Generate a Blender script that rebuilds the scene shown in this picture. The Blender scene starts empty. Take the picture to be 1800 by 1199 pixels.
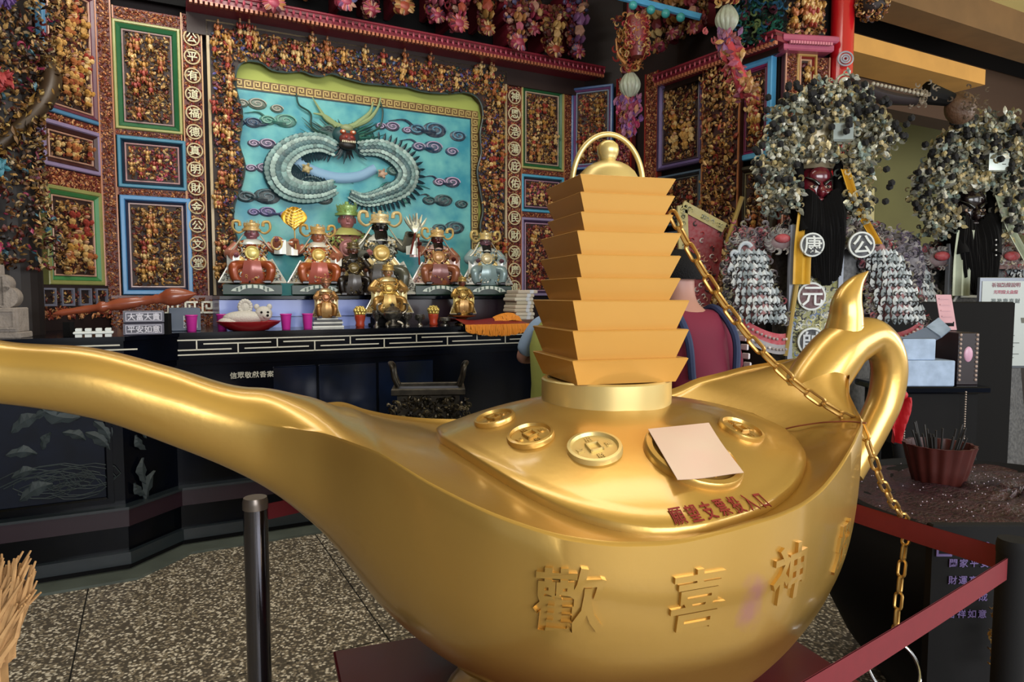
import bpy, math, random
import numpy as np
from mathutils import Vector, Matrix

# ------------------------------------------------------------------ camera, world, lights, exposure
SC = bpy.context.scene
COL = SC.collection
FPX = 1200.0                     # focal length in pixels of the 1800 x 1199 frame
EYE = 1.6
PITCH = math.atan(80 / 1200)
cam = bpy.data.cameras.new('camera')
cam.sensor_width = 36.0
cam.lens = 36.0 * FPX / 1800
cam.clip_start = 0.05
cam_o = bpy.data.objects.new('camera', cam)
cam_o.location = (0, 0, EYE)
cam_o.rotation_euler = (math.radians(90) - PITCH, 0, 0)
COL.objects.link(cam_o)
SC.camera = cam_o

world = bpy.data.worlds.new('world')
SC.world = world
world.use_nodes = True
world.node_tree.nodes['Background'].inputs[0].default_value = (0.80, 0.90, 1.0, 1)
world.node_tree.nodes['Background'].inputs[1].default_value = 0.30


def area_light(name, loc, target, sx, sy, energy, color):
    l = bpy.data.lights.new(name, 'AREA')
    l.shape = 'RECTANGLE'
    l.size, l.size_y = sx, sy
    l.energy = energy
    l.color = color
    o = bpy.data.objects.new(name, l)
    o.location = loc
    d = Vector(target) - Vector(loc)
    o.rotation_euler = d.to_track_quat('-Z', 'Y').to_euler()
    COL.objects.link(o)
    return o


# the open temple front behind the photographer, the rows of ceiling tubes, and two added fill lights
area_light('temple_front_daylight', (2.7, -2.4, 2.2), (0.7, 2.4, 1.1), 4.8, 2.1, 330, (0.96, 0.98, 1.0))
area_light('right_side_fill', (6.6, 0.6, 2.4), (0.4, 2.8, 1.3), 3.0, 2.2, 120, (0.97, 0.98, 1.0))  # added fill from the right, no door stands there
area_light('hall_tube_light', (-0.3, 2.6, 4.45), (-0.4, 3.6, 0.0), 3.5, 0.5, 40, (1.0, 0.95, 0.86))
area_light('altar_tube_light', (-1.6, 3.9, 4.2), (-1.3, 6.0, 1.9), 2.4, 0.3, 42, (1.0, 0.97, 0.9))
area_light('right_rear_fill', (8.8, 4.2, 2.6), (4.0, 6.5, 2.7), 3.0, 2.4, 170, (1.0, 0.97, 0.9))  # added fill to brighten the beams and the olive wall
SC.view_settings.view_transform = 'Standard'
SC.view_settings.look = 'None'
SC.view_settings.gamma = 1
SC.view_settings.exposure = 0.0
SC.view_settings.use_curve_mapping = False
SC.cycles.max_bounces = 6
SC.cycles.use_denoising = True

# ------------------------------------------------------------------ picture geometry


def ray(px, py):
    x = (px - 900) / FPX
    v = (599.5 - py) / FPX
    c, s = math.cos(PITCH), math.sin(PITCH)
    return np.array([x, c + v * s, -s + v * c])


def at_y(px, py, Y):
    r = ray(px, py)
    return np.array([0, 0, EYE]) + r * (Y / r[1])


def at_plane(px, py, P0, n):
    r = ray(px, py)
    o = np.array([0, 0, EYE])
    t = np.dot(np.asarray(P0, float) - o, n) / np.dot(r, n)
    return o + r * t


def at_z(px, py, z):
    r = ray(px, py)
    return np.array([0, 0, EYE]) + r * ((z - EYE) / r[2])


class Wall:
    """vertical plane through P0 with direction angle a; local x along it, y into it, z up"""

    def __init__(s, P0, a, off=0.0):
        s.a = math.radians(a)
        s.u = np.array([math.cos(s.a), math.sin(s.a), 0])
        s.n = np.array([math.sin(s.a), -math.cos(s.a), 0])     # outward, towards the camera
        s.P0 = np.array([P0[0], P0[1], 0.0]) + s.n * off

    def sz(s, px, py, off=0.0):
        P = at_plane(px, py, s.P0 + s.n * off, s.n)
        return float(np.dot(P - s.P0, s.u)), float(P[2])

    def pt(s, x, z, off=0.0):
        return s.P0 + s.u * x + s.n * off + np.array([0, 0, z])


N28 = np.array([math.sin(math.radians(28)), -math.cos(math.radians(28)), 0])


def main_wall(dist):
    return Wall(-N28 * dist, 28)     # n.P = -dist


# ------------------------------------------------------------------ colours and materials
def lin(h):
    h = h.lstrip('#')
    r = []
    for i in (0, 2, 4):
        v = int(h[i:i + 2], 16) / 255
        r.append(v / 12.92 if v <= 0.04045 else ((v + 0.055) / 1.055) ** 2.4)
    return tuple(r)


MATS = {}


def mat(name, color, rough=0.5, metal=0.0, var=0.0, vscale=8.0, bump=0.0, bscale=40.0, attr=False,
        color2=None, coat=0.0, emit=None, emit_s=0.0, trans=0.0, spec=None):
    if name in MATS:
        return MATS[name]
    m = bpy.data.materials.new(name)
    m.use_nodes = True
    nt = m.node_tree
    b = nt.nodes['Principled BSDF']
    c = lin(color) if isinstance(color, str) else color
    b.inputs['Base Color'].default_value = (*c, 1)
    b.inputs['Roughness'].default_value = rough
    b.inputs['Metallic'].default_value = metal
    b.inputs['Coat Weight'].default_value = coat
    b.inputs['Coat Roughness'].default_value = 0.12
    b.inputs['Transmission Weight'].default_value = trans
    if spec is not None:
        b.inputs['Specular IOR Level'].default_value = spec
    if emit:
        b.inputs['Emission Color'].default_value = (*lin(emit), 1)
        b.inputs['Emission Strength'].default_value = emit_s
    src = None
    if attr:
        a = nt.nodes.new('ShaderNodeAttribute')
        a.attribute_name = 'Col'
        src = a.outputs['Color']
    tc = None
    if var > 0 or bump > 0:
        tc = nt.nodes.new('ShaderNodeTexCoord')
    if var > 0:
        n = nt.nodes.new('ShaderNodeTexNoise')
        n.inputs['Scale'].default_value = vscale
        n.inputs['Detail'].default_value = 6
        nt.links.new(tc.outputs['Object'], n.inputs['Vector'])
        mx = nt.nodes.new('ShaderNodeMix')
        mx.data_type = 'RGBA'
        rp = nt.nodes.new('ShaderNodeMapRange')
        rp.inputs['From Min'].default_value = 0.35
        rp.inputs['From Max'].default_value = 0.65
        rp.inputs['To Max'].default_value = var
        nt.links.new(n.outputs['Fac'], rp.inputs['Value'])
        nt.links.new(rp.outputs['Result'], mx.inputs['Factor'])
        c2 = lin(color2) if color2 else tuple(v * 0.45 for v in c)
        if src:
            nt.links.new(src, mx.inputs['A'])
        else:
            mx.inputs['A'].default_value = (*c, 1)
        mx.inputs['B'].default_value = (*c2, 1)
        src = mx.outputs['Result']
    if src:
        nt.links.new(src, b.inputs['Base Color'])
    if bump > 0:
        n = nt.nodes.new('ShaderNodeTexNoise')
        n.inputs['Scale'].default_value = bscale
        n.inputs['Detail'].default_value = 4
        nt.links.new(tc.outputs['Object'], n.inputs['Vector'])
        bp = nt.nodes.new('ShaderNodeBump')
        bp.inputs['Strength'].default_value = bump
        bp.inputs['Distance'].default_value = 0.01
        nt.links.new(n.outputs['Fac'], bp.inputs['Height'])
        nt.links.new(bp.outputs['Normal'], b.inputs['Normal'])
    MATS[name] = m
    return m


# ------------------------------------------------------------------ mesh builder
def rot_z(a):
    c, s = math.cos(a), math.sin(a)
    return np.array([[c, -s, 0], [s, c, 0], [0, 0, 1.0]])


def ico():
    t = (1 + 5 ** 0.5) / 2
    v = np.array([(-1, t, 0), (1, t, 0), (-1, -t, 0), (1, -t, 0), (0, -1, t), (0, 1, t), (0, -1, -t), (0, 1, -t),
                  (t, 0, -1), (t, 0, 1), (-t, 0, -1), (-t, 0, 1)], float)
    v /= np.linalg.norm(v[0])
    f = np.array([(0, 11, 5), (0, 5, 1), (0, 1, 7), (0, 7, 10), (0, 10, 11), (1, 5, 9), (5, 11, 4), (11, 10, 2), (10, 7, 6),
                  (7, 1, 8), (3, 9, 4), (3, 4, 2), (3, 2, 6), (3, 6, 8), (3, 8, 9), (4, 9, 5), (2, 4, 11), (6, 2, 10),
                  (8, 6, 7), (9, 8, 1)])
    return v, f


ICO_V, ICO_F = ico()


def scroll_template(turn=4.2, r0=0.9, r1=0.35, n=6):
    """a C-shaped carved scroll lying in the local x-z plane"""
    V, Fq = [], []
    for i in range(n + 1):
        k = i / n
        a = turn * k
        r = r0 + (r1 - r0) * k
        th = 0.28 * (1 - 0.5 * abs(2 * k - 1))
        cx, cz = r * math.cos(a), r * math.sin(a)
        nx, nz = math.cos(a), math.sin(a)
        V += [(cx - nx * th, 0, cz - nz * th), (cx, -0.45, cz), (cx + nx * th, 0, cz + nz * th)]
    for i in range(n):
        for j in range(2):
            a = i * 3 + j
            Fq.append((a, a + 3, a + 4, a + 1))
    return np.array(V, float), np.array(Fq)


SCR_V, SCR_F = scroll_template()


def leaf_template():
    V = [(0, 0, -1), (-.5, -.1, -.2), (0, -.4, 0), (.5, -.1, -.2), (-.35, -.05, .5), (0, -.3, .5), (.35, -.05, .5), (0, -.1, 1)]
    Fq = [(0, 2, 1), (0, 3, 2), (1, 2, 5), (1, 5, 4), (2, 3, 6), (2, 6, 5), (4, 5, 7), (5, 6, 7)]
    return np.array(V, float), np.array(Fq)


LEAF_V, LEAF_F = leaf_template()


class M:
    """collects shapes (in the frame fr, world by default) and links them as ONE mesh object"""

    def __init__(s, fr=None, col=(0.5, 0.5, 0.5)):
        s.V, s.L, s.T, s.C = [], [], [], []
        s.n = 0
        s.fr = fr
        s.col = col

    def raw(s, V, F, col=None):
        V = np.asarray(V, float)
        if isinstance(F, np.ndarray):
            s.L.append((F + s.n).reshape(-1))
            s.T.append(np.full(len(F), F.shape[1]))
        else:
            s.L.append(np.array([i for f in F for i in f], int) + s.n)
            s.T.append(np.array([len(f) for f in F], int))
        s.V.append(V)
        c = s.col if col is None else col
        c = np.asarray(c, float)
        if c.ndim == 1:
            c = np.tile(c, (len(V), 1))
        s.C.append(c)
        s.n += len(V)
        return s

    def box(s, x0, x1, y0, y1, z0, z1, col=None, bev=0.0, R=None, t=None):
        x0, x1 = min(x0, x1), max(x0, x1)
        y0, y1 = min(y0, y1), max(y0, y1)
        z0, z1 = min(z0, z1), max(z0, z1)
        b = min(bev, (x1 - x0) * .45, (y1 - y0) * .45, (z1 - z0) * .45)
        if b <= 0:
            V = [(x0, y0, z0), (x1, y0, z0), (x1, y1, z0), (x0, y1, z0), (x0, y0, z1), (x1, y0, z1), (x1, y1, z1), (x0, y1, z1)]
            Fq = [(0, 3, 2, 1), (4, 5, 6, 7), (0, 1, 5, 4), (1, 2, 6, 5), (2, 3, 7, 6), (3, 0, 4, 7)]
        else:
            V = []
            rings = [(z0, b), (z0 + b, 0), (z1 - b, 0), (z1, b)]
            for z, i in rings:
                V += [(x0 + i, y0 + i, z), (x1 - i, y0 + i, z), (x1 - i, y1 - i, z), (x0 + i, y1 - i, z)]
            Fq = [(0, 3, 2, 1), (12, 13, 14, 15)]
            for k in range(3):
                for j in range(4):
                    a = k * 4 + j
                    c2 = k * 4 + (j + 1) % 4
                    Fq.append((a, c2, c2 + 4, a + 4))
        V = np.array(V, float)
        if R is not None:
            V = V @ np.asarray(R).T
        if t is not None:
            V = V + np.asarray(t)
        return s.raw(V, Fq, col)

    def grid(s, P, closed_u=False, closed_v=False, col=None, cap0=False, cap1=False):
        """P: (nu, nv, 3)"""
        P = np.asarray(P, float)
        nu, nv = P.shape[:2]
        iu = np.arange(nu if closed_u else nu - 1)
        iv = np.arange(nv if closed_v else nv - 1)
        a, b = np.meshgrid(iu, iv, indexing='ij')
        a2, b2 = (a + 1) % nu, (b + 1) % nv
        F = np.stack([a * nv + b, a2 * nv + b, a2 * nv + b2, a * nv + b2], -1).reshape(-1, 4)
        if cap0 or cap1:
            F = [tuple(f) for f in F]
            if cap0:
                F.append(tuple(range(nv)))
            if cap1:
                F.append(tuple(range((nu - 1) * nv, nu * nv))[::-1])
        return s.raw(P.reshape(-1, 3), F, col)

    def tube(s, pts, rad, n=10, col=None, cap=True, closed=False, flat=1.0):
        pts = np.asarray(pts, float)
        k = len(pts)
        rad = np.full(k, rad) if np.isscalar(rad) else np.asarray(rad, float)
        if closed:
            tg = np.roll(pts, -1, 0) - np.roll(pts, 1, 0)
        else:
            tg = np.gradient(pts, axis=0)
        tg /= np.linalg.norm(tg, axis=1)[:, None] + 1e-12
        up = np.array([0, 0, 1.0])
        if abs(tg[0] @ up) > .9:
            up = np.array([1.0, 0, 0])
        nrm = np.cross(tg[0], up)
        nrm /= np.linalg.norm(nrm)
        P = np.zeros((k, n, 3))
        th = np.linspace(0, 2 * math.pi, n, endpoint=False)
        for i in range(k):
            nrm = nrm - tg[i] * (nrm @ tg[i])
            nrm /= np.linalg.norm(nrm) + 1e-12
            bn = np.cross(tg[i], nrm)
            P[i] = pts[i] + rad[i] * (np.cos(th)[:, None] * nrm + flat * np.sin(th)[:, None] * bn)
        return s.grid(P, closed_u=closed, closed_v=True, col=col, cap0=cap and not closed, cap1=cap and not closed)

    def lathe(s, prof, c=(0, 0, 0), n=24, col=None, sx=1.0, sy=1.0, R=None, cap=True):
        """prof: list of (radius, z)"""
        th = np.linspace(0, 2 * math.pi, n, endpoint=False)
        P = np.zeros((len(prof), n, 3))
        for i, (r, z) in enumerate(prof):
            P[i, :, 0] = r * sx * np.cos(th)
            P[i, :, 1] = r * sy * np.sin(th)
            P[i, :, 2] = z
        if R is not None:
            P = P @ np.asarray(R).T
        P = P + np.asarray(c, float)
        return s.grid(P, closed_v=True, col=col, cap0=cap, cap1=cap)

    def ball(s, c, r, col=None, n=12, m=8, R=None):
        r = (r, r, r) if np.isscalar(r) else r
        prof = [(math.sin(math.pi * i / m), -math.cos(math.pi * i / m)) for i in range(m + 1)]
        prof[0] = (0.02, -1)
        prof[-1] = (0.02, 1)
        th = np.linspace(0, 2 * math.pi, n, endpoint=False)
        P = np.zeros((m + 1, n, 3))
        for i, (q, z) in enumerate(prof):
            P[i, :, 0] = q * np.cos(th) * r[0]
            P[i, :, 1] = q * np.sin(th) * r[1]
            P[i, :, 2] = z * r[2]
        if R is not None:
            P = P @ np.asarray(R).T
        return s.grid(P + np.asarray(c, float), closed_v=True, col=col, cap0=True, cap1=True)

    def prism(s, poly, y0, y1, col=None, axis='y'):
        """polygon in x-z extruded along y (axis 'y') or in x-y extruded along z (axis 'z')"""
        n = len(poly)
        V = []
        for yy in (y0, y1):
            for a, b in poly:
                V.append((a, yy, b) if axis == 'y' else (a, b, yy))
        F = [tuple(range(n)), tuple(range(n, 2 * n))[::-1]]
        for i in range(n):
            j = (i + 1) % n
            F.append((i, i + n, j + n, j))
        return s.raw(V, F, col)

    def scatter(s, tv, tf, P, S, A, C, tilt=None):
        """many small copies of one template, baked: P (N,3), S (N,3), A angle in x-z plane, C (N,3) colours"""
        N = len(P)
        if N == 0:
            return s
        P = np.asarray(P, float)
        V = tv[None] * np.asarray(S)[:, None, :]
        if tilt is not None:
            c, q = np.cos(tilt)[:, None], np.sin(tilt)[:, None]
            x, y = V[..., 0] * c - V[..., 1] * q, V[..., 0] * q + V[..., 1] * c
            V = np.stack([x, y, V[..., 2]], -1)
        c, q = np.cos(A)[:, None], np.sin(A)[:, None]
        x, z = V[..., 0] * c - V[..., 2] * q, V[..., 0] * q + V[..., 2] * c
        V = np.stack([x, V[..., 1], z], -1) + P[:, None, :]
        k = len(tv)
        F = (tf[None] + (np.arange(N) * k)[:, None, None]).reshape(-1, tf.shape[1])
        return s.raw(V.reshape(-1, 3), F, np.repeat(np.asarray(C), k, 0))

    def merge(s, o, R=None, t=None, k=1.0):
        for V, L, T, C in zip(o.V, o.L, o.T, o.C):
            W = V * k
            if R is not None:
                W = W @ np.asarray(R).T
            if t is not None:
                W = W + np.asarray(t)
            s.V.append(W)
            s.C.append(C)
            s.T.append(T)
            s.L.append(L + s.n)
        s.n += o.n
        return s

    def build(s, name, m, parent=None, smooth=False, kind=None, label=None, use_col=False, loc=None, rz=0.0):
        V = np.concatenate(s.V)
        L = np.concatenate(s.L).astype(np.int32)
        T = np.concatenate(s.T).astype(np.int32)
        if s.fr is not None:
            V = V @ s.fr[0].T + s.fr[1]
        R, t = ROOTS.get(parent.name, (np.eye(3), np.zeros(3))) if parent is not None else (rot_z(rz), np.array(loc if loc is not None else (0, 0, 0), float))
        V = (V - t) @ R            # inverse of V' = R v + t
        me = bpy.data.meshes.new(name)
        me.vertices.add(len(V))
        me.vertices.foreach_set('co', V.astype(np.float32).ravel())
        me.loops.add(len(L))
        me.loops.foreach_set('vertex_index', L)
        me.polygons.add(len(T))
        me.polygons.foreach_set('loop_start', np.concatenate([[0], np.cumsum(T)[:-1]]).astype(np.int32))
        me.polygons.foreach_set('loop_total', T)
        if not smooth:
            me.polygons.foreach_set('use_smooth', np.zeros(len(T), bool))
        me.update(calc_edges=True)
        me.validate()
        if use_col:
            C = np.concatenate(s.C)
            at = me.color_attributes.new('Col', 'FLOAT_COLOR', 'POINT')
            at.data.foreach_set('color', np.concatenate([C, np.ones((len(C), 1))], 1).astype(np.float32).ravel())
        if m is not None:
            me.materials.append(m)
        if not smooth and kind != 'stuff' and len(T) > 30:
            me.polygons.foreach_set('use_smooth', np.ones(len(me.polygons), bool))
            me.set_sharp_from_angle(angle=math.radians(38))
        o = bpy.data.objects.new(name, me)
        COL.objects.link(o)
        if parent is not None:
            o.parent = parent
            ROOTS[o.name] = (R, t)
        else:
            o.location = t
            o.rotation_euler = (0, 0, rz)
            ROOTS[o.name] = (R, t)
        if kind:
            o['kind'] = kind
        if label:
            o['label'] = label
        return o


ROOTS = {}


def smooth_by_angle(o, deg=35):
    me = o.data
    me.polygons.foreach_set('use_smooth', np.ones(len(me.polygons), bool))
    me.set_sharp_from_angle(angle=math.radians(deg))


def thing(name, label, cat, loc, rz=0.0, group=None):
    o = bpy.data.objects.new(name, None)
    o.empty_display_size = 0.05
    o.location = loc
    o.rotation_euler = (0, 0, rz)
    COL.objects.link(o)
    o['label'] = label
    o['category'] = cat
    if group:
        o['group'] = group
    ROOTS[o.name] = (rot_z(rz), np.array(loc, float))
    return o


def tag(o, label, cat, group=None):
    o['label'] = label
    o['category'] = cat
    if group:
        o['group'] = group
    return o


def frame(loc, rz=0.0, k=1.0):
    return (rot_z(rz) * k, np.array(loc, float))


def pchip(x, y, t):
    x = np.asarray(x, float)
    y = np.asarray(y, float)
    h = np.diff(x)
    d = np.diff(y) / h
    m = np.zeros_like(y)
    m[0] = d[0]
    m[-1] = d[-1]
    for i in range(1, len(x) - 1):
        if d[i - 1] * d[i] > 0:
            w1 = 2 * h[i] + h[i - 1]
            w2 = h[i] + 2 * h[i - 1]
            m[i] = (w1 + w2) / (w1 / d[i - 1] + w2 / d[i])
    t = np.asarray(t, float)
    i = np.clip(np.searchsorted(x, t) - 1, 0, len(x) - 2)
    s = (t - x[i]) / h[i]
    return (1 + 2 * s) * (1 - s) ** 2 * y[i] + s * (1 - s) ** 2 * h[i] * m[i] + s * s * (3 - 2 * s) * y[i + 1] + s * s * (s - 1) * h[i] * m[i + 1]


def spline(pts, n=12, closed=False):
    """Catmull-Rom through the points"""
    P = np.asarray(pts, float)
    k = len(P)
    out = []
    rng = range(k if closed else k - 1)
    for i in rng:
        p1, p2 = P[i], P[(i + 1) % k]
        p0 = P[(i - 1) % k] if (closed or i > 0) else 2 * p1 - p2
        p3 = P[(i + 2) % k] if (closed or i + 2 < k) else 2 * p2 - p1
        for j in range(n):
            t = j / n
            out.append(.5 * ((2 * p1) + (-p0 + p2) * t + (2 * p0 - 5 * p1 + 4 * p2 - p3) * t * t + (-p0 + 3 * p1 - 3 * p2 + p3) * t ** 3))
    if not closed:
        out.append(P[-1])
    return np.array(out)


# ------------------------------------------------------------------ lettering
TXT = {}


def glyphs(txt, depth=0.1, bold=0.012):
    """solid letters centred on the origin in the x-z plane, height about 1, facing -y"""
    key = (txt, depth, bold)
    if key in TXT:
        return TXT[key]
    cu = bpy.data.curves.new('lettering', 'FONT')
    cu.body = txt
    cu.size = 1.0
    cu.extrude = depth / 2
    cu.resolution_u = 2
    cu.offset = bold
    cu.align_x = 'CENTER'
    o = bpy.data.objects.new('lettering', cu)
    COL.objects.link(o)
    dg = bpy.context.evaluated_depsgraph_get()
    dg.update()
    me = bpy.data.meshes.new_from_object(o.evaluated_get(dg))
    V = np.zeros(len(me.vertices) * 3)
    me.vertices.foreach_get('co', V)
    V = V.reshape(-1, 3)
    F = [tuple(p.vertices) for p in me.polygons]
    V = np.stack([V[:, 0], -V[:, 2], V[:, 1]], -1)
    if len(V):
        mid = (V.max(0) + V.min(0)) / 2
        V = V - np.array([mid[0], 0, mid[2]])
    bpy.data.objects.remove(o)
    bpy.data.curves.remove(cu)
    bpy.data.meshes.remove(me)
    TXT[key] = (V, F)
    return TXT[key]
# ------------------------------------------------------------------ the golden lamp
LA = math.radians(20)
LU = np.array([math.cos(LA), math.sin(LA), 0])
LN = np.array([math.sin(LA), -math.cos(LA), 0])
LC = np.array([(1066 - 900) / 1200 * 1.9, 1.9, 0])
STAND_Z = 0.50


def lamp_pt(s, w, z):
    s, w, z = np.broadcast_arrays(np.asarray(s, float), np.asarray(w, float), np.asarray(z, float))
    return LC + s[..., None] * LU + w[..., None] * LN + z[..., None] * np.array([0, 0, 1.0])


GOLD = mat('gold_paint', '#caa254', rough=0.31, metal=0.68, var=0.16, vscale=3.0, color2='#b28034', bump=0.03, bscale=60, coat=0.5)
GOLD_SATIN = mat('gold_paint_satin', '#c9984a', rough=0.42, metal=0.3, var=0.15, vscale=5, color2='#b08340', coat=0.12)
GOLD_PALE = mat('gold_paint_pale', '#d0b878', rough=0.33, metal=0.5)

LS = [-1.56, -1.48, -1.41, -1.257, -1.09, -.92, -.8, -.7, -.6, -.5, -.4, -.3, -.2, -.1, 0, .1, .2, .3, .4, .5, .6, .65, .7, .75, .8, .83]
LB = [.088, .074, .066, .074, .083, .105, .185, .33, .46, .565, .63, .655, .66, .66, .655, .63, .585, .53, .47, .40, .32, .25, .18, .13, .08, .02]
LZ = [1.478, 1.458, 1.438, 1.413, 1.352, 1.30, 1.30, 1.285, 1.236, 1.196, 1.17, 1.156, 1.15, 1.157, 1.167, 1.173, 1.182, 1.2, 1.225, 1.245, 1.262, 1.285, 1.31, 1.335, 1.35, 1.355]
KS = [-1.56, -1.48, -1.41, -1.257, -1.09, -.92, -.78, -.64, -.5, -.3, 0, .25, .45, .6, .72, .8, .83]
KZ = [1.392, 1.385, 1.375, 1.338, 1.262, 1.165, 1.04, .85, .738, .652, .565, .581, .61, .65, .70, .80, .88]
XS = [-1.56, .3, .4, .49, .565, .65, .75, .83]     # the rim stands higher on the wall side of the tail
XZ = [0, 0, .003, .02, .05, .06, .045, .03]
GS = [-1.56, -1.41, -1.257, -1.09, -.92, -.8, -.7, -.6, -.47, -.3, -.15, 0, .2, .44, .6, .7, .78, .83]
GG = [.088, .068, .076, .086, .086, .062, .035, .038, .042, 0, -.05, -.085, -.095, -.075, .0, .045, .06, .03]


def deck_z(s, w):
    b = pchip(LS, LB, s)
    t = np.clip(np.abs(w) / b, 0, 1)
    g = pchip(GS, GG, s)
    k = np.clip((np.asarray(s) + 1.0) / .3, 0, 1)
    k = k * k * (3 - 2 * k)
    sh = (1 - k) * np.sqrt(1 - t * t) + k * (1 - t ** 2)
    ex = pchip(XS, XZ, s) * np.clip((1 - np.asarray(w) / b) / 2, 0, 1)
    return pchip(LS, LZ, s) + ex + g * sh


def hull_w(s, z, q=2.5):
    b, zr, zk = pchip(LS, LB, s), pchip(LS, LZ, s), pchip(KS, KZ, s)
    t = np.clip((zr - z) / (zr - zk), 0, 1)
    return b * (1 - t ** q) ** (1 / q)


def lamp_body():
    S = np.concatenate([np.linspace(-1.56, -1.0, 40), np.linspace(-.98, .70, 110), np.linspace(.71, .83, 18)])
    T = np.linspace(0, math.pi, 56)
    q = 2.5
    b, zr, zk = pchip(LS, LB, S), pchip(LS, LZ, S), pchip(KS, KZ, S)
    blend = np.clip((S + .95) / .25, 0, 1)
    w = np.sign(np.cos(T)) * np.abs(np.cos(T)) ** (2 / q)
    dz = np.abs(np.sin(T)) ** (2 / q)
    Wl = b[:, None] * w
    zx = pchip(XS, XZ, S)[:, None] * np.clip((1 - w) / 2, 0, 1)
    Zl = zr[:, None] + zx * (1 - dz) - (zr - zk)[:, None] * dz
    # upper side from the back rim to the front rim
    X = np.concatenate([[-.995, -.985, -.972, -.955], np.linspace(-.93, .93, 44), [.955, .972, .985, .995]])
    Wu = b[:, None] * X
    lip = np.array([max(0, 1 - abs(abs(x) - .988) / .012) for x in X]) * .008
    inner = np.clip((.97 - np.abs(X)) / .02, 0, 1) * -.010
    Zu = deck_z(S[:, None] + 0 * X, Wu) + blend[:, None] * (lip + inner)
    P = lamp_pt(S[:, None] + 0 * np.concatenate([w, X]), np.concatenate([Wl, Wu], 1), np.concatenate([Zl, Zu], 1))
    m = M()
    m.grid(P, closed_v=True, cap1=True)
    # spout mouth, folded inwards
    mouth = P[0]
    c = mouth.mean(0)
    inn = [mouth, c + (mouth - c) * .86 + LU * .004, c + (mouth - c) * .80 + LU * .03, c + (mouth - c) * .5 + LU * .05]
    m.grid(np.array(inn)[::-1], closed_v=True, cap0=True)
    return m


lamp = thing('golden_lamp', 'giant golden oil lamp with long spout, tail handle and stepped tower on its lid', 'lamp', (LC[0], LC[1], STAND_Z), LA)
GOLD_BODY = GOLD.copy()
GOLD_BODY.name = 'gold_paint_with_pink_scuffs'
nt = GOLD_BODY.node_tree
bs = nt.nodes['Principled BSDF']
old = bs.inputs['Base Color'].links[0].from_socket
tc = nt.nodes.new('ShaderNodeTexCoord')
mp = nt.nodes.new('ShaderNodeMapping')
mp.inputs['Location'].default_value = (.02 * 15, .60 * 2, -.50 * 7.5)
mp.inputs['Scale'].default_value = (15, 2, 7.5)
nt.links.new(tc.outputs['Object'], mp.inputs['Vector'])
gr = nt.nodes.new('ShaderNodeTexGradient')
gr.gradient_type = 'SPHERICAL'
nt.links.new(mp.outputs['Vector'], gr.inputs['Vector'])
nz = nt.nodes.new('ShaderNodeTexNoise')
nz.inputs['Scale'].default_value = 22
nt.links.new(tc.outputs['Object'], nz.inputs['Vector'])
mu_ = nt.nodes.new('ShaderNodeMath')
mu_.operation = 'MULTIPLY'
nt.links.new(gr.outputs['Fac'], mu_.inputs[0])
nt.links.new(nz.outputs['Fac'], mu_.inputs[1])
mr = nt.nodes.new('ShaderNodeMapRange')
mr.inputs['From Min'].default_value = .22
mr.inputs['From Max'].default_value = .50
mr.inputs['To Max'].default_value = .42
nt.links.new(mu_.outputs[0], mr.inputs['Value'])
mx = nt.nodes.new('ShaderNodeMix')
mx.data_type = 'RGBA'
nt.links.new(mr.outputs['Result'], mx.inputs['Factor'])
nt.links.new(old, mx.inputs['A'])
mx.inputs['B'].default_value = (*lin('#b06a9a'), 1)
nt.links.new(mx.outputs['Result'], bs.inputs['Base Color'])
body = lamp_body().build('lamp_body', GOLD_BODY, lamp)
smooth_by_angle(body, 40)


# tail: neck, horn and looped handle, on the plane w = 0
def tail(px, py, w=0.0):
    P = at_plane(px, py, LC + LN * w, LN)
    return P


neck_px = [ (1470, 622, .085), (1497, 602, .074), (1530, 592, .062), (1554, 612, .058),
           (1563, 650, .056), (1556, 700, .054), (1538, 742, .052), (1516, 785, .050), (1490, 830, .050)]
pts = np.array([lamp_pt(.60, 0, 1.13), lamp_pt(.67, 0, 1.215), lamp_pt(.735, 0, 1.31)] + [tail(a, b) for a, b, r in neck_px])
rad = np.array([.04, .070, .088] + [r for a, b, r in neck_px])
P = spline(pts, 8)
Rr = spline(np.stack([rad, rad, rad], 1), 8)[:, 0]
m = M()
m.tube(P, Rr, n=28)
o = m.build('handle', GOLD, lamp)
smooth_by_angle(o, 50)
horn = [(1483, 590, .062), (1487, 557, .052), (1488, 535, .047), (1494, 515, .038), (1505, 497, .024), (1517, 485, .011), (1526, 477, .002)]
pts = np.array([tail(a, b) for a, b, r in horn])
m = M()
m.tube(spline(pts, 6), spline(np.array([(r, r, r) for a, b, r in horn]), 6)[:, 0], n=24)
m.ball(tail(1487, 572), (.056, .056, .012), n=24)
o = m.build('horn', GOLD, lamp)
smooth_by_angle(o, 50)
# foot under the keel
m = M(fr=frame((LC[0], LC[1], 0), LA))
m.lathe([(.30, .50), (.31, .515), (.29, .54), (.24, .56), (.25, .60), (.30, .64)], n=40, sx=1.5)
o = m.build('foot', GOLD, lamp)
smooth_by_angle(o, 40)

# lid
LIDS = [-.475, -.46, -.43, -.356, -.24, -.1, .01, .2, .36, .46, .51, .525]
LIDW = [0.0, .10, .23, .414, .534, .585, .57, .49, .375, .25, .13, 0.0]
th = np.linspace(0, 2 * math.pi, 96, endpoint=False)
_s = np.linspace(-.475, .525, 600)
_w = pchip(LIDS, LIDW, _s)
_ang = np.arctan2(_w, _s)[::-1]
_r = np.hypot(_s, _w)[::-1]
_o = np.argsort(_ang)
LR = np.interp(np.where(th > math.pi, 2 * math.pi - th, th), _ang[_o], _r[_o])
RING = 0.18


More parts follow.
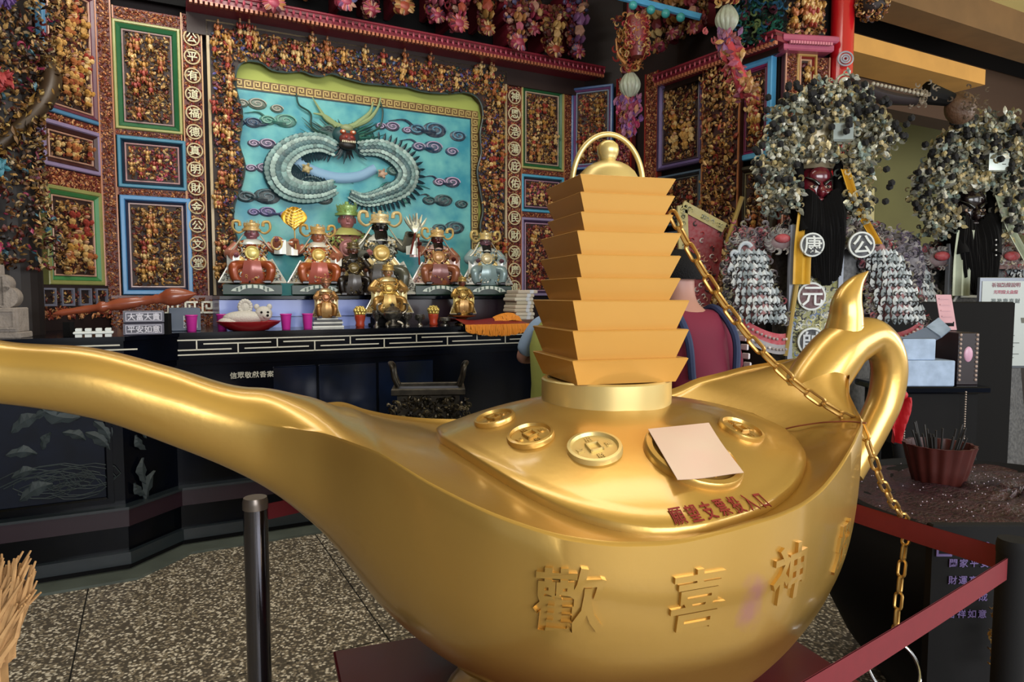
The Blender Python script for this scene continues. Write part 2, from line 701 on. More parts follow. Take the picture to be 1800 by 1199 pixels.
def lid_z(s, w):
    s = np.asarray(s, float)
    w = np.asarray(w, float)
    ph = np.abs(np.arctan2(w, s))
    R = np.interp(ph, _ang[_o], _r[_o])
    t = np.hypot(s, w) / R
    ze = deck_z(R * np.cos(ph), R * np.sin(ph)) + .008
    return np.where(t <= 1, ze + (1.325 - ze) * (1 - np.clip(t, 0, 1) ** 1.9), -9)


ts = [1.0, 1.0, .99, .975, .955, .94, .92, .88, .8, .72, .64, .56, .48, .4, .3, .2, .1, .02]
rings = []
for i, t in enumerate(ts):
    s_, w_ = LR * t * np.cos(th), LR * t * np.sin(th)
    if i == 0:
        z_ = deck_z(s_, w_) - .02
    else:
        z_ = lid_z(s_ * .9999, w_ * .9999)
        z_ = z_ + {1: -.003, 2: .0, 3: .001, 4: .001}.get(i, 0)
    rings.append(lamp_pt(s_, w_, z_))
m = M()
m.grid(np.array(rings), closed_v=True, cap1=True)
lid = m.build('lid', GOLD, lamp)
smooth_by_angle(lid, 50)


def hit_lid(px, py):
    r = ray(px, py)
    for t in np.arange(.9, 2.8, .002):
        P = np.array([0, 0, EYE]) + r * t
        s, w = (P - LC) @ LU, (P - LC) @ LN
        if abs(s) < .55 and abs(w) < .6 and P[2] < float(lid_z(s, w)):
            break
    e = .01
    gx = (lid_z(s + e, w) - lid_z(s - e, w)) / (2 * e)
    gy = (lid_z(s, w + e) - lid_z(s, w - e)) / (2 * e)
    n = -gx * LU - gy * LN + np.array([0, 0, 1.0])
    n /= np.linalg.norm(n)
    return P, n


def surf_basis(n, roll=0.0):
    x = LU - n * (LU @ n)
    x /= np.linalg.norm(x)
    y = np.cross(n, x)
    c, s = math.cos(roll), math.sin(roll)
    return np.stack([c * x + s * y, -s * x + c * y, n], 1)


def coin(px, py, r, sx=1.0, mt=None, roll=0.0, chars='招財進寶'):
    P, n = hit_lid(px, py)
    B = surf_basis(n, roll)
    m = M()
    m.lathe([(r, -.012), (r * 1.0, .006), (r * .97, .011), (r * .86, .012), (r * .82, .007), (r * .80, .0045), (.02 * r, .0045)], n=40, R=B, c=P, sx=sx)
    h = r * .26
    for a, b, c_, d in ((-h, h, -h, -h * .7), (-h, h, h * .7, h), (-h, -h * .7, -h, h), (h * .7, h, -h, h)):
        m.box(a * sx, b * sx, c_, d, .003, .011, R=B, t=P, bev=.001)
    for k, ch in enumerate(chars):
        V, F = glyphs(ch, .004 / (r * .28))
        k2 = (0, 2, 1, 3)[k]
        a = k2 * math.pi / 2
        off = np.array([math.sin(a) * r * .55 * sx, math.cos(a) * r * .55, .0050])
        W = np.stack([V[:, 0], V[:, 2], -V[:, 1]], 1) * (r * .28) + off
        m.raw(W @ B.T + P, F)
    o = m.build('coin', mt or GOLD, lid)
    smooth_by_angle(o, 40)
    return o, P, B


coin(1045, 790, .064, mt=GOLD_PALE)
coin(933, 768, .058, roll=.2)
coin(870, 738, .055, roll=.4)
coin(1302, 757, .060, roll=.2)
big, BP, BB = coin(1218, 803, .118, sx=.95)
# sheet of paper taped over the big coin
sheet = M()
pc = [(1139, 754), (1246, 743), (1307, 832), (1191, 843)]
quad = []
for px, py in pc:
    quad.append(at_plane(px, py, BP + BB[:, 2] * .016, BB[:, 2]))
Q = np.array(quad)
G = np.zeros((9, 9, 3))
for i in range(9):
    for j in range(9):
        a, b = i / 8, j / 8
        G[i, j] = (1 - b) * ((1 - a) * Q[0] + a * Q[1]) + b * ((1 - a) * Q[3] + a * Q[2]) + BB[:, 2] * (.003 * math.sin(a * 5) * math.sin(b * 4))
sheet.grid(G)
sheet.grid((G - BB[:, 2] * .0012)[::-1])
po = sheet.build('paper_sheet', mat('faded_paper', '#cdb39d', rough=.8, var=.35, vscale=9, color2='#d0a596'), loc=tuple(Q.mean(0)), rz=LA, smooth=True)
tag(po, 'faded pinkish paper sheet taped over the big coin on the lamp lid', 'paper')
# red lettering on the lid
m = M()
line = [(1191, 909, '願'), (1218, 904, '望'), (1244, 899, '支'), (1269, 894, '票'), (1293, 889, '投'), (1316, 885, '入'), (1338, 882, '口')]
for px, py, ch in line:
    P, n = hit_lid(px, py)
    P2, _ = hit_lid(px + 14, py - 2.8)
    P1, _ = hit_lid(px - 14, py + 2.8)
    x = P2 - P1
    x -= n * (x @ n)
    x /= np.linalg.norm(x)
    B = np.stack([x, np.cross(n, x), n], 1)
    V, F = glyphs(ch, .05, .008)
    W = np.stack([V[:, 0] * 1.0, V[:, 2] * 1.75, -V[:, 1]], 1) * .0285 + np.array([0, 0, .0035])
    m = M()
    m.raw(W @ B.T + P, F)
    m.build('printed_character', mat('red_print', '#7c1a14', rough=.6), lid)

# carved characters along the belly
m = M()
for px, py, ch, hgt in ((1000, 1055, '歡', .128), (1225, 1052, '喜', .125), (1386, 1006, '神', .125), (1479, 958, '燈', .125)):
    best = None
    for t in np.arange(.8, 2.6, .002):
        P = np.array([0, 0, EYE]) + ray(px, py) * t
        s, w = (P - LC) @ LU, (P - LC) @ LN
        if -1 < s < .8 and w < float(hull_w(s, P[2])):
            break
    s0, z0 = s, P[2]
    V, F = glyphs(ch, .10, .02)
    # thicken the thin strokes: brush-like
    e = 1e-3
    W = np.zeros_like(V)
    # arc length table along the contour
    SS = np.linspace(s0 - .35, min(s0 + .35, .825), 300)
    for i, v in enumerate(V):
        z = z0 + v[2] * hgt
        ww = hull_w(SS, np.full_like(SS, z))
        arc = np.concatenate([[0], np.cumsum(np.hypot(np.diff(SS), np.diff(ww)))])
        a0 = np.interp(s0, SS, arc)
        s = np.interp(a0 + v[0] * hgt, arc, SS)
        w = np.interp(s, SS, ww)
        ds = (np.interp(s + e, SS, ww) - np.interp(s - e, SS, ww)) / (2 * e)
        nn = LN - LU * ds
        nn /= np.linalg.norm(nn)
        W[i] = lamp_pt(s, w, z) + nn * (.007 * (-v[1] / .05))
    m = M()
    m.raw(W, F)
    o = m.build('raised_character', GOLD, lamp)
    smooth_by_angle(o, 30)

# thin repair seam across the rear deck
m = M()
sm = []
for k in np.linspace(0, 1, 24):
    a_, b_ = .50 + .10 * k, .10 + .235 * k
    sm.append(lamp_pt(a_, b_, float(deck_z(a_, b_)) + .001 + 0 * k) + LU * .004 * math.sin(k * 17))
m.tube(np.array(sm), .0022, n=5)
m.build('repair_seam', mat('seam_brown', '#7a3a1c', rough=.6), lamp)
# ring and stepped tower
TA = math.radians(16)
fr = frame((LC[0], LC[1], 0), TA)
m = M(fr=fr)
m.lathe([(RING, 1.28), (RING, 1.368), (RING - .004, 1.372), (RING - .016, 1.372), (RING - .018, 1.366), (.02, 1.366)], n=64)
o = m.build('tower_ring', GOLD_PALE, lamp)
smooth_by_angle(o, 40)
tz = [1.372, 1.437, 1.512, 1.588, 1.646, 1.704, 1.763, 1.812, 1.861, 1.905]
half = [.163, .163, .163, .146, .146, .146, .130, .133, .134]
for k in range(9):
    a = half[k]
    b = a * .855
    z0, z1 = tz[k], tz[k + 1]
    V, rows = [], [(b, z0), (a - .001, z1 - .004), (a, z1 - .002), (a - .003, z1), (.02, z1)]
    for h, z in rows:
        V += [(-h, -h, z), (h, -h, z), (h, h, z), (-h, h, z)]
    F = [(0, 3, 2, 1), (16, 17, 18, 19)]
    for i in range(4):
        for j in range(4):
            p, q2 = i * 4 + j, i * 4 + (j + 1) % 4
            F.append((p, q2, q2 + 4, p + 4))
    m = M(fr=fr)
    m.raw(V, F)
    m.build('tower_tier', GOLD_SATIN, lamp)
m = M(fr=fr)
m.lathe([(.088, 1.905), (.088, 1.910), (.084, 1.918), (.074, 1.936), (.058, 1.951), (.040, 1.961), (.024, 1.966), (.020, 1.970), (.024, 1.975),
         (.0235, 1.978), (.028, 1.985), (.030, 1.998), (.027, 2.011), (.016, 2.021), (.001, 2.024)], n=40)
o = m.build('finial', GOLD_PALE, lamp)
smooth_by_angle(o, 60)
arc = [(math.cos(a) * .098, 0, 1.905 + math.sin(a) * .135) for a in np.linspace(0, math.pi, 30)]
m = M(fr=frame((LC[0], LC[1], 0), math.radians(5)))
m.tube(arc, .0075, n=12)
o = m.build('hoop_handle', GOLD_PALE, lamp)
smooth_by_angle(o, 60)

# stand
st = thing('lamp_stand', 'dark red square plinth carrying the golden lamp', 'stand', (-.555 + .7 * .94 + .3, 2.05 + .24 - .5, 0), LA)
lx = np.array([-.555, 2.05, 0])
fr = (rot_z(LA), lx)
RED = mat('deep_red_lacquer', '#52070e', rough=.35, var=.2, vscale=5, coat=.3)
m = M(fr=fr)
m.box(.02, 1.38, -1.13, -.02, .04, .47, bev=.006)
m.build('cabinet', RED, st)
m = M(fr=fr)
m.box(0, 1.40, -1.15, 0, .47, .50, bev=.006)
m.build('top_board', RED, st)
m = M(fr=fr)
m.box(.01, 1.39, -1.14, -.01, 0, .04, bev=.004)
m.build('plinth', mat('black_lacquer', '#0b0b0f', rough=.22, coat=.4), st)

# chain: straight run from the tower to the rim, then hanging down
CHAIN = mat('brass_chain', '#b08a4c', rough=.35, metal=.8)


def link_mesh(L=.052, W=.026, r=.0042):
    pts = []
    hl, hw = L / 2 - W / 2, W / 2 - r
    for a in np.linspace(-math.pi / 2, math.pi / 2, 7):
        pts.append((hl + math.cos(a) * hw, math.sin(a) * hw, 0))
    for a in np.linspace(math.pi / 2, 1.5 * math.pi, 7):
        pts.append((-hl + math.cos(a) * hw, math.sin(a) * hw, 0))
    m = M()
    m.tube(pts, r, n=7, closed=True)
    return m


LINK = link_mesh()
link_me = None


def chain(parent, P, pitch=.041, big=1.0, mt=CHAIN):
    """links along polyline P (world)"""
    global link_me
    d = np.concatenate([[0], np.cumsum(np.linalg.norm(np.diff(P, axis=0), axis=1))])
    n = int(d[-1] / (pitch * big))
    if link_me is None:
        tmp = LINK.build('link', CHAIN)
        link_me = tmp.data
        for p in link_me.polygons:
            p.use_smooth = True
        bpy.data.objects.remove(tmp)
    R0, t0 = ROOTS[parent.name]
    for i in range(n):
        u = (i + .5) / n * d[-1]
        c = np.array([np.interp(u, d, P[:, k]) for k in range(3)])
        c2 = np.array([np.interp(min(u + .01, d[-1]), d, P[:, k]) for k in range(3)])
        c1 = np.array([np.interp(max(u - .01, 0), d, P[:, k]) for k in range(3)])
        x = Vector(c2 - c1).normalized()
        view = Vector(c - np.array([0, 0, EYE])).normalized()
        y = x.cross(view).normalized() if i % 2 == 0 else (x.cross(x.cross(view))).normalized()
        a = math.radians(25)
        z = x.cross(y)
        y, z = (y * math.cos(a) + z * math.sin(a)), (z * math.cos(a) - y * math.sin(a))
        Rm = Matrix((x, y, z)).transposed().to_4x4()
        o = bpy.data.objects.new('link', link_me)
        COL.objects.link(o)
        o.parent = parent
        Rinv = Matrix(R0.T.tolist()).to_4x4()
        loc = Vector((c - t0) @ R0)
        o.matrix_local = Matrix.Translation(loc) @ Rinv @ Rm @ Matrix.Scale(big, 4)


rim_c = lamp_pt(.565, .35, 1.262)
A_ = at_y(1180, 372, 2.02)
B_ = at_y(1512, 745, 1.86)
run = []
for k in np.linspace(0, 1, 20):
    p = A_ * (1 - k) + B_ * k
    p[2] -= .105 * 4 * k * (1 - k) * (1.15 - .3 * k)
    run.append(p)
ct = thing('brass_chain', 'brass chain running from the tower over the lamp deck and hanging down past its edge', 'chain', (LC[0] + .3, LC[1], 1.3))
drop_px = [(1512, 745, 1.86), (1528, 785, 1.84), (1545, 835, 1.86), (1570, 885, 1.92), (1596, 922, 2.0), (1590, 960, 2.0), (1583, 1020, 1.98), (1577, 1080, 1.96), (1574, 1128, 1.95)]
drop = spline(np.array([at_y(*q) for q in drop_px]), 6)
chain(ct, np.array(run), pitch=.041, big=1.3)
chain(ct, drop, pitch=.041, big=1.1)
hp = at_y(1570, 1172, 1.95)
m = M()
hoop = [hp + np.array([math.cos(a) * .075, math.sin(a) * .05, math.sin(a) * .062]) for a in np.linspace(0, 2 * math.pi, 40, endpoint=False)]
m.tube(hoop, .005, n=8, closed=True)
o = m.build('steel_hoop', mat('bright_steel', '#b9b9b9', rough=.25, metal=1), loc=tuple(hp))
tag(o, 'thin steel hoop hanging at the lower end of the brass chain', 'hoop')
# ------------------------------------------------------------------ room shell
def terrazzo(name, dark, mid, light, scale, joint=True):
    m = bpy.data.materials.new(name)
    m.use_nodes = True
    nt = m.node_tree
    b = nt.nodes['Principled BSDF']
    tc = nt.nodes.new('ShaderNodeTexCoord')
    v = nt.nodes.new('ShaderNodeTexVoronoi')
    v.inputs['Scale'].default_value = scale
    nt.links.new(tc.outputs['Object'], v.inputs['Vector'])
    sep = nt.nodes.new('ShaderNodeSeparateColor')
    nt.links.new(v.outputs['Color'], sep.inputs['Color'])
    cr = nt.nodes.new('ShaderNodeValToRGB')
    e = cr.color_ramp.elements
    cr.color_ramp.interpolation = 'CONSTANT'
    e[0].position = 0
    e[0].color = (*lin(dark), 1)
    e[1].position = .3
    e[1].color = (*lin(mid), 1)
    for p, c in ((.55, light), (.72, dark), (.86, mid), (.94, light)):
        x = e.new(p)
        x.color = (*lin(c), 1)
    nt.links.new(sep.outputs[0], cr.inputs['Fac'])
    mx = nt.nodes.new('ShaderNodeMix')
    mx.data_type = 'RGBA'
    mr = nt.nodes.new('ShaderNodeMapRange')
    mr.inputs['From Min'].default_value = .4
    mr.inputs['From Max'].default_value = .8
    nt.links.new(v.outputs['Distance'], mr.inputs['Value'])
    nt.links.new(mr.outputs['Result'], mx.inputs['Factor'])
    nt.links.new(cr.outputs['Color'], mx.inputs['A'])
    mx.inputs['B'].default_value = (*lin(dark), 1)
    nt.links.new(mx.outputs['Result'], b.inputs['Base Color'])
    b.inputs['Roughness'].default_value = .42
    MATS[name] = m
    return m


TERR = terrazzo('terrazzo', '#5a5248', '#a0937f', '#efe4d2', 80)
m = M()
# terrazzo slabs with thin dark joints, aligned with the altar wall
W0 = main_wall(0.0)
m = M(fr=(rot_z(math.radians(28)), np.array([0, 0, 0.0])))
m.box(-8, 12, -4, 11, -.12, -.006)
m.build('floor', mat('dark_joint', '#1c1916', rough=.8), kind='structure')
floor_root = bpy.data.objects['floor']
xs = [-8, -4.2, -2.9, -1.62, -.34, .94, 2.22, 3.5, 6, 12]
ys = [-4, 0.2, 1.6, 3.0, 5.2, 11]
for i in range(len(xs) - 1):
    for j in range(len(ys) - 1):
        m = M(fr=(rot_z(math.radians(28)), np.array([0, 0, 0.0])))
        m.box(xs[i] + .004, xs[i + 1] - .004, ys[j] + .004, ys[j + 1] - .004, -.05, 0)
        m.build('floor_slab', TERR, floor_root)

BEAM = mat('painted_concrete', '#a99663', rough=.8, var=.25, vscale=2, color2='#8f7c4c')
CEIL = mat('cream_ceiling', '#dccb84', rough=.8, var=.15, vscale=2)
m = M(fr=(rot_z(math.radians(28)), np.array([0, 0, 0.0])))
m.box(-8, 12, -3.0, 11, 4.62, 4.75)
m.build('ceiling', CEIL, kind='structure')


def wallbox(name, W, x0, x1, y0, y1, z0, z1, mt, kind='structure', parent=None):
    m = M(fr=(rot_z(W.a), W.P0))
    m.box(x0, x1, y0, y1, z0, z1)
    return m.build(name, mt, parent, kind=kind)


OLIVE = mat('olive_plaster', '#8f8a58', rough=.85, var=.3, vscale=1.5, color2='#78724a')
DARKM = mat('dark_maroon', '#1d0a09', rough=.6, var=.4, vscale=12)
BLACK = mat('matte_black', '#060506', rough=.8, spec=.25)  # plain matte black, shared by many parts
WM = main_wall(5.92)
wallbox('wall_back', WM, -.62 * 1 - 1.6, 3.9, 0, .2, 0, 4.62, DARKM)
WO = main_wall(6.9)
wallbox('wall_back_right', WO, 3.5, 16, 0, .2, 0, 4.62, OLIVE)
m = M(fr=(rot_z(math.radians(28)), np.array([0, 0, 0.0])))
m.box(4.5, 12, -1.0, 3.85, 4.45, 4.52)
m.build('ceiling_front', CEIL, kind='structure')
m = M()
m.box(-4.6, -4.45, -4.0, 3.2, 0, 4.62)
m.build('wall_left_unseen', mat('dull_brown_wall', '#4a3428', rough=.8, var=.3, vscale=2), kind='structure')  # unseen wall, added to block skylight from the left
# beams over the right side
wallbox('beam_1', main_wall(3.84), 4.62, 12, 0, .32, 4.15, 4.45, mat('brown_beam', '#7a5a34', rough=.8, var=.3, vscale=3))
wallbox('beam_2', main_wall(4.26), 5.3, 8.05, 0, .45, 3.87, 4.03, mat('orange_beam', '#d8a050', rough=.8, var=.25, vscale=3))
wallbox('beam_3', main_wall(4.75), 4.3, 12, 0, .3, 3.62, 4.62, mat('brown_beam_2', '#4a3423', rough=.85))
wallbox('ceiling_shade_block', main_wall(4.2), 4.6, 12, 0.05, .5, 4.30, 4.62, BLACK)  # solid black block, put in as the shade between the beams

# ------------------------------------------------------------------ carved relief
GOLDL = [lin('#b98a4a'), lin('#caa060'), lin('#a5713a'), lin('#8a5a30'), lin('#d8b67a')]
PAL_GOLD = GOLDL + [lin('#5a2a1c'), lin('#7a2f25'), lin('#2c1a12'), lin('#c79a5a')]
PAL_RED = [lin('#b5503a'), lin('#8c2c2a'), lin('#c98a52'), lin('#a2623a'), lin('#d6ac74'), lin('#5a1c1c'), lin('#7c3a4a')]
PAL_PINK = [lin('#b8425c'), lin('#c8667a'), lin('#b5503a'), lin('#c98a52'), lin('#8c2c3a'), lin('#d6a08a'), lin('#5a2a3a')]
PAL_MIX = GOLDL + [lin('#8c2c2a'), lin('#a8404a'), lin('#4a6a8a'), lin('#56508a'), lin('#2e5a48'), lin('#8a6a9a'), lin('#6a8aa0'), lin('#b5503a'), lin('#3a2018')]
PAL_ARCH = GOLDL + [lin('#b98a4a'), lin('#a5713a'), lin('#8c3a2c'), lin('#56508a'), lin('#4a5a7a'), lin('#2e4a40'), lin('#b06a40'), lin('#3a2018'), lin('#9a5a3a'), lin('#7a3a4a')]
PAL_TEAL = [lin('#2f6f78'), lin('#3f8f98'), lin('#2a4a5a'), lin('#5a8a8a'), lin('#8a7a4a'), lin('#6a5a8a')]
PAL_ORNG = [lin('#b8703f'), lin('#c98a5a'), lin('#9a4c32'), lin('#8a3a2c'), lin('#d29a66'), lin('#6a2a20')]
CARVE = mat('carved_painted_wood', '#ffffff', rough=.45, metal=.15, attr=True, var=.22, vscale=30, color2='#2a1510')
rng = np.random.default_rng(7)


def relief(m, x0, x1, z0, z1, size, pal, y=0.0, depth=.03, dens=1.0, inside=None, leaf=.32, scr=.55, dim=1.0):
    """overlapping carved leaves, scrolls and knobs standing out of the plane y (towards -y)"""
    N = int((x1 - x0) * (z1 - z0) / size ** 2 * 3.0 * dens)
    if N < 1:
        return
    P = np.stack([rng.uniform(x0, x1, N), np.full(N, y), rng.uniform(z0, z1, N)], 1)
    if inside is not None:
        P = P[inside(P[:, 0], P[:, 2])]
        N = len(P)
        if not N:
            return
    P[:, 1] -= rng.uniform(0, depth, N)
    k = size * rng.uniform(.35, .85, N)
    C = np.array(pal)[rng.integers(0, len(pal), N)] * rng.uniform(.45, 1.15, N)[:, None] * dim
    A = rng.uniform(0, 6.28, N)
    u = rng.random(N)
    for lo, hi, tv, tf, s in ((0, leaf, LEAF_V, LEAF_F, (1, .8, 1)), (leaf, leaf + scr, SCR_V, SCR_F, (.9, .9, .9)), (leaf + scr, 1.01, ICO_V, ICO_F, (.6, .5, .95))):
        q = (u >= lo) & (u < hi)
        if q.any():
            m.scatter(tv, tf, P[q], k[q][:, None] * np.array(s)[None], A[q], C[q])


def figures(m, x0, x1, z0, z1, h, n, y=0.0, pal=None):
    """small carved people: head, hat, robe, sleeves, legs"""
    pal = pal or [lin('#c79a58'), lin('#b5853f'), lin('#d8b67a'), lin('#a8653a'), lin('#9a3c30')]
    for i in range(n):
        x = rng.uniform(min(x0 + h * .25, (x0 + x1) / 2 - .001), max(x1 - h * .25, (x0 + x1) / 2))
        z = rng.uniform(z0, max(z0 + .001, z1 - h))
        c = np.array(pal[rng.integers(len(pal))]) * rng.uniform(.85, 1.2)
        c2 = np.array(pal[rng.integers(len(pal))])
        le = rng.uniform(-.12, .12)
        for dx, dz, sx, sz, yy, cc in ((0, .86, .085, .10, .03, lin('#c99a78')), (0, .97, .07, .06, .03, c2), (0, .58, .15, .21, .02, c), (0, .28, .17, .20, .015, c2),
                                       (-.17, .62, .07, .15, .035, c), (.17, .60, .07, .15, .035, c), (-.08, .06, .06, .12, .02, c), (.09, .06, .06, .12, .02, c)):
            m.scatter(ICO_V, ICO_F, [(x + (dx + le * dz) * h, y - yy, z + dz * h)], [(sx * h, .16 * h, sz * h)], np.array([rng.uniform(-.3, .3)]), [cc])


def mitre_frame(m, x0, x1, z0, z1, prof):
    """picture frame running round a rectangle; prof = [(inset, y)] from the outside inwards"""
    rows = []
    for i, y in prof:
        rows.append([(x0 + i, y, z0 + i), (x1 - i, y, z0 + i), (x1 - i, y, z1 - i), (x0 + i, y, z1 - i)])
    m.grid(np.array(rows), closed_v=True)


PAINT = {}


def paint(c, rough=.4):
    if c not in PAINT:
        PAINT[c] = mat('paint_' + c.lstrip('#'), c, rough=rough, var=.18, vscale=14, coat=.15)
    return PAINT[c]


def carved_panel(W, px, label, outer, inner, mould='#b58a74', size=.028, pal=PAL_GOLD, nfig=5, fh=.11, t1=.03, t2=.03, group=None, off=0.0, ground='#2c150e'):
    """px = (x0, x1, ytop, ybot) in the photograph, on the wall plane W (ytop, ybot read at the left edge)"""
    x0, zt = W.sz(px[0], px[2], off)
    _, zb = W.sz(px[0], px[3], off)
    x1, _ = W.sz(px[1], (px[2] + px[3]) / 2, off)
    wdt, hgt = x1 - x0, zt - zb
    base = W.pt((x0 + x1) / 2, zb, off)
    fr = (rot_z(W.a), W.pt(x0, zb, off))
    m = M(fr=fr)
    m.box(.002, wdt - .002, -.004, .03, .002, hgt - .002)
    root = m.build('carved_panel', mat('panel_ground_' + ground.lstrip('#'), ground, rough=.6), SCREEN, label=label)
    m = M(fr=fr)
    mitre_frame(m, 0, wdt, 0, hgt, [(0, .02), (0, -.030), (.006, -.036), (t1 * .8, -.036), (t1, -.026)])
    m.build('outer_frame', paint(outer), root)
    m = M(fr=fr)
    mitre_frame(m, 0, wdt, 0, hgt, [(t1, -.026), (t1 + .004, -.030), (t1 + t2 * .8, -.016), (t1 + t2, -.004)])
    m.build('inner_frame', paint(inner), root)
    i = t1 + t2
    m = M(fr=fr)
    mitre_frame(m, 0, wdt, 0, hgt, [(i, -.002), (i + .001, -.014), (i + .006, -.017), (i + .011, -.014), (i + .012, -.002)])
    m.build('moulding', paint(mould), root)
    i += .014
    m = M(fr=fr)
    relief(m, i + size * .4, wdt - i - size * .4, i + size * .4, hgt - i - size * .4, size, pal, y=-.004, depth=.012, dim=.95)
    if nfig:
        figures(m, i, wdt - i, i, hgt - i, fh, nfig, y=-.016)
    m.build('carved_relief', CARVE, root, use_col=True, kind='stuff')
    return root


def screen(label, P, rz):
    return thing('carved_screen', label, 'screen', tuple(P), rz)


def strip(W, px, label, pal=PAL_ORNG, size=.016, chars=None, dark='#5a2018', off=0.0, edge='#a8683f', top=None, nm='carved_post', dens=1.0, depth=.008, disc_px=None):
    x0, zt = W.sz(px[0], px[2], off)
    _, zb = W.sz(px[0], px[3], off)
    x1, _ = W.sz(px[1], (px[2] + px[3]) / 2, off)
    wdt, hgt = x1 - x0, zt - zb
    base = W.pt((x0 + x1) / 2, zb, off)
    fr = (rot_z(W.a), W.pt(x0, zb, off))
    m = M(fr=fr)
    m.box(0, wdt, -.02, .03, 0, hgt, bev=.003)
    root = m.build(nm, mat('post_core_' + dark.lstrip('#'), dark, rough=.5), SCREEN, label=label)
    for a, b in ((0, .010), (wdt - .010, wdt)):
        m = M(fr=fr)
        m.box(a, b, -.032, -.016, 0, hgt, bev=.003)
        m.build('edge_bead', paint(edge), root)
    m = M(fr=fr)
    relief(m, .016, wdt - .016, .01, hgt - .01, size, pal, y=-.020, depth=depth, dens=dens, leaf=.2, scr=.6)
    m.build('carved_relief', CARVE, root, use_col=True, kind='stuff')
    if chars:
        n = len(chars)
        r = min(wdt * .36, hgt / n * .40)
        for i, ch in enumerate(chars):
            y_px = disc_px[0] + (disc_px[1] - disc_px[0]) * i / (n - 1)
            x_px = px[0] + (px[1] - px[0]) * .5
            _, z = W.sz(x_px, y_px, off)
            z -= zb
            m = M(fr=fr)
            R = np.array([[1, 0, 0], [0, 0, 1], [0, -1, 0.0]])
            m.lathe([(r * .84, -.03), (r * .84, -.0345), (.001, -.0345)], c=(wdt / 2, 0, z), n=24, R=np.array([[1, 0, 0], [0, 0, 1], [0, -1, 0.0]]) @ np.diag([1, 1, -1]), col=lin('#2a1c16'))
            th_ = np.linspace(0, 2 * math.pi, 24, endpoint=False)
            m.tube(np.stack([wdt / 2 + r * np.cos(th_), np.full(24, -.036), z + r * np.sin(th_)], 1), r * .11, n=6, closed=True, col=lin('#c7b48c'))
            V, F = glyphs(ch, .1)
            m.raw(V * r * 1.45 + np.array([wdt / 2, -.043, z]), F, col=lin('#cfc9a4'))
            m.build('character_disc', mat('disc_paint', '#ffffff', rough=.45, attr=True), root, use_col=True)
    return root
# ------------------------------------------------------------------ the carved altar screen
W = main_wall(5.80)
SCREEN = screen('main carved and gilded altar screen holding panels and inscription posts beside the mural', W.pt(.9, 0), W.a)
carved_panel(W, (196, 318, 34, 226), 'tall gilded relief panel in green and yellow frame, upper left of mural', '#9a9a5c', '#1f5a34', mould='#a58a86', pal=PAL_GOLD, nfig=14, fh=.12, size=.024, t1=.022, t2=.034)
carved_panel(W, (205, 327, 238, 329), 'small reddish relief panel in pale blue frame, middle left of mural', '#3a7a94', '#10283a', mould='#b08a8a', pal=PAL_PINK + GOLDL, nfig=5, fh=.10, size=.024, t1=.026, t2=.02)
carved_panel(W, (210, 337, 343, 518), 'tall golden relief panel in bright blue frame above the wooden baluster', '#4a86b8', '#1c2a48', mould='#c0a8a8', pal=PAL_GOLD, nfig=12, fh=.13, size=.028, t1=.034, t2=.018)
carved_panel(W, (914, 989, 149, 296), 'tall gilded relief panel in green frame, upper right of mural', '#a39a5c', '#1f5a34', mould='#b09a84', pal=PAL_GOLD, nfig=14, fh=.12, size=.026, t1=.022, t2=.03)
carved_panel(W, (914, 989, 306, 372), 'small reddish relief panel in light blue frame right of mural', '#4a9ab8', '#20303f', mould='#a07a8a', pal=PAL_PINK + GOLDL, nfig=4, fh=.10, size=.026, t1=.026, t2=.02)
carved_panel(W, (914, 990, 382, 520), 'lower red and gold relief panel in lavender frame right of mural', '#8a7a9a', '#3a2a4a', mould='#b08aa0', pal=PAL_RED, nfig=9, fh=.12, size=.028, t1=.026, t2=.02)
strip(W, (163, 203, -60, 540), 'orange lattice carved post between left wing and green panel')
strip(W, (989, 1006, 130, 540), 'narrow orange carved post right of the green framed panel', size=.014)
LEFT = '公平有道福德真明財金公文堂'
strip(W, (316, 361, 24, 548), 'left inscription post with round character discs beside mural', pal=PAL_RED, chars=LEFT, disc_px=(70, 462), size=.02, edge='#b88a5a')
strip(W, (887, 915, 128, 530), 'right inscription post with round character discs beside mural', pal=PAL_RED, chars='神恩浩蕩庇佑萬民財源廣進', disc_px=(172, 505), size=.018, edge='#a8683f')
for k, (px, lab) in enumerate((((200, 320, 226, 238), 'orange lattice rail under the green framed left panel'), ((205, 330, 329, 343), 'orange lattice rail above the bright blue framed panel'),
                               ((196, 320, 10, 34), 'orange lattice rail above the green framed left panel'), ((914, 989, 130, 149), 'orange lattice rail above the green framed right panel'),
                               ((914, 989, 296, 306), 'orange lattice rail under the green framed right panel'), ((914, 989, 372, 382), 'orange lattice rail above the lavender framed panel'))):
    strip(W, px, lab, nm='carved_rail', size=.014)

# left wing, coming towards the camera
s180, _ = W.sz(172, 300)
Pc = W.pt(s180, 0)
WL = Wall((Pc[0], Pc[1]), 78.0)       # local x runs away from the camera, ends at the corner
wallbox('wall_left_wing', WL, -2.2, 0, .06, .2, 0, 4.62, DARKM)
SCREEN = screen('dim left wing of the gilded screen, behind the dragon pillar', WL.pt(-.5, 0), WL.a)
carved_panel(WL, (62, 168, -60, 190), 'large dim gilded relief panel in blue frame on the left wing, top', '#4a7a9c', '#5a2a3a', pal=PAL_GOLD, nfig=16, fh=.14, size=.034)
carved_panel(WL, (66, 172, 205, 288), 'small relief panel in lavender frame on the left wing, middle', '#8a7a9a', '#3a1c1c', pal=PAL_GOLD, nfig=6, fh=.12, size=.03)
carved_panel(WL, (72, 176, 322, 500), 'tall gilded relief panel in green frame on the left wing, bottom', '#8a8a50', '#3a7a44', pal=PAL_GOLD, nfig=10, fh=.15, size=.036)
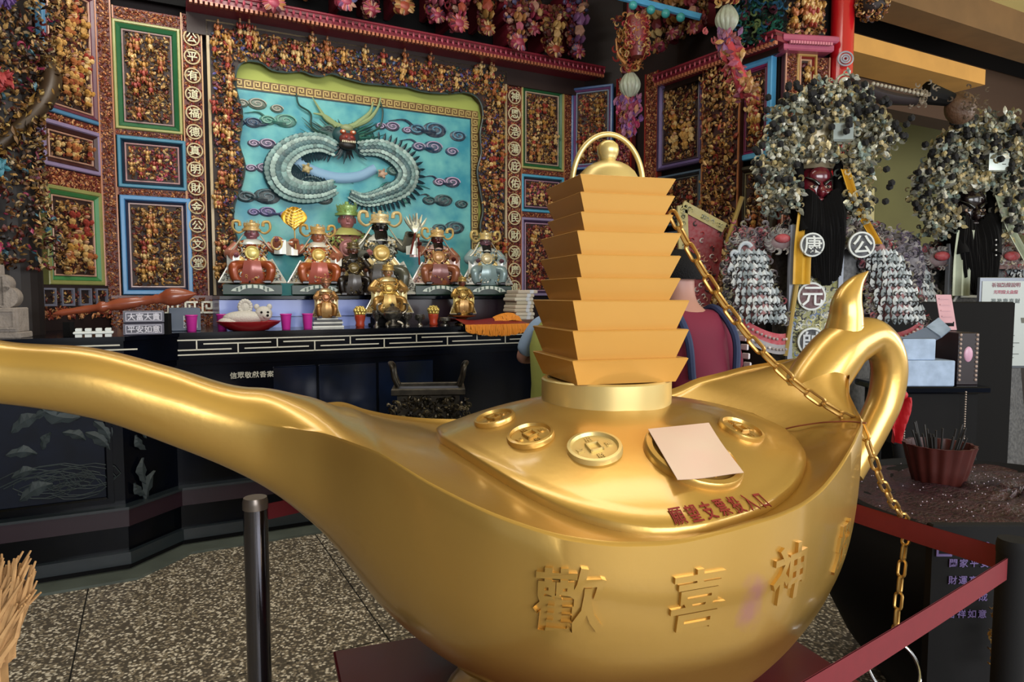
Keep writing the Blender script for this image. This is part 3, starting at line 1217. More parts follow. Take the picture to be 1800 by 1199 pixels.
for px, lab in (((60, 170, 190, 205), 'orange rail between top and middle left wing panels'), ((60, 172, 288, 322), 'orange rail between middle and bottom left wing panels')):
    strip(WL, px, lab, nm='carved_rail', size=.02)

# angled bay and right wing
s993, _ = W.sz(1004, 300)
Pb = W.pt(s993, 0)
WB = Wall((Pb[0], Pb[1]), -22.4)
wallbox('wall_angled_bay', WB, 0, .62, .06, .2, 0, 4.62, DARKM)
xb, _ = WB.sz(1084, 300)
SCREEN = screen('narrow angled bay of the gilded screen behind the golden tower', WB.pt(.3, 0), WB.a)
carved_panel(WB, (1006, 1078, 157, 300), 'tall relief panel in blue and purple frame behind the tower hoop', '#4a6a9c', '#7a4a7a', mould='#8a9ab0', pal=PAL_RED + GOLDL, nfig=12, fh=.12, size=.028, t1=.024, t2=.02)
carved_panel(WB, (1006, 1078, 309, 372), 'small relief panel in blue frame behind the tower roof', '#4a6a9c', '#40303a', pal=PAL_RED, nfig=3, fh=.1, size=.028, t1=.024, t2=.02)
carved_panel(WB, (1006, 1078, 382, 520), 'lower relief panel behind the golden tower', '#8a7a9a', '#40303a', pal=PAL_RED, nfig=4, fh=.12, size=.03, t1=.024, t2=.02)
Pr = WB.pt(xb, 0)
WR = Wall((Pr[0], Pr[1]), -56.5)
xe, _ = WR.sz(1372, 200)
wallbox('wall_right_wing', WR, 0, xe, .06, .2, 0, 4.4, DARKM)
SCREEN = screen('right wing of the gilded screen with sky blue framed panel', WR.pt(.9, 0), WR.a)
strip(WR, (1088, 1112, 140, 560), 'red carved corner post behind the melon pendant', pal=PAL_PINK, size=.03, dark='#4a1414', edge='#8c1c1c')
strip(WR, (1138, 1158, 132, 560), 'orange carved post left of the purple framed panel', size=.02, edge='#8c2c24')
carved_panel(WR, (1160, 1238, 150, 302), 'dark gilded relief panel in purple frame on the right wing', '#3c2a4a', '#6a5a8a', mould='#4a3a4a', pal=PAL_GOLD, nfig=10, fh=.15, size=.036, t1=.02, t2=.03)
carved_panel(WR, (1160, 1236, 312, 400), 'small dark relief panel in grey blue frame behind the tower', '#4a5a6c', '#20262c', mould='#4a4a4a', pal=PAL_GOLD[3:8], nfig=3, fh=.12, size=.036, t1=.02, t2=.02)
carved_panel(WR, (1160, 1236, 410, 640), 'lower dark relief panel of the right wing behind the chain', '#4a5a6c', '#20262c', mould='#4a4a4a', pal=PAL_GOLD[3:8], nfig=3, fh=.12, size=.04, t1=.02, t2=.02)
# pillar with large figures
strip(WR, (1240, 1300, 110, 640), 'broad carved pillar with golden figures on the right wing', pal=PAL_RED + GOLDL + GOLDL, size=.044, off=.05, depth=.05, dark='#3a1a14', edge='#a8683f')
carved_panel(WR, (1302, 1360, 118, 285), 'relief panel in broad sky blue frame on the right wing', '#4f9ac8', '#8a2a5a', mould='#6a2a4a', pal=PAL_RED + PAL_GOLD, nfig=12, fh=.16, size=.036, t1=.045, t2=.02)
carved_panel(WR, (1302, 1362, 296, 520), 'dark lower relief panel beside the red faced deity', '#3a3426', '#2a2018', mould='#6a6044', pal=PAL_GOLD[3:8], nfig=4, fh=.14, size=.036, t1=.03, t2=.02)

# front end of the wing: boxed pillar and round red column
Pe = WR.pt(xe, 0)
WE = Wall((Pe[0], Pe[1]), 8.0)
wallbox('wall_wing_end', WE, 0, .46, .05, .3, 0, 4.4, BLACK)
SCREEN = screen('front end of the right wing beside the round red column', WE.pt(.2, 0), WE.a)
strip(WE, (1378, 1398, 86, 620), 'pink orange carved post left on the wing end', size=.018, pal=PAL_ORNG + [lin('#c98a86')], edge='#c08a70')
strip(WE, (1430, 1448, 102, 620), 'pink orange carved post beside the red column', size=.018, pal=PAL_ORNG + [lin('#c98a86')], edge='#c08a70')
carved_panel(WE, (1398, 1430, 96, 330), 'narrow relief panel with pale pillar carving on the wing end', '#b08a4a', '#8a2a24', mould='#c09a7a', pal=PAL_RED + PAL_GOLD + [lin('#6a6a8a')], nfig=6, fh=.14, size=.03, t1=.02, t2=.014)
root = thing('carved_capital', 'block of golden carving on pink dentil ledge above the wing end', 'capital', tuple(WE.pt(.2, 3.54)), WE.a)
x0, z0 = WE.sz(1378, 90, .05)
x1, _ = WE.sz(1452, 100, .05)
_, z1 = WE.sz(1378, 62, .05)
m = M(fr=(rot_z(WE.a), WE.P0))
m.box(x0 - .03, x1 + .03, -.10, .1, z0 - .005, z0 + .05, bev=.01)
m.box(x0 - .05, x1 + .05, -.13, .1, z0 + .05, z0 + .10, bev=.01)
m.build('ledge', paint('#a8506a'), root)
for i in range(16):
    m = M(fr=(rot_z(WE.a), WE.P0))
    x = x0 + (x1 - x0) * (i + .5) / 16
    m.box(x - .008, x + .008, -.135, -.115, z0 + .03, z0 + .05)
    m.build('dentil', paint('#c97a8a'), root)
m = M(fr=(rot_z(WE.a), WE.P0))
m.box(x0, x1, -.02, .2, z0 + .10, z0 + .60)
m.build('block', DARKM, root)
m = M(fr=(rot_z(WE.a), WE.P0))
relief(m, x0 + .02, x1 - .02, z0 + .12, z0 + .6, .036, GOLDL + [lin('#c98a6a'), lin('#8a3a2a')], y=-.02, depth=.05)
figures(m, x0, x1, z0 + .12, z0 + .58, .18, 14, y=-.07)
m.build('carved_relief', CARVE, root, use_col=True, kind='stuff')
# red column
P = at_y(1479, 100, 5.25)
root = thing('red_column', 'glossy round bright red column with pale carved emblem at the right of the screen', 'column', (P[0], P[1], 0))
m = M()
m.lathe([(.11, 0), (.11, .05), (.085, .09), (.082, .5), (.082, 4.62)], c=(P[0], P[1], 0), n=32)
o = m.build('shaft', mat('bright_red_lacquer', '#b8141e', rough=.22, coat=.5), root)
smooth_by_angle(o, 50)
for py, r, c in ((103, .055, '#9a9aa4'), (146, .07, '#a8a890')):
    q = at_y(1486, py, 5.14)
    m = M()
    th_ = np.linspace(0, 2 * math.pi, 20, endpoint=False)
    for k in (1.0, .6, .3):
        m.tube(np.stack([q[0] + r * k * np.cos(th_), np.full(20, q[1]), q[2] + r * k * np.sin(th_) * .9], 1), r * .12, n=6, closed=True)
    m.build('cloud_emblem', paint(c), root)
q = at_y(1533, 8, 5.15)
root = thing('carved_capital', 'gilded ball shaped bracket end beside the red column', 'capital', tuple(q))
m = M()
m.ball(q, .10)
m.build('core', DARKM, root)
m = M()
N = 220
d = rng.normal(size=(N, 3))
d /= np.linalg.norm(d, axis=1)[:, None]
C = np.array(GOLDL + [lin('#b8785a'), lin('#7a6a6a')])[rng.integers(0, 7, N)]
m.scatter(SCR_V, SCR_F, q + d * .105, np.full((N, 3), .022), rng.uniform(0, 6, N), C, tilt=rng.uniform(0, 6, N))
m.build('carved_relief', CARVE, root, use_col=True, kind='stuff')

# ------------------------------------------------------------------ cornice, brackets and pendants
def ledge_run(WW, pxa, pxb, off, label):
    xa, za = WW.sz(*pxa, off)
    xb_, zb_ = WW.sz(*pxb, off)
    z = (za + zb_) / 2
    root = thing('cornice_ledge', label, 'cornice', tuple(WW.pt((xa + xb_) / 2, z, off)), WW.a)
    fr = (rot_z(WW.a), WW.P0)
    m = M(fr=fr)
    m.box(xa, xb_, -off, .0, z - .02, z + .015)
    m.box(xa, xb_, -off - .025, 0, z + .035, z + .055, bev=.006)
    m.build('ledge_board', paint('#7c2030'), root)
    m = M(fr=fr)
    m.box(xa, xb_, -off - .015, -.02, z + .015, z + .036)
    m.build('ledge_cove', paint('#5c1622'), root)
    n = int((xb_ - xa) / .034)
    m = M(fr=fr)
    for i in range(n):
        x = xa + (i + .5) * (xb_ - xa) / n
        m.box(x - .009, x + .009, -off - .012, -off + .02, z - .045, z - .02)
    m.build('dentil_row', paint('#b06a4a'), root, kind='stuff')
    m = M(fr=fr)
    n = int((xb_ - xa) / .05)
    N = n
    P = np.stack([np.linspace(xa + .02, xb_ - .02, N), np.full(N, -off - .03), np.full(N, z + .008)], 1)
    m.scatter(LEAF_V, LEAF_F, P, np.full((N, 3), .022), np.full(N, math.pi), np.array([lin('#b04a5c')] * N))
    m.build('petal_row', CARVE, root, use_col=True, kind='stuff')
    m = M(fr=fr)
    m.box(xa, xb_, -.05, 0, z - .17 if off > .2 else z - .06, z - .02)
    m.build('ledge_shadow_strip', mat('ledge_shadow_brown', '#2a150e', rough=.55, var=.4, vscale=4), root)  # dark strip on the wall, painted as the shadow under the ledge
    return z, xa, xb_


OFFC = .30
zc, xa, xb_ = ledge_run(W, (330, -8), (1062, 128), OFFC, 'pink dentilled ledge running above the mural')
xw0, zwl = WR.sz(1120, 158, .25)
zr_, xr0, xr1 = ledge_run(WR, (1150, 146), (1366, 62), .18, 'dark red ledge running above the right wing panels')

# flat black panel standing in for the shade behind the brackets
wallbox('wall_upper_shade', W, -2.2, 3.4, -.02, .0, 3.75, 4.62, BLACK)


def bracket(WW, px, py, off, h, pal, label, wd=.2, seed=0):
    """carved tapering bracket: block on top, figure, flower, pointed drop"""
    x, z = WW.sz(px, py, off)
    root = thing('carved_bracket', label, 'bracket', tuple(WW.pt(x, z, off)), WW.a, 'carved brackets under the roof')
    fr = (rot_z(WW.a), WW.pt(x, z, off))
    m = M(fr=fr)
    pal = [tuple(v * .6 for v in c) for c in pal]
    m.box(-wd * .45, wd * .45, -.02, off * .9, h * .80, h * 1.0, bev=.01)
    m.box(-wd * .3, wd * .3, 0, off * .9, h * .6, h * .8, bev=.01)
    m.box(-.025, .025, .02, off * .9, h * .15, h * .6, bev=.01)
    m.build('bracket_arm', paint('#6a1c28'), root)
    m = M(fr=fr)
    N = int(150 * h / .5)
    k = rng.random(N)
    zz = k * h
    ww = wd * (.18 + .45 * k)
    P = np.stack([rng.uniform(-1, 1, N) * ww, rng.uniform(-.07, .02, N), zz], 1)
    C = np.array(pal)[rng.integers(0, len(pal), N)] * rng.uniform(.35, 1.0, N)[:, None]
    kk = rng.uniform(.018, .042, N)
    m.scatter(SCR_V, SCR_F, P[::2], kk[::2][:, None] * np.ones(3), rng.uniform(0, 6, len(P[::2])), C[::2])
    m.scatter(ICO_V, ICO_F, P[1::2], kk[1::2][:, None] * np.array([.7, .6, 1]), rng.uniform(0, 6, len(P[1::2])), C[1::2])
    m.build('carved_relief', CARVE, root, use_col=True, kind='stuff')
    m = M(fr=fr)
    figures(m, -wd * .3, wd * .3, h * .2, h * .2 + .01, h * .55, 1, y=-.08, pal=pal)
    m.build('carved_figure', CARVE, root, use_col=True)
    m = M(fr=fr)
    m.ball((0, -.05, h * .05), (wd * .26, .06, wd * .22), col=pal[0])
    N = 26
    a = rng.uniform(0, 6.28, N)
    m.scatter(LEAF_V, LEAF_F, np.stack([np.cos(a) * wd * .2, np.full(N, -.09), h * .05 + np.sin(a) * wd * .17], 1), np.full((N, 3), .035), a - 1.57, np.array(pal)[rng.integers(0, len(pal), N)])
    m.build('flower', CARVE, root, use_col=True)
    return root


BR = [(478, 18), (545, -2), (604, 14), (648, 30), (705, 22), (762, 40), (800, 52), (850, 62), (905, 84), (930, 62), (968, 96), (1008, 102)]
words = ['first', 'second', 'third', 'fourth', 'fifth', 'sixth', 'seventh', 'eighth', 'ninth', 'tenth', 'eleventh', 'twelfth']
for i, (px, py) in enumerate(BR):
    pal = (PAL_PINK, PAL_RED + GOLDL, PAL_PINK + [lin('#6a6a9a'), lin('#8a5a8a')])[i % 3]
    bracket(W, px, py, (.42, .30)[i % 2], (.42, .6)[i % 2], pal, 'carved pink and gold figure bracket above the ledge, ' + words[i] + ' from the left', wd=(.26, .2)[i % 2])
BR2 = [(1168, 90, .55), (1140, 40, .5), (1195, 66, .5), (1232, 55, .4)]
for i, (px, py, h) in enumerate(BR2):
    bracket(WR, px, py, .16, h, PAL_PINK + GOLDL, 'carved red and gold bracket over the right wing ledge, ' + words[i] + ' of that row', wd=.2)


def pendant(px, ytop, ybot, Y, label, skirt, pal):
    """hanging ribbed melon with carved skirt below and flowers above"""
    Pt, Pb_ = at_y(px, ytop, Y), at_y(px, ybot, Y)
    h = Pt[2] - Pb_[2]
    r = h * .42
    root = thing('melon_pendant', label, 'pendant', tuple(Pb_))
    m = M()
    n = 48
    th_ = np.linspace(0, 2 * math.pi, n, endpoint=False)
    rows = []
    for k in np.linspace(0, 1, 13):
        rr = r * (math.sin(math.pi * (k * .9 + .06)) ** .55) * (.72 + .28 * math.cos((k - .42) * 2.4))
        rib = 1 - .10 * np.abs(np.sin(th_ * 6)) ** .6
        rib = 1 - .13 * (1 - np.abs(np.sin(th_ * 6)))
        rows.append(np.stack([Pb_[0] + rr * rib * np.cos(th_), Pb_[1] + rr * rib * np.sin(th_), np.full(n, Pb_[2] + k * h)], 1))
    m.grid(np.array(rows), closed_v=True, cap0=True, cap1=True)
    o = m.build('ribbed_melon', mat('melon_paint', '#98a08c', rough=.4, var=.35, vscale=20, color2='#6a4a4a'), root)
    smooth_by_angle(o, 40)
    m = M()
    m.tube([Pt, Pt + np.array([0, 0, 1.0])], .03, n=8)
    m.build('hanger', paint('#6a1c28'), root)
    m = M()
    N = 130
    k = rng.random(N)
    P = np.stack([Pb_[0] + rng.normal(0, .45, N) * r * (1.2 - .6 * k), Pb_[1] - .02 + rng.normal(0, .3, N) * r, Pb_[2] - k * skirt], 1)
    C = np.array(pal)[rng.integers(0, len(pal), N)]
    m.scatter(LEAF_V, LEAF_F, P, rng.uniform(.022, .045, N)[:, None] * np.ones(3), rng.uniform(-.6, .6, N), C * rng.uniform(.3, .9, N)[:, None])
    m.scatter(SCR_V, SCR_F, P[::2], rng.uniform(.02, .04, len(P[::2]))[:, None] * np.ones(3), rng.uniform(0, 6, len(P[::2])), C[::2])
    m.build('carved_skirt', CARVE, root, use_col=True, kind='stuff')
    m = M()
    N = 220
    k = rng.random(N)
    P = np.stack([Pt[0] + rng.normal(0, .55, N) * r * (.8 + .6 * k), Pt[1] - .03 + rng.normal(0, .3, N) * r, Pt[2] + k * .42], 1)
    C = np.array(PAL_RED + GOLDL + [lin('#c8485a')])[rng.integers(0, 13, N) % (len(PAL_RED) + 6)]
    m.scatter(SCR_V, SCR_F, P, rng.uniform(.022, .042, N)[:, None] * np.ones(3), rng.uniform(0, 6, N), C)
    m.build('carved_crown', CARVE, root, use_col=True, kind='stuff')
    for k in (-1, 1):
        m = M()
        a = np.array([Pt[0] + k * r * .5, Pt[1] - .05, Pt[2] + .04])
        m.tube(spline([a, a + (k * r * .7, 0, .08), a + (k * r * .9, 0, .2)], 5), np.linspace(.03, .012, 11), n=8, flat=.5)
        m.build('petal', paint('#b8804a'), root)
    return root


pendant(1107, 126, 172, 5.7, 'grey ribbed melon pendant hanging above the golden hoop', .30, [lin('#8a5a9a'), lin('#b8426c'), lin('#a86a8a'), lin('#c98a6a')])
pendant(1277, 8, 58, 4.9, 'larger grey ribbed melon pendant at upper right with red carving below', .16, [lin('#8a5a8a'), lin('#c8666a'), lin('#a86a8a')])
# diving red figure under the right pendant
P = at_y(1300, 140, 4.85)
root = thing('carved_figure', 'red and gold carved figure hanging under the right melon pendant', 'carving', tuple(P))
m = M()
pts = spline([at_y(1282, 78, 4.85), at_y(1292, 110, 4.8), at_y(1302, 140, 4.8), at_y(1312, 165, 4.85)], 5)
m.tube(pts, np.linspace(.03, .055, len(pts)), n=10)
m.build('body', paint('#b03a44'), root)
m = M()
N = 120
ii = rng.integers(0, len(pts), N)
C = np.array([lin('#a8383a'), lin('#a8506a'), lin('#a8703f'), lin('#b88a52')])[rng.integers(0, 4, N)] * rng.uniform(.4, 1, N)[:, None]
m.scatter(LEAF_V, LEAF_F, pts[ii] + rng.normal(0, .035, (N, 3)), rng.uniform(.02, .045, N)[:, None] * np.ones(3), rng.uniform(0, 6, N), C)
m.build('robe_folds', CARVE, root, use_col=True, kind='stuff')
# green leafy bracket and small teal beam ends, upper right
P = at_y(1340, 40, 5.1)
root = thing('carved_bracket', 'dark green scrolled bracket left of the golden carved block', 'bracket', tuple(P))
m = M()
N = 260
k = rng.random(N)
PP = np.stack([P[0] + rng.uniform(-.2, .16, N), P[1] + rng.uniform(-.05, .1, N) + 0 * k, P[2] + rng.uniform(-.12, .2, N)], 1)
C = np.array([lin('#1f4a3a'), lin('#2a6a5a'), lin('#2a5a78'), lin('#102420'), lin('#5a2a3a'), lin('#6a7a4a')])[rng.integers(0, 6, N)]
m.scatter(SCR_V, SCR_F, PP, rng.uniform(.02, .045, N)[:, None] * np.ones(3), rng.uniform(0, 6, N), C)
m.build('carved_relief', CARVE, root, use_col=True, kind='stuff')
m = M()
m.box(-.25, .2, .06, .2, -.12, .25, t=P)
m.build('back_board', BLACK, root)
root = thing('roof_rail', 'light blue rail with teal knobs at the top above the right corner', 'rail', tuple(at_y(1120, 10, 5.6)))
m = M()
a, b = at_y(1088, -6, 5.7), at_y(1232, 30, 5.5)
m.tube([a, b], .028, n=8)
m.build('rail_bar', paint('#4a9ac8'), root)
for k in (.2, .42, .6, .78):
    m = M()
    m.ball(a * (1 - k) + b * k + np.array([-.02, -.03, -.05]), .035)
    m.build('knob', paint('#3a9a9a'), root)
for px, py, rr in ((1120, 60, .09),):
    P = at_y(1120, 100, 5.55)
    root = thing('carved_bracket', 'cylindrical openwork carved bracket standing on the melon pendant', 'bracket', tuple(P))
    m = M()
    m.lathe([(.05, 0), (.08, .12), (.09, .26), (.085, .30)], c=P, n=16)
    m.build('core', paint('#6a1c20'), root)
    m = M()
    N = 160
    a = rng.uniform(0, 6.28, N)
    z = rng.uniform(0, .3, N)
    C = np.array([lin('#c98a52'), lin('#b5443a'), lin('#c8606a'), lin('#d8b67a')])[rng.integers(0, 4, N)]
    m.scatter(SCR_V, SCR_F, np.stack([P[0] + np.cos(a) * .085, P[1] + np.sin(a) * .085, P[2] + z], 1), np.full((N, 3), .022), rng.uniform(0, 6, N), C)
    m.build('carved_relief', CARVE, root, use_col=True, kind='stuff')

# ------------------------------------------------------------------ mural and its carved surround
WMU = main_wall(5.84)
x0, z1 = WMU.sz(405, 100)
x1, _ = WMU.sz(860, 180)
_, z0 = WMU.sz(405, 520)
z0 = 1.55
root = thing('dragon_mural', 'teal sky mural with a coiled relief dragon behind the altar statues', 'mural', tuple(WMU.pt((x0 + x1) / 2, z0)), WMU.a)
fr = (rot_z(WMU.a), WMU.P0)
m = M(fr=fr)
m.box(x0 - .1, x1 + .1, -.004, .03, z0, z1 + .12)
m.build('mural_ground', mat('lime_plaster', '#9fa850', rough=.7, var=.3, vscale=2.5, color2='#7f8a3e'), root)
# painted sky
xr, zt = WMU.sz(826, 208)
_, ztl = WMU.sz(424, 158)
ztop = (zt + ztl) / 2
xl = x0 - .05
m = M(fr=fr)
m.box(xl, xr, -.012, -.003, z0, ztop)
m.build('painted_sky', mat('teal_sky', '#1f8498', rough=.45, var=.9, vscale=4.2, color2='#6fbab4', coat=.2), root)
# meander border: gold ground with raised keys
bw = .075
MG = mat('meander_gold', '#a8823a', rough=.4, metal=.2, var=.3, vscale=6)
m = M(fr=fr)
m.box(xl, xr + bw, -.016, -.004, ztop, ztop + bw)
m.box(xr, xr + bw, -.016, -.004, z0, ztop)
m.build('border_band', mat('meander_ground', '#6a4a1c', rough=.5, var=.3, vscale=6), root)


def keys(m, a, b, z, s, vert=False, y=-.016, th=.14, d=.006):
    """running key meander from a to b, key size s"""
    n = int((b - a) / s)
    st_ = (b - a) / n
    k = s * th
    for i in range(n):
        o = a + i * st_
        for (u0, u1, v0, v1) in ((0, 1, 0, 0), (.18, .82, 1, 1), (.18, .18, .0, 1), (.82, .82, .38, 1), (.45, .82, .38, .38), (.45, .45, .38, .68)):
            if u0 == u1:
                r = (o + u0 * s - k / 2, o + u0 * s + k / 2, z + v0 * s * .8 - k / 2, z + v1 * s * .8 + k / 2)
            else:
                r = (o + u0 * s - k / 2, o + u1 * st_ + k / 2, z + v0 * s * .8 - k / 2, z + v0 * s * .8 + k / 2)
            if vert:
                m.box(r[2], r[3], y - d, y, r[0], r[1])
            else:
                m.box(r[0], r[1], y - d, y, r[2], r[3])


m = M(fr=fr)
keys(m, xl, xr + bw, ztop + .009, .066)
keys(m, z0, ztop, xr + .010, .066, vert=True)
m.build('border_keys', mat('meander_key', '#c2a868', rough=.4, metal=.2, var=.3, vscale=3), root, kind='stuff')
m = M(fr=fr)
m.box(xl, xr + .006, -.02, -.004, ztop - .006, ztop + .002)
m.box(xr - .004, xr + .004, -.02, -.004, z0, ztop)
m.build('border_line', paint('#20282c'), root)


def mu(px, py):
    x, z = WMU.sz(px, py, .03)
    return x, z


# clouds
def cloud(px, py, r, col, edge, n=3, tail_=0, flat=.6):
    x, z = mu(px, py)
    m = M(fr=fr)
    offs = [(0, 0, 1)] + [((-1) ** k * (.8 + .35 * k) * r, -.1 * r * k, .7) for k in range(1, n)]
    for dx, dz, k in offs:
        m.ball((x + dx, -.014, z + dz), (r * .75 * k, .022, r * .75 * k * flat), n=14, m=8, col=lin(col))
        sp = []
        for a in np.linspace(0, 3.4 * math.pi, 30):
            q = r * k * .70 * (1 - a / (3.9 * math.pi))
            sp.append((x + dx + q * math.cos(a), -.036, z + dz + q * flat * math.sin(a)))
        m.tube(sp, r * .055, n=5, col=lin(edge))
    if tail_:
        sp = spline([(x, -.02, z - r * .2), (x + tail_ * r, -.02, z - r * .1), (x + tail_ * 1.7 * r, -.02, z + r * .35), (x + tail_ * 2.6 * r, -.02, z + r * .2)], 6)
        m.tube(sp, np.linspace(r * .3, r * .03, len(sp)), n=6, col=lin(col), flat=.5)
    m.build('painted_cloud', mat('cloud_paint', '#ffffff', rough=.5, attr=True, var=.25, vscale=30), root, use_col=True)


for a in ((452, 182, .10, '#5a6a5a', '#a09a8a', 3, 0), (445, 215, .09, '#12304c', '#1c4a6c', 2, 1.0), (502, 212, .12, '#3a7a6c', '#5a9a84', 2, -1), (765, 228, .15, '#0f2a44', '#3a7a94', 3, -1.1),
          (762, 258, .12, '#143a5a', '#a08fae', 3, -1), (690, 222, .09, '#3a3450', '#b09abc', 3, 0), (795, 320, .11, '#2a3450', '#c0a0c0', 2, -1), (780, 352, .12, '#12343c', '#1f5a5a', 3, -.8),
          (470, 252, .09, '#46405c', '#b09ab4', 2, 0), (465, 295, .09, '#46405c', '#b09ab4', 2, 0), (470, 345, .14, '#0f2c34', '#1f4a54', 2, -1), (545, 322, .14, '#1f7a74', '#0f4a4c', 1, 1),
          (688, 332, .14, '#1f7a74', '#0f4a4c', 1, 1), (570, 350, .10, '#3a4440', '#5a6460', 2, 0), (712, 352, .07, '#2a9a84', '#0f4a4c', 1, 0), (470, 372, .09, '#3a3a6a', '#8a7aac', 3, 1.2),
          (722, 300, .13, '#2a5a50', '#3a6a60', 2, 0), (520, 440, .12, '#1a3c48', '#5a8a8a', 3, 0), (745, 432, .12, '#14343c', '#1f5a5a', 3, -1), (640, 430, .14, '#12303c', '#3a6a70', 3, 0),
          (800, 400, .13, '#12303c', '#2f6a70', 2, 0)):
    cloud(*a)


# dragon
def dragon_tube(pxs, r0, r1, col, name='dragon_body', scales=True, out=.035):
    pts = [(*mu(a, b), ) for a, b in pxs]
    P3 = spline([(x, -out, z) for x, z in pts], 10)
    k = len(P3)
    rr = np.interp(np.arange(k), np.linspace(0, k - 1, len(r0)), r0) if isinstance(r0, (list, tuple)) else np.linspace(r0, r1, k)
    m = M(fr=fr)
    m.tube(P3, rr * .6, n=14, flat=1 / .6, col=lin(col))
    if scales:
        for i in range(0, k):
            t = P3[min(i + 1, k - 1)] - P3[max(i - 1, 0)]
            t /= np.linalg.norm(t)
            nrm = np.array([-t[2], 0, t[0]])
            ang = math.atan2(t[2], t[0]) - math.pi / 2
            for j, q in enumerate((-.75, -.38, 0, .38, .75)):
                if (i + j) % 2:
                    continue
                p = P3[i] + nrm * rr[i] * q + np.array([0, -rr[i] * .66 * math.sqrt(1 - q * q), 0])
                m.scatter(LEAF_V, LEAF_F, [p], [(rr[i] * .42, rr[i] * .25, rr[i] * .38)], np.array([ang]), [np.array(lin(('#7f9f9a', '#a4bcb4', '#4a6a6c')[j % 3])) * rng.uniform(.5, 1.1)])
        N = k
        side = []
        for i in range(1, k - 1, 2):
            t = P3[i + 1] - P3[i - 1]
            t /= np.linalg.norm(t)
            nrm = np.array([-t[2], 0, t[0]])
            m.scatter(LEAF_V, LEAF_F, [P3[i] + nrm * rr[i] * 1.25], [(rr[i] * .3, rr[i] * .3, rr[i] * .55)], np.array([math.atan2(nrm[2], nrm[0]) - math.pi / 2]), [lin('#16303a')])
    m.build(name, mat('dragon_paint', '#ffffff', rough=.45, attr=True), root, use_col=True)


dragon_tube([(586, 262), (560, 252), (525, 256), (497, 275), (486, 300), (497, 325), (525, 338), (560, 338), (585, 330)], [.07, .085, .10, .11, .105, .09, .07], 0, '#24444c')
dragon_tube([(630, 262), (668, 262), (700, 280), (715, 305), (705, 330), (672, 345), (640, 352), (615, 342)], [.065, .085, .10, .10, .085, .065, .045], 0, '#24444c')
dragon_tube([(520, 282), (548, 300), (590, 312), (630, 310), (660, 296)], .05, .04, '#7fa3c0', scales=False, out=.02)
for pxs in ([(600, 225), (575, 212), (562, 195), (548, 172)], [(612, 225), (645, 212), (662, 192), (668, 172)], [(590, 222), (570, 205), (550, 200)], [(622, 222), (648, 200), (655, 180)]):
    m = M(fr=fr)
    P3 = spline([(*mu(a, b),) for a, b in pxs], 8)
    P3 = np.stack([P3[:, 0], np.full(len(P3), -.05), P3[:, 1]], 1)
    m.tube(P3, np.linspace(.026, .005, len(P3)), n=8, col=lin('#8a9a6a'))
    m.build('dragon_horn', mat('dragon_paint', '#ffffff', rough=.45, attr=True), root, use_col=True)
# head
m = M(fr=fr)
hx, hz = mu(607, 240)
m.ball((hx, -.05, hz), (.115, .07, .085), col=lin('#27484a'))
m.ball((hx, -.10, hz - .035), (.07, .06, .05), col=lin('#6a2f28'))
m.ball((hx, -.085, hz + .055), (.055, .04, .035), col=lin('#8a946a'))
for k in (-1, 1):
    m.ball((hx + k * .042, -.12, hz + .018), (.026, .02, .018), col=lin('#b0522c'))
    m.ball((hx + k * .042, -.136, hz + .018), (.012, .010, .010), col=lin('#f0dcc0'))
    m.ball((hx + k * .022, -.15, hz - .03), (.016, .016, .014), col=lin('#9a3a30'))
m.ball((hx, -.10, hz - .085), (.075, .045, .045), col=lin('#1a1614'))
for k in np.linspace(-.05, .05, 8):
    m.box(hx + k - .004, hx + k + .004, -.15, -.13, hz - .072, hz - .055, col=lin('#d8cfb0'))
m.build('dragon_head', mat('dragon_paint', '#ffffff', rough=.45, attr=True), root, use_col=True)
# mane and whiskers
m = M(fr=fr)
for k in range(60):
    a = rng.uniform(-.4, math.pi + .4)
    L = rng.uniform(.10, .24)
    p0 = np.array([hx + math.cos(a) * .08, -.04, hz + math.sin(a) * .04 - .02])
    p1 = p0 + np.array([math.cos(a) * L * .6, 0, math.sin(a) * L * .35 + .0])
    p2 = p1 + np.array([math.cos(a) * L * .7, 0, L * .5 * rng.uniform(-.8, 1)])
    m.tube(spline([p0, p1, p2], 4), np.linspace(.014, .002, 9), n=5, col=lin(('#1f4a44', '#2f6a5c', '#16302f', '#46705a')[k % 4]))
for k in range(26):
    a = rng.uniform(-2.6, -.5)
    L = rng.uniform(.06, .16)
    p0 = np.array([hx + math.cos(a) * .05, -.07, hz - .08])
    m.tube([p0, p0 + np.array([math.cos(a) * L * .6, 0, math.sin(a) * L * .7]), p0 + np.array([math.cos(a) * L * 1.1, 0, math.sin(a) * L])], [.014, .01, .002], n=5, col=lin(('#14181c', '#20383f')[k % 2]))
m.build('dragon_mane', mat('dragon_paint', '#ffffff', rough=.45, attr=True), root, use_col=True)
for pxs in ([(575, 238), (548, 225), (545, 200), (525, 185), (520, 165)], [(640, 238), (665, 225), (672, 200), (668, 180)]):
    m = M(fr=fr)
    P3 = spline([(*mu(a, b),) for a, b in pxs], 8)
    P3 = np.stack([P3[:, 0], np.full(len(P3), -.045), P3[:, 1]], 1)
    m.tube(P3, np.linspace(.010, .006, len(P3)), n=6, col=lin('#1f4038'))
    m.build('dragon_whisker', mat('dragon_paint', '#ffffff', rough=.45, attr=True), root, use_col=True)
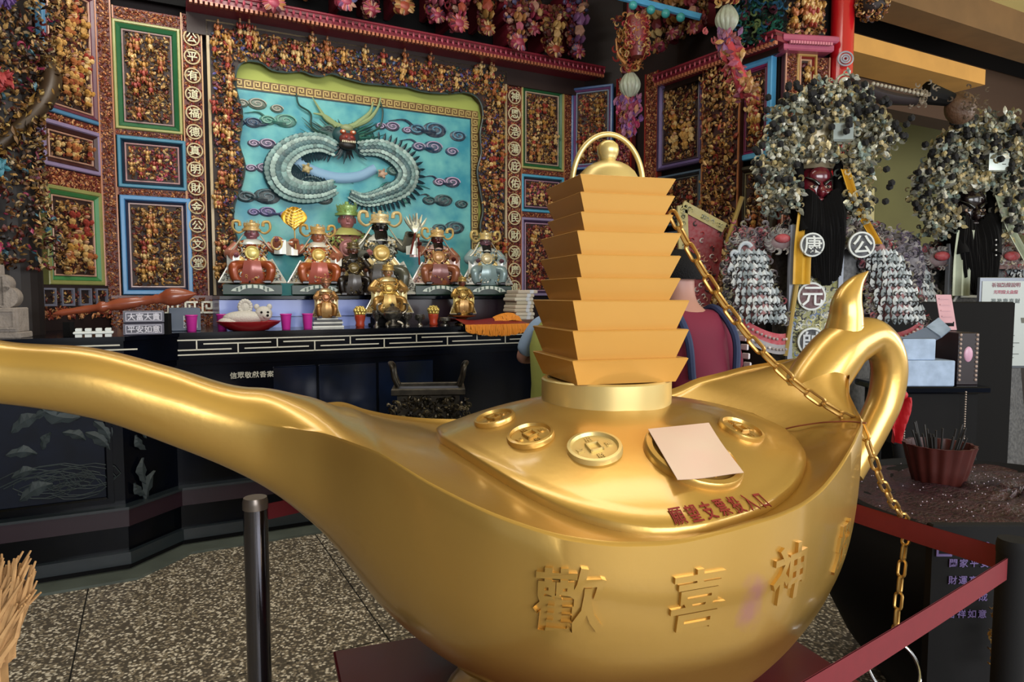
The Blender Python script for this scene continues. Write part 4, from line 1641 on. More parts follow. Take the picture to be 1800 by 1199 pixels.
for px, py, c in ((537, 298, '#b0a074'), (669, 307, '#b89a84')):
    m = M(fr=fr)
    x, z = mu(px, py)
    m.ball((x, -.07, z), (.034, .03, .032), col=lin(c))
    for k in range(5):
        a = k * 1.256
        m.tube([(x + math.cos(a) * .02, -.08, z + math.sin(a) * .02), (x + math.cos(a) * .035, -.1, z + math.sin(a) * .035), (x + math.cos(a) * .045, -.085, z + math.sin(a) * .045)], [.014, .012, .004], n=6, col=lin(c))
    m.build('dragon_claw', mat('dragon_paint', '#ffffff', rough=.45, attr=True), root, use_col=True)

# carved surround with a wavy inner edge
xo0, zo1 = W.sz(364, 42)
xo1, _ = W.sz(885, 130)
root = thing('carved_arch', 'carved gilded surround with wavy inner edge framing the dragon mural', 'arch', tuple(W.pt((xo0 + xo1) / 2, 1.6)), W.a)
fr = (rot_z(W.a), W.P0)
inner_px = [(418, 520), (412, 470), (418, 430), (410, 395), (412, 360), (425, 325), (430, 290), (420, 255), (424, 225), (425, 195), (415, 160), (414, 130), (424, 112), (440, 108), (460, 112), (478, 124), (505, 128),
            (530, 126), (548, 133), (565, 135), (582, 130), (606, 138), (640, 147), (670, 150), (700, 153), (716, 154), (735, 160), (760, 164), (790, 165), (815, 163), (832, 168), (844, 182), (848, 205),
            (843, 235), (845, 270), (838, 300), (843, 335), (848, 370), (843, 400), (850, 430), (846, 470), (850, 520)]
inner = [W.sz(a, b, .03) for a, b in inner_px]
outer = []
cx, cz = (xo0 + xo1) / 2, 2.2
n = len(inner)
for x, z in inner:
    # project outwards to the outer rectangle
    dx, dz = x - cx, z - cz
    t = 1e9
    for lim, d in ((xo0 - cx, dx), (xo1 - cx, dx)):
        if d * lim > 0:
            t = min(t, lim / d)
    if dz > 0:
        t = min(t, (zo1 - cz) / dz)
    outer.append((cx + dx * t, cz + dz * t))
rows = np.array([[(x, -.0, z) for x, z in outer], [(x, -.032, z) for x, z in outer], [(x, -.05, z) for x, z in inner], [(x, .0, z) for x, z in inner]])
m = M(fr=fr)
m.grid(rows)
m.build('surround_board', mat('surround_board', '#2a1710', rough=.6), root)
ip = np.array(inner)
mid_top = ip[12:31]


def in_arch(x, z):
    left = np.interp(z, ip[:12, 1], ip[:12, 0])
    right = np.interp(z, ip[32:, 1][::-1], ip[32:, 0][::-1])
    top = np.interp(x, mid_top[:, 0], mid_top[:, 1])
    return (x < left - .01) | (x > right + .01) | (z > top + .01)


m = M(fr=fr)
relief(m, xo0 + .03, xo1 - .03, 1.62, zo1 - .03, .03, PAL_ARCH, y=-.038, depth=.035, inside=in_arch, scr=.5, leaf=.25, dens=1.3)
for i in range(90):
    k = rng.integers(0, n - 1)
    t = rng.uniform(.25, .9)
    x = inner[k][0] * (1 - t) + outer[k][0] * t
    z = inner[k][1] * (1 - t) + outer[k][1] * t
    if z > 1.66:
        figures(m, x - .04, x + .04, z - .05, z - .05, .13, 1, y=-.07)
m.build('carved_relief', CARVE, root, use_col=True, kind='stuff')
m = M(fr=fr)
rim = spline([(x, -.045, z) for x, z in inner], 3)
m.tube(rim, .008, n=6)
m.build('inner_edge', paint('#3a4a4a'), root)
m = M(fr=fr)
m.box(xo0 - .012, xo0 + .008, -.05, 0, 1.6, zo1 + .01, bev=.004)
m.box(xo1 - .008, xo1 + .012, -.05, 0, 1.6, zo1 + .01, bev=.004)
m.box(xo0 - .012, xo1 + .012, -.05, 0, zo1, zo1 + .02, bev=.004)
m.build('outer_bead', paint('#b09a72'), root)
# ------------------------------------------------------------------ black lacquer altar counter
LACQ = mat('altar_black_lacquer', '#050609', rough=.14, var=.4, vscale=3, color2='#0a1020', coat=.0, spec=.16)
LACQ2 = mat('altar_dark_purple_lacquer', '#2a1824', rough=.3, var=.3, vscale=6)
SILV = mat('inlaid_pale_line', '#b9b3a0', rough=.35, metal=.3)
GREYL = mat('altar_grey_lacquer', '#232b31', rough=.35, var=.3, vscale=6, coat=.3)
TOPZ = 1.37


def wd(d, px, py):
    """local coordinates (x along the altar, z) on the 28 degree plane at distance d"""
    return main_wall(d).sz(px, py)


altar = thing('altar_counter', 'long black lacquered altar counter with inlaid meander band and stepped front', 'altar', tuple(main_wall(4.9).pt(.4, 0)), math.radians(28))
A28 = math.radians(28)
FR0 = (rot_z(A28), np.zeros(3))          # local y = distance from the camera foot along -N28
xA1 = wd(4.5, 227, 1010)[0]             # end of the forward left block
xC0 = wd(4.78, 319, 967)[0]
xEND = 3.05
foot = [(-4.2, 4.5), (xA1, 4.5), (xC0, 4.78), (xEND, 4.78), (xEND, 5.75), (-4.2, 5.75)]


def off_poly(d):
    """footprint of the altar with its front moved d towards the camera"""
    return [(-4.2, 4.5 - d), (xA1 + d * .25, 4.5 - d), (xC0 + d * .25, 4.78 - d), (xEND + d, 4.78 - d), (xEND + d, 5.75), (-4.2, 5.75)]


for z0, z1, d, mt, nm in ((0, .05, .03, BLACK, 'plinth'), (.05, .12, .06, GREYL, 'grey_step'), (.12, .27, .02, LACQ, 'lower_panel_band'), (.27, .37, .05, LACQ2, 'purple_band'), (.37, .385, .06, GREYL, 'bead_line'),
                          (.385, 1.16, -.02, LACQ, 'cabinet_body'), (1.16, 1.20, .03, LACQ, 'waist_bead'), (1.20, 1.345, .07, LACQ, 'meander_band'), (1.345, TOPZ, .10, LACQ, 'counter_top')):
    m = M(fr=FR0)
    m.prism(off_poly(d), z0, z1, axis='z')
    m.build(nm, mt, altar)
# concrete kerb along the altar
m = M(fr=FR0)
m.prism(off_poly(.20), 0, .015, axis='z')
m.build('kerb', mat('kerb_concrete', '#5a625c', rough=.6, var=.4, vscale=6), kind='structure')

# inlaid meander: interlocking T shapes in two rows
for seg, (x0, x1, y) in enumerate(((-3.2, xA1, 4.43), (xC0, xEND, 4.71))):
    m = M(fr=FR0)
    z0, z1 = 1.225, 1.325
    t = .008
    m.box(x0, x1, y - .004, y + .01, z1 - t, z1)
    m.box(x0, x1, y - .004, y + .01, z0, z0 + t)
    s = .46
    n = int((x1 - x0) / s)
    st_ = (x1 - x0) / n
    for i in range(n):
        o = x0 + i * st_
        # hanging T and standing T, interlocked
        m.box(o + st_ * .25 - t / 2, o + st_ * .25 + t / 2, y - .004, y + .01, z0 + .030, z1)
        m.box(o - st_ * .17, o + st_ * .67, y - .004, y + .01, z0 + .030, z0 + .030 + t)
        m.box(o + st_ * .75 - t / 2, o + st_ * .75 + t / 2, y - .004, y + .01, z0, z0 + .066)
        m.box(o + st_ * .33, o + st_ * 1.17, y - .004, y + .01, z0 + .066, z0 + .066 + t)
    m.build('inlaid_meander', SILV, altar, kind='stuff')
# front panels with carved leaves and waves on the forward block and on the oblique face
LEAFP = mat('grey_green_inlay', '#343e42', rough=.6, var=.5, vscale=10)
INDIG = mat('indigo_panel', '#0b101c', rough=.5, var=.5, vscale=8, color2='#141c30', spec=.2)


def leaf_shape(m, x, z, L, a, y, bend=.2):
    n = 7
    P = []
    for i in range(n):
        k = i / (n - 1)
        w = L * .22 * math.sin(math.pi * min(1, k * .9 + .06)) * (1 + .25 * math.sin(k * 14))
        cx = k * L
        cz = bend * L * math.sin(k * 2.4)
        row = []
        for q, yy in ((-1, y), (0, y - .012), (1, y)):
            X, Z = cx, cz + q * w
            row.append((x + X * math.cos(a) - Z * math.sin(a), yy, z + X * math.sin(a) + Z * math.cos(a)))
        P.append(row)
    m.grid(np.array(P))


yA = 4.52
panel_x0, panel_x1 = xA1 - 1.25, xA1 - .10
m = M(fr=FR0)
m.box(panel_x0, panel_x1, yA - .012, yA + .01, .44, 1.10, bev=.004)
m.build('front_panel', INDIG, altar)
m = M(fr=FR0)
mitre_frame(m, panel_x0 - .04, panel_x1 + .04, .40, 1.14, [(0, yA), (0, yA - .02), (.03, yA - .02), (.04, yA - .012)])
m.build('panel_frame', LACQ, altar)
for px, py, L, a in ((20, 760, .16, .4), (10, 800, .14, -.2), (35, 880, .17, .3), (75, 790, .1, 1.0), (60, 735, .14, .2), (100, 730, .18, .5), (130, 725, .18, .2), (150, 760, .16, -.9), (110, 760, .12, -.6), (165, 740, .15, -1.2), (140, 735, .2, 2.6), (20, 840, .12, .1)):
    x, z = wd(4.505, px, py)
    m = M(fr=FR0)
    leaf_shape(m, x, z, L, a, 4.505)
    m.build('inlaid_leaf', LEAFP, altar)
m = M(fr=FR0)
for k in range(12):
    x, z = wd(4.505, 60 + 9 * k, 850 + 12 * math.sin(k))
    sp = [(x + (.03 + .007 * j) * math.cos(j * .7) * 1.6, 4.506, z + (.03 + .007 * j) * math.sin(j * .7) * .7) for j in range(14)]
    m.tube(sp, .003, n=4)
m.build('inlaid_waves', LEAFP, altar, kind='stuff')
# oblique face
ob = Wall(tuple((np.array([xA1 + .005, 4.52, 0]) @ rot_z(A28).T)[:2]), 28 + math.degrees(math.atan2(4.78 - 4.5, xC0 - xA1)))
for py, L, a in ((770, .16, 1.2), (790, .12, 2.0), (745, .1, .9), (850, .16, 1.5), (880, .18, 1.0), (870, .12, 2.1)):
    x, z = ob.sz(252, py)
    m = M(fr=(rot_z(ob.a), ob.P0))
    leaf_shape(m, x, z, L, a, -.012)
    m.build('inlaid_leaf', LEAFP, altar)
# small pale lettering on the front
for i, ch in enumerate('信眾敬獻香案一座'):
    x, z = wd(4.80, 410 + i * 13, 660 - i * .6)
    V, F = glyphs(ch, .1)
    m = M(fr=FR0)
    m.raw(V * .045 + np.array([x, 4.793, z]), F)
    m.build('small_character', SILV, altar)
# drawer fronts
for a, b in ((560, 660), (665, 760), (480, 555)):
    x0, z1 = wd(4.8, a, 652)
    x1, _ = wd(4.8, b, 650)
    m = M(fr=FR0)
    m.box(x0, x1, 4.79, 4.81, .72, 1.12, bev=.006)
    m.build('drawer_front', mat('blue_glint_lacquer', '#060b16', rough=.15, coat=.5, var=.6, vscale=4, color2='#0d1d3c'), altar)  # blue reflections of the black lacquer are put into its colour

# ------------------------------------------------------------------ step for the statues
STZ = 1.60
step = thing('statue_step', 'raised step behind the counter carrying the row of deity statues', 'shelf', tuple(main_wall(5.4).pt(.5, TOPZ)), A28)
xs0 = wd(5.15, 386, 540)[0]
xs1 = wd(5.15, 905, 540)[0]
xm = wd(5.15, 652, 540)[0]
m = M(fr=FR0)
m.box(xs0, xs1, 5.13, 5.78, STZ - .03, STZ, bev=.004)
m.build('step_board', LACQ, step)
m = M(fr=FR0)
m.box(xs0, xm, 5.17, 5.74, TOPZ, STZ - .03)
m.build('blue_riser', mat('periwinkle_riser', '#8fa2e8', rough=.35, var=.35, vscale=2.2, color2='#6a7cc8', coat=.3), step)
m = M(fr=FR0)
m.box(xm, xs1, 5.17, 5.74, TOPZ, STZ - .03)
m.build('purple_riser', mat('dark_plum_riser', '#241420', rough=.35, var=.4, vscale=3, coat=.3), step)
m = M(fr=FR0)
m.box(xs0 + .02, xm, 5.165, 5.172, TOPZ + .075, TOPZ + .08)
m.build('riser_line', paint('#3a4a7a'), step)

# ------------------------------------------------------------------ deity statues
CP = {}


def A(m, name, root, use=True, kind=None, smooth=True, mt=None):
    o = m.build(name, mt or STAT, root, use_col=True, kind=kind)
    if smooth:
        smooth_by_angle(o, 55)
    return o


STAT = mat('glazed_statue_paint', '#ffffff', rough=.28, metal=.2, attr=True, coat=.3)
STAT_G = mat('gilded_statue', '#ffffff', rough=.32, metal=.6, attr=True)


def deity(label, px, ybase, ytop, d, robe, trim, face, belt, hat='#c9a860', base='#123222', plaque=True, metal=False, seed=1, flaps=True, beard=None, prop=None, chest=None, group=None, zbase=STZ, leafy=False, slim=1.0, words_=None, name='deity_statue', raised=0):
    x, _ = wd(d, px, ybase)
    P0 = main_wall(d).pt(x, 0)
    z0 = zbase
    _, zt = wd(d, px, ytop)
    H = zt - z0
    root = thing(name, label, 'statue', (P0[0], P0[1], z0), A28 - math.radians(8), group)
    fr = (rot_z(A28 - math.radians(8)) * H, np.array([P0[0], P0[1], z0]))
    SM = STAT_G if metal else STAT
    r_ = np.random.default_rng(seed)
    L_ = {k: np.array(lin(v)) for k, v in dict(robe=robe, trim=trim, face=face, belt=belt, hat=hat, base=base).items()}
    b0 = 0.0
    if plaque:
        m = M(fr=fr)
        m.box(-.33 * slim, .33 * slim, -.20, .18, 0, .14, bev=.015, col=L_['base'])
        o = m.build('plinth', mat('green_marbled_paint', '#ffffff', rough=.35, attr=True, var=.6, vscale=18, color2='#0a1410'), root, use_col=True)
        m = M(fr=fr)
        th_ = np.linspace(.25, math.pi - .25, 12)
        rows = [[(math.cos(t) * r * 1.25, y, .03 + math.sin(t) * r * .5) for t in th_] for r, y in ((.20, -.20), (.20, -.215), (.12, -.215), (.12, -.20))]
        m.grid(np.array(rows), col=lin('#c8d0c4'))
        for i, t in enumerate(np.linspace(2.6, .55, 7)):
            c = (math.cos(t) * .2, -.218, .03 + math.sin(t) * .08)
            for q in range(3):
                m.box(c[0] - .010, c[0] + .010, c[1] - .004, c[1], c[2] - .018 + q * .013, c[2] - .010 + q * .013, col=lin('#2f5244'))
            m.box(c[0] - .003, c[0] + .003, c[1] - .004, c[1], c[2] - .02, c[2] + .02, col=lin('#2f5244'))
        m.build('name_plaque', mat('disc_paint', '#ffffff', rough=.45, attr=True), root, use_col=True)
        b0 = .14
    # robe: wide seated skirt narrowing to the waist
    s = (1 - b0)
    zz = lambda k: b0 + k * s
    prof = [(.30, 0, .17), (.32, .04, .19), (.30, .14, .20), (.24, .24, .18), (.17, .30, .13), (.15, .38, .11), (.17, .46, .11), (.18, .54, .10), (.14, .60, .08), (.05, .635, .05)]
    n = 36
    th_ = np.linspace(0, 2 * math.pi, n, endpoint=False)
    rows = []
    for rx, k, ry in prof:
        fold = 1 + (.05 * np.cos(th_ * 9) if k < .25 else 0)
        rows.append(np.stack([rx * slim * fold * np.cos(th_), ry * fold * np.sin(th_), np.full(n, zz(k))], 1))
    m = M(fr=fr)
    colr = np.tile(L_['robe'], (len(prof) * n, 1))
    m.grid(np.array(rows), closed_v=True, cap0=True, cap1=True, col=colr)
    A(m, 'robe', root, mt=SM)
    # knees and boots
    for k in (-1, 1):
        m = M(fr=fr)
        m.tube(spline([(k * .07, -.08, zz(.26)), (k * .2 * slim, -.2, zz(.24)), (k * .2 * slim, -.21, zz(.1)), (k * .17 * slim, -.2, zz(.03))], 5), np.interp(np.linspace(0, 15, 16), [0, 6, 15], [.06, .058, .045]), n=12, col=L_['robe'] * .75)
        A(m, 'leg', root, mt=SM)
        m = M(fr=fr)
        m.box(k * .17 * slim - .035, k * .17 * slim + .035, -.30, -.17, zz(0), zz(.05), bev=.012, col=lin('#20181c'))
        m.build('boot', SM, root, use_col=True)
    # apron panel with trim
    m = M(fr=fr)
    G = np.array([[(u * .09 * (1 + .5 * (1 - v)), -.19 - .035 * math.sin(v * 2.4) + abs(u) * .02, zz(.02 + .30 * v)) for u in np.linspace(-1, 1, 7)] for v in np.linspace(0, 1, 8)])
    m.grid(G, col=L_['belt'] * .8 + .05)
    A(m, 'apron', root, mt=SM)
    # sleeves
    for k in (-1, 1):
        up = (prop and k == (1 if prop[1] > 0 else -1))
        sh = (k * .17 * slim, 0, zz(.55))
        el = (k * .26 * slim, -.04, zz(.42 if not up else .50))
        ha = (k * .19 * slim, -.17, zz(.39)) if not up else (k * .30 * slim, -.14, zz(.62))
        m = M(fr=fr)
        pp = spline([sh, el, ha], 6)
        m.tube(pp, np.interp(range(13), [0, 6, 12], [.052, .058, .066]), n=12, col=L_['robe'] * .8 + L_['trim'] * .12)
        # hanging cuff
        m.grid(np.array([[(ha[0] + k * .02 + u * .07, ha[1] - .01 + .03 * abs(u), ha[2] - v * .20 * s) for u in np.linspace(-1, 1, 5)] for v in np.linspace(0, 1, 5)]), col=L_['trim'])
        A(m, 'sleeve', root, mt=SM)
        m = M(fr=fr)
        m.ball((ha[0] - k * .02, ha[1] - .06, ha[2]), (.030, .035, .032), n=10, m=7, col=L_['face'])
        for j in range(4):
            m.tube([(ha[0] - k * .02 - .02 + j * .013, ha[1] - .085, ha[2] + .012), (ha[0] - k * .02 - .02 + j * .013, ha[1] - .105, ha[2]), (ha[0] - k * .02 - .02 + j * .013, ha[1] - .09, ha[2] - .018)], .0075, n=5, col=L_['face'])
        A(m, 'hand', root, mt=SM)
    # embroidery and armour in relief over robe and shoulders
    m = M(fr=fr)
    N = 620
    u = r_.uniform(-1, 1, N)
    k = r_.uniform(.02, .58, N)
    rx = np.interp(k, [p[1] for p in prof], [p[0] for p in prof]) * slim
    ry = np.interp(k, [p[1] for p in prof], [p[2] for p in prof])
    ang = -math.pi / 2 + u * 1.5
    keep = (np.abs(u) > .28) | (r_.random(N) < .25)
    P = np.stack([rx * np.cos(ang) * 1.02, ry * np.sin(ang) * 1.05, b0 + k * s], 1)[keep]
    nk = len(P)
    pal = np.array([L_['trim'], L_['trim'], L_['robe'] * 1.2, L_['hat'], np.array(lin('#20181c')), L_['hat'] * 1.15])
    m.scatter(SCR_V, SCR_F, P[::2], np.full((len(P[::2]), 3), .020), r_.uniform(0, 6, len(P[::2])), pal[r_.integers(0, 6, len(P[::2]))])
    m.scatter(LEAF_V, LEAF_F, P[1::2], np.full((len(P[1::2]), 3), .022), r_.uniform(0, 6, len(P[1::2])), pal[r_.integers(0, 6, len(P[1::2]))])
    m.build('embroidery', SM, root, use_col=True, kind='stuff')
    # flared pale skirt flaps with dark rosettes
    for k in (-1, 1):
        m = M(fr=fr)
        G = np.array([[(k * (.13 + .06 * v + (.09 + .10 * v) * u) * slim, -.15 - .07 * v * (1 - u) + .05 * u * u, zz(.30 - .28 * v + .05 * u * (1 - v))) for u in np.linspace(0, 1, 6)] for v in np.linspace(0, 1, 8)])
        m.grid(G, col=L_['trim'] * .8)
        m.tube(G[:, -1], .010, n=5, col=lin('#d4d0c4'))
        m.tube(G[-1], .010, n=5, col=lin('#d4d0c4'))
        Q = G[1:-1, 1:-1].reshape(-1, 3) - (0, .01, 0)
        m.scatter(SCR_V, SCR_F, Q, np.full((len(Q), 3), .022), r_.uniform(0, 6, len(Q)), np.array([lin('#2a2428'), L_['robe'], L_['hat']])[r_.integers(0, 3, len(Q))])
        A(m, 'skirt_flap', root, mt=SM)
    # gold shoulder guards curving down
    for k in (-1, 1):
        m = M(fr=fr)
        G = np.array([[(k * (.10 + .17 * v + .03 * u) * slim, -.13 - .06 * math.sin(v * 3) + .03 * u * u, zz(.36 - .26 * v + .03 * u)) for u in np.linspace(-1, 1, 5)] for v in np.linspace(0, 1, 7)])
        m.grid(G, col=L_['hat'])
        m.tube(G[:, 0], .008, n=5, col=lin('#d8d4c8'))
        m.tube(G[:, -1], .008, n=5, col=lin('#d8d4c8'))
        A(m, 'knee_guard', root, mt=SM)
    # belt and disc
    m = M(fr=fr)
    m.lathe([(.155 * slim, -.02), (.165 * slim, 0), (.155 * slim, .02)], c=(0, 0, zz(.36)), n=28, sy=.75, col=L_['belt'], cap=False)
    A(m, 'belt', root, mt=SM)
    m = M(fr=fr)
    R = np.array([[1, 0, 0], [0, 0, 1], [0, -1, 0.0]]) @ np.diag([1, 1, -1.0])
    m.lathe([(.085, 0), (.085, .02), (.075, .03), (.06, .022), (.055, .03), (.035, .036), (.001, .038)], c=(0, -.10, zz(.43)), n=24, R=R, col=L_['hat'] if not chest else lin(chest))
    A(m, 'chest_disc', root, mt=SM)
    # collar
    m = M(fr=fr)
    m.lathe([(.15, -.03), (.13, .0), (.09, .03), (.06, .045)], c=(0, -.01, zz(.585)), n=24, sy=.8, col=L_['trim'], cap=False)
    A(m, 'collar', root, mt=SM)
    # head
    hc = np.array([0, -.03, zz(.70)])
    m = M(fr=fr)
    m.ball(hc, (.072, .075, .092), n=20, m=14, col=L_['face'])
    m.ball(hc + (0, -.075, -.005), (.013, .018, .022), n=8, m=6, col=L_['face'] * 1.1)
    for k in (-1, 1):
        m.ball(hc + (k * .03, -.066, .015), (.014, .008, .007), n=8, m=5, col=lin('#e8e2d4'))
        m.ball(hc + (k * .03, -.073, .015), (.006, .004, .006), n=6, m=4, col=lin('#101010'))
        m.box(k * .03 - .016, k * .03 + .016, hc[1] - .076, hc[1] - .062, hc[2] + .028, hc[2] + .036, col=lin('#18100c'))
        m.ball(hc + (k * .074, 0, -.005), (.012, .02, .03), n=8, m=6, col=L_['face'])
    m.box(-.018, .018, hc[1] - .074, hc[1] - .06, hc[2] - .042, hc[2] - .034, col=lin('#7a2a26'))
    A(m, 'head', root, mt=SM)
    if beard:
        m = M(fr=fr)
        for q in np.linspace(-.05, .05, 9):
            m.tube(spline([(q, hc[1] - .05, hc[2] - .045), (q * 1.1, hc[1] - .085, hc[2] - .12), (q * .6, hc[1] - .085, hc[2] - .22 + abs(q))], 4), np.linspace(.014, .003, 9), n=5, col=lin(beard))
        A(m, 'beard', root, mt=SM)
    # hat: band, cap, crest, two curling flaps
    m = M(fr=fr)
    m.lathe([(.080, .03), (.110, .035), (.112, .055), (.086, .06), (.084, .085), (.092, .10), (.090, .125), (.05, .135), (.02, .14), (.018, .165), (.002, .17)], c=hc, n=24, col=L_['hat'])
    N = 60
    a = r_.uniform(math.pi, 2 * math.pi, N)
    m.scatter(SCR_V, SCR_F, np.stack([np.cos(a) * .088, hc[1] + np.sin(a) * .088, hc[2] + r_.uniform(.04, .15, N)], 1), np.full((N, 3), .012), r_.uniform(0, 6, N), np.array([L_['hat'] * 1.2, L_['trim']])[r_.integers(0, 2, N)])
    A(m, 'hat', root, mt=SM, smooth=False)
    if flaps:
        for k in (-1, 1):
            m = M(fr=fr)
            pp = spline([hc + (k * .08, 0, .04), hc + (k * .15, -.01, .01), hc + (k * .21, -.02, .06), hc + (k * .20, -.02, .14), hc + (k * .14, -.02, .14), hc + (k * .13, -.02, .09)], 5)
            m.tube(pp, np.linspace(.024, .042, len(pp)), n=8, flat=.5, col=L_['hat'] * 1.1)
            A(m, 'hat_flap', root, mt=SM)
            m = M(fr=fr)
            pp = spline([hc + (k * .09, 0, .0), hc + (k * .14, -.02, -.08), hc + (k * .19, -.03, -.15), hc + (k * .24, -.03, -.20)], 5)
            m.tube(pp, np.linspace(.016, .024, len(pp)), n=8, flat=.4, col=L_['trim'] * .7 + L_['hat'] * .3)
            A(m, 'ribbon', root, mt=SM)
    if prop:
        kind, side = prop
        hx = side * .28 * slim
        hz_ = zz(.62)
        m = M(fr=fr)
        if kind == 'leaf':
            m.tube([(hx, -.2, hz_ - .1), (hx - .01, -.2, hz_ + .14)], .008, n=6, col=L_['hat'])
            n_ = 12
            rows = []
            for i in range(n_ + 1):
                v = i / n_
                w = .155 * math.sin(math.pi * min(1, v * .92 + .04)) ** .75
                rows.append([(hx - .01 + u * w, -.21 + .02 * abs(math.sin(u * 16 + v * 3)) * .6 - .02 * (1 - abs(u)), hz_ + .12 + v * .30 + abs(u) * .05 * (1 - v)) for u in np.linspace(-1, 1, 17)])
            m.grid(np.array(rows), col=lin('#c9992e'))
            for i in range(6):
                v = .12 + i * .13
                for q in (-1, 1):
                    m.tube([(hx - .01, -.235, hz_ + .12 + v * .30), (hx - .01 + q * .11 * math.sin(math.pi * v) ** .6, -.225, hz_ + .17 + v * .30)], .006, n=5, col=lin('#e0c070'))
            A(m, 'leaf_fan', root, mt=STAT_G)
        elif kind == 'plume':
            m.tube([(hx, -.2, hz_ - .2), (hx + side * .05, -.2, hz_ + .02)], .012, n=6, col=lin('#6a2a22'))
            for i in range(26):
                a = r_.uniform(-.75, .75)
                L = r_.uniform(.12, .24)
                b = np.array([hx + side * .05, -.2, hz_ + .0])
                m.tube([b, b + (math.sin(a) * L * .6, -.01, math.cos(a) * L * .7), b + (math.sin(a) * L * .8, 0, math.cos(a) * L)], [.006, .014, .004], n=5, col=lin(('#c8c4a8', '#7a7a6a')[i % 2]))
            A(m, 'feather_fan', root, mt=SM)
        elif kind == 'ring':
            th_ = np.linspace(0, 2 * math.pi, 16, endpoint=False)
            m.tube(np.stack([hx + .06 * np.cos(th_), np.full(16, -.2), zz(.56) + .07 * np.sin(th_)], 1), .012, n=6, closed=True, col=L_['hat'])
            A(m, 'ring', root, mt=SM)
        elif kind == 'rod':
            m.tube([(hx, -.2, zz(.30)), (hx + side * .01, -.2, zz(.72))], .012, n=6, col=lin('#7a2418'))
            m.ball((hx + side * .01, -.2, zz(.74)), .03, col=L_['hat'])
            A(m, 'rod', root, mt=SM)
    return root, fr


deity('seated deity statue in orange robe with cloud collar, leftmost on the step', 445, 515, 374, 5.32, '#a8502a', '#c8ccc4', '#8a5660', '#a03a24', hat='#c9a868', seed=1, prop=('ring', 1), chest='#d8c878')
deity('seated deity statue in orange robe holding a golden leaf fan', 560, 515, 382, 5.32, '#b0582c', '#d4cfc0', '#a8664a', '#b04020', hat='#cba660', seed=2, prop=('leaf', -1), chest='#d8b868')
deity('seated deity statue with black face between gold flaps, holding a feather fan', 668, 480, 348, 5.38, '#5a5a4c', '#c8c8bc', '#0f0c0c', '#3a3026', hat='#d8c08a', seed=3, prop=('plume', 1), chest='#c8a860', beard='#0a0808', plaque=False)
deity('seated deity statue with dark red face, brown robe and plaque, right of the feather fan', 768, 516, 388, 5.32, '#9a5a3a', '#c8a8a0', '#4a1a1a', '#7a3028', hat='#d0b070', seed=4, prop=('rod', -1), chest='#b88a58', beard='#1a0c0a')
deity('seated deity statue in pale blue grey robe, rightmost on the step', 852, 516, 394, 5.32, '#8fa6a8', '#d0d0c8', '#6a4a54', '#7f9a9c', hat='#cbb070', seed=5, chest='#c8b890', beard='#101010')
# central pink bare chested statue at the back, and the dark one before it
deity('bald pink faced statue with bare chest and pale crown, standing tallest at the back', 611, 500, 330, 5.55, '#7a4a40', '#a8a860', '#a86a6a', '#8a4038', hat='#8aa860', seed=6, flaps=False, plaque=False, chest='#b07a78')
deity('small dark brown seated statue with black beard under the pink faced one', 621, 514, 408, 5.24, '#1c1410', '#3a2c1c', '#5a3424', '#2a1c14', hat='#6a5a34', seed=7, flaps=False, plaque=False, beard='#0a0808')
deity('golden seated couple statue on dark pedestal at the middle front', 682, 548, 448, 5.0, '#b58a4a', '#cdbb88', '#b08a64', '#c8a048', hat='#c9a860', seed=8, flaps=False, plaque=False, metal=True, slim=1.1, zbase=1.46)
deity('small golden standing attendant statue on a striped black and white block', 573, 552, 476, 4.98, '#a8763e', '#c8b48a', '#a87a60', '#c09048', hat='#b07a5a', seed=9, flaps=False, plaque=False, metal=True, slim=.8, zbase=1.44)
deity('small golden statue on a round brass stand, right front', 812, 548, 474, 4.98, '#a8803e', '#c8b06a', '#7a4a3a', '#c09048', hat='#b89a5a', seed=10, flaps=False, plaque=False, metal=True, slim=.8, zbase=1.45)
# supports under the front statues
x, _ = wd(4.98, 573, 560)
t = thing('striped_block', 'black and white striped square block under the small standing statue', 'block', tuple(main_wall(4.98).pt(x, TOPZ)), A28)
for i, (c, k) in enumerate((('#d8d8d0', .11), ('#0c0c0c', .10), ('#c8c8c0', .105), ('#0c0c0c', .10), ('#c8c8c0', .075))):
    m = M(fr=(rot_z(A28), main_wall(4.98).pt(x, TOPZ)))
    m.box(-k, k, -k * .7, k * .7, i * .014, (i + 1) * .014, bev=.002)
    m.build('layer', paint(c, .3), t)
x, _ = wd(5.0, 682, 560)
t = thing('statue_pedestal', 'dark carved pedestal with pale dots under the golden couple statue', 'pedestal', tuple(main_wall(5.0).pt(x, TOPZ)), A28)
m = M(fr=(rot_z(A28), main_wall(5.0).pt(x, TOPZ)))
m.box(-.13, .13, -.08, .08, 0, .02, bev=.004)
m.box(-.11, .11, -.07, .07, .02, .07)
m.box(-.14, .14, -.09, .09, .07, .09, bev=.004)
m.build('pedestal_body', BLACK, t)
for i in range(9):
    m = M(fr=(rot_z(A28), main_wall(5.0).pt(x, TOPZ)))
    m.ball((-.12 + i * .03, -.092, .08), .007, n=8, m=5)
    m.build('pearl', paint('#c8c4b8'), t)
x, _ = wd(4.98, 812, 560)
c = main_wall(4.98).pt(x, TOPZ)
t = thing('brass_stand', 'round brass stand with wide dish under the small right statue', 'stand', tuple(c), A28)
m = M()
m.lathe([(.06, 0), (.06, .008), (.035, .02), (.03, .04), (.05, .055), (.11, .066), (.115, .074), (.05, .078), (.05, .082)], c=c, n=32)
o = m.build('dish', mat('polished_brass', '#b99a5c', rough=.25, metal=.9), t)
smooth_by_angle(o, 40)

# ------------------------------------------------------------------ things on the counter
def on(px, py, d):
    """world point on the counter top plane seen at px, using the distance d"""
    x, _ = wd(d, px, py)
    return main_wall(d).pt(x, TOPZ)


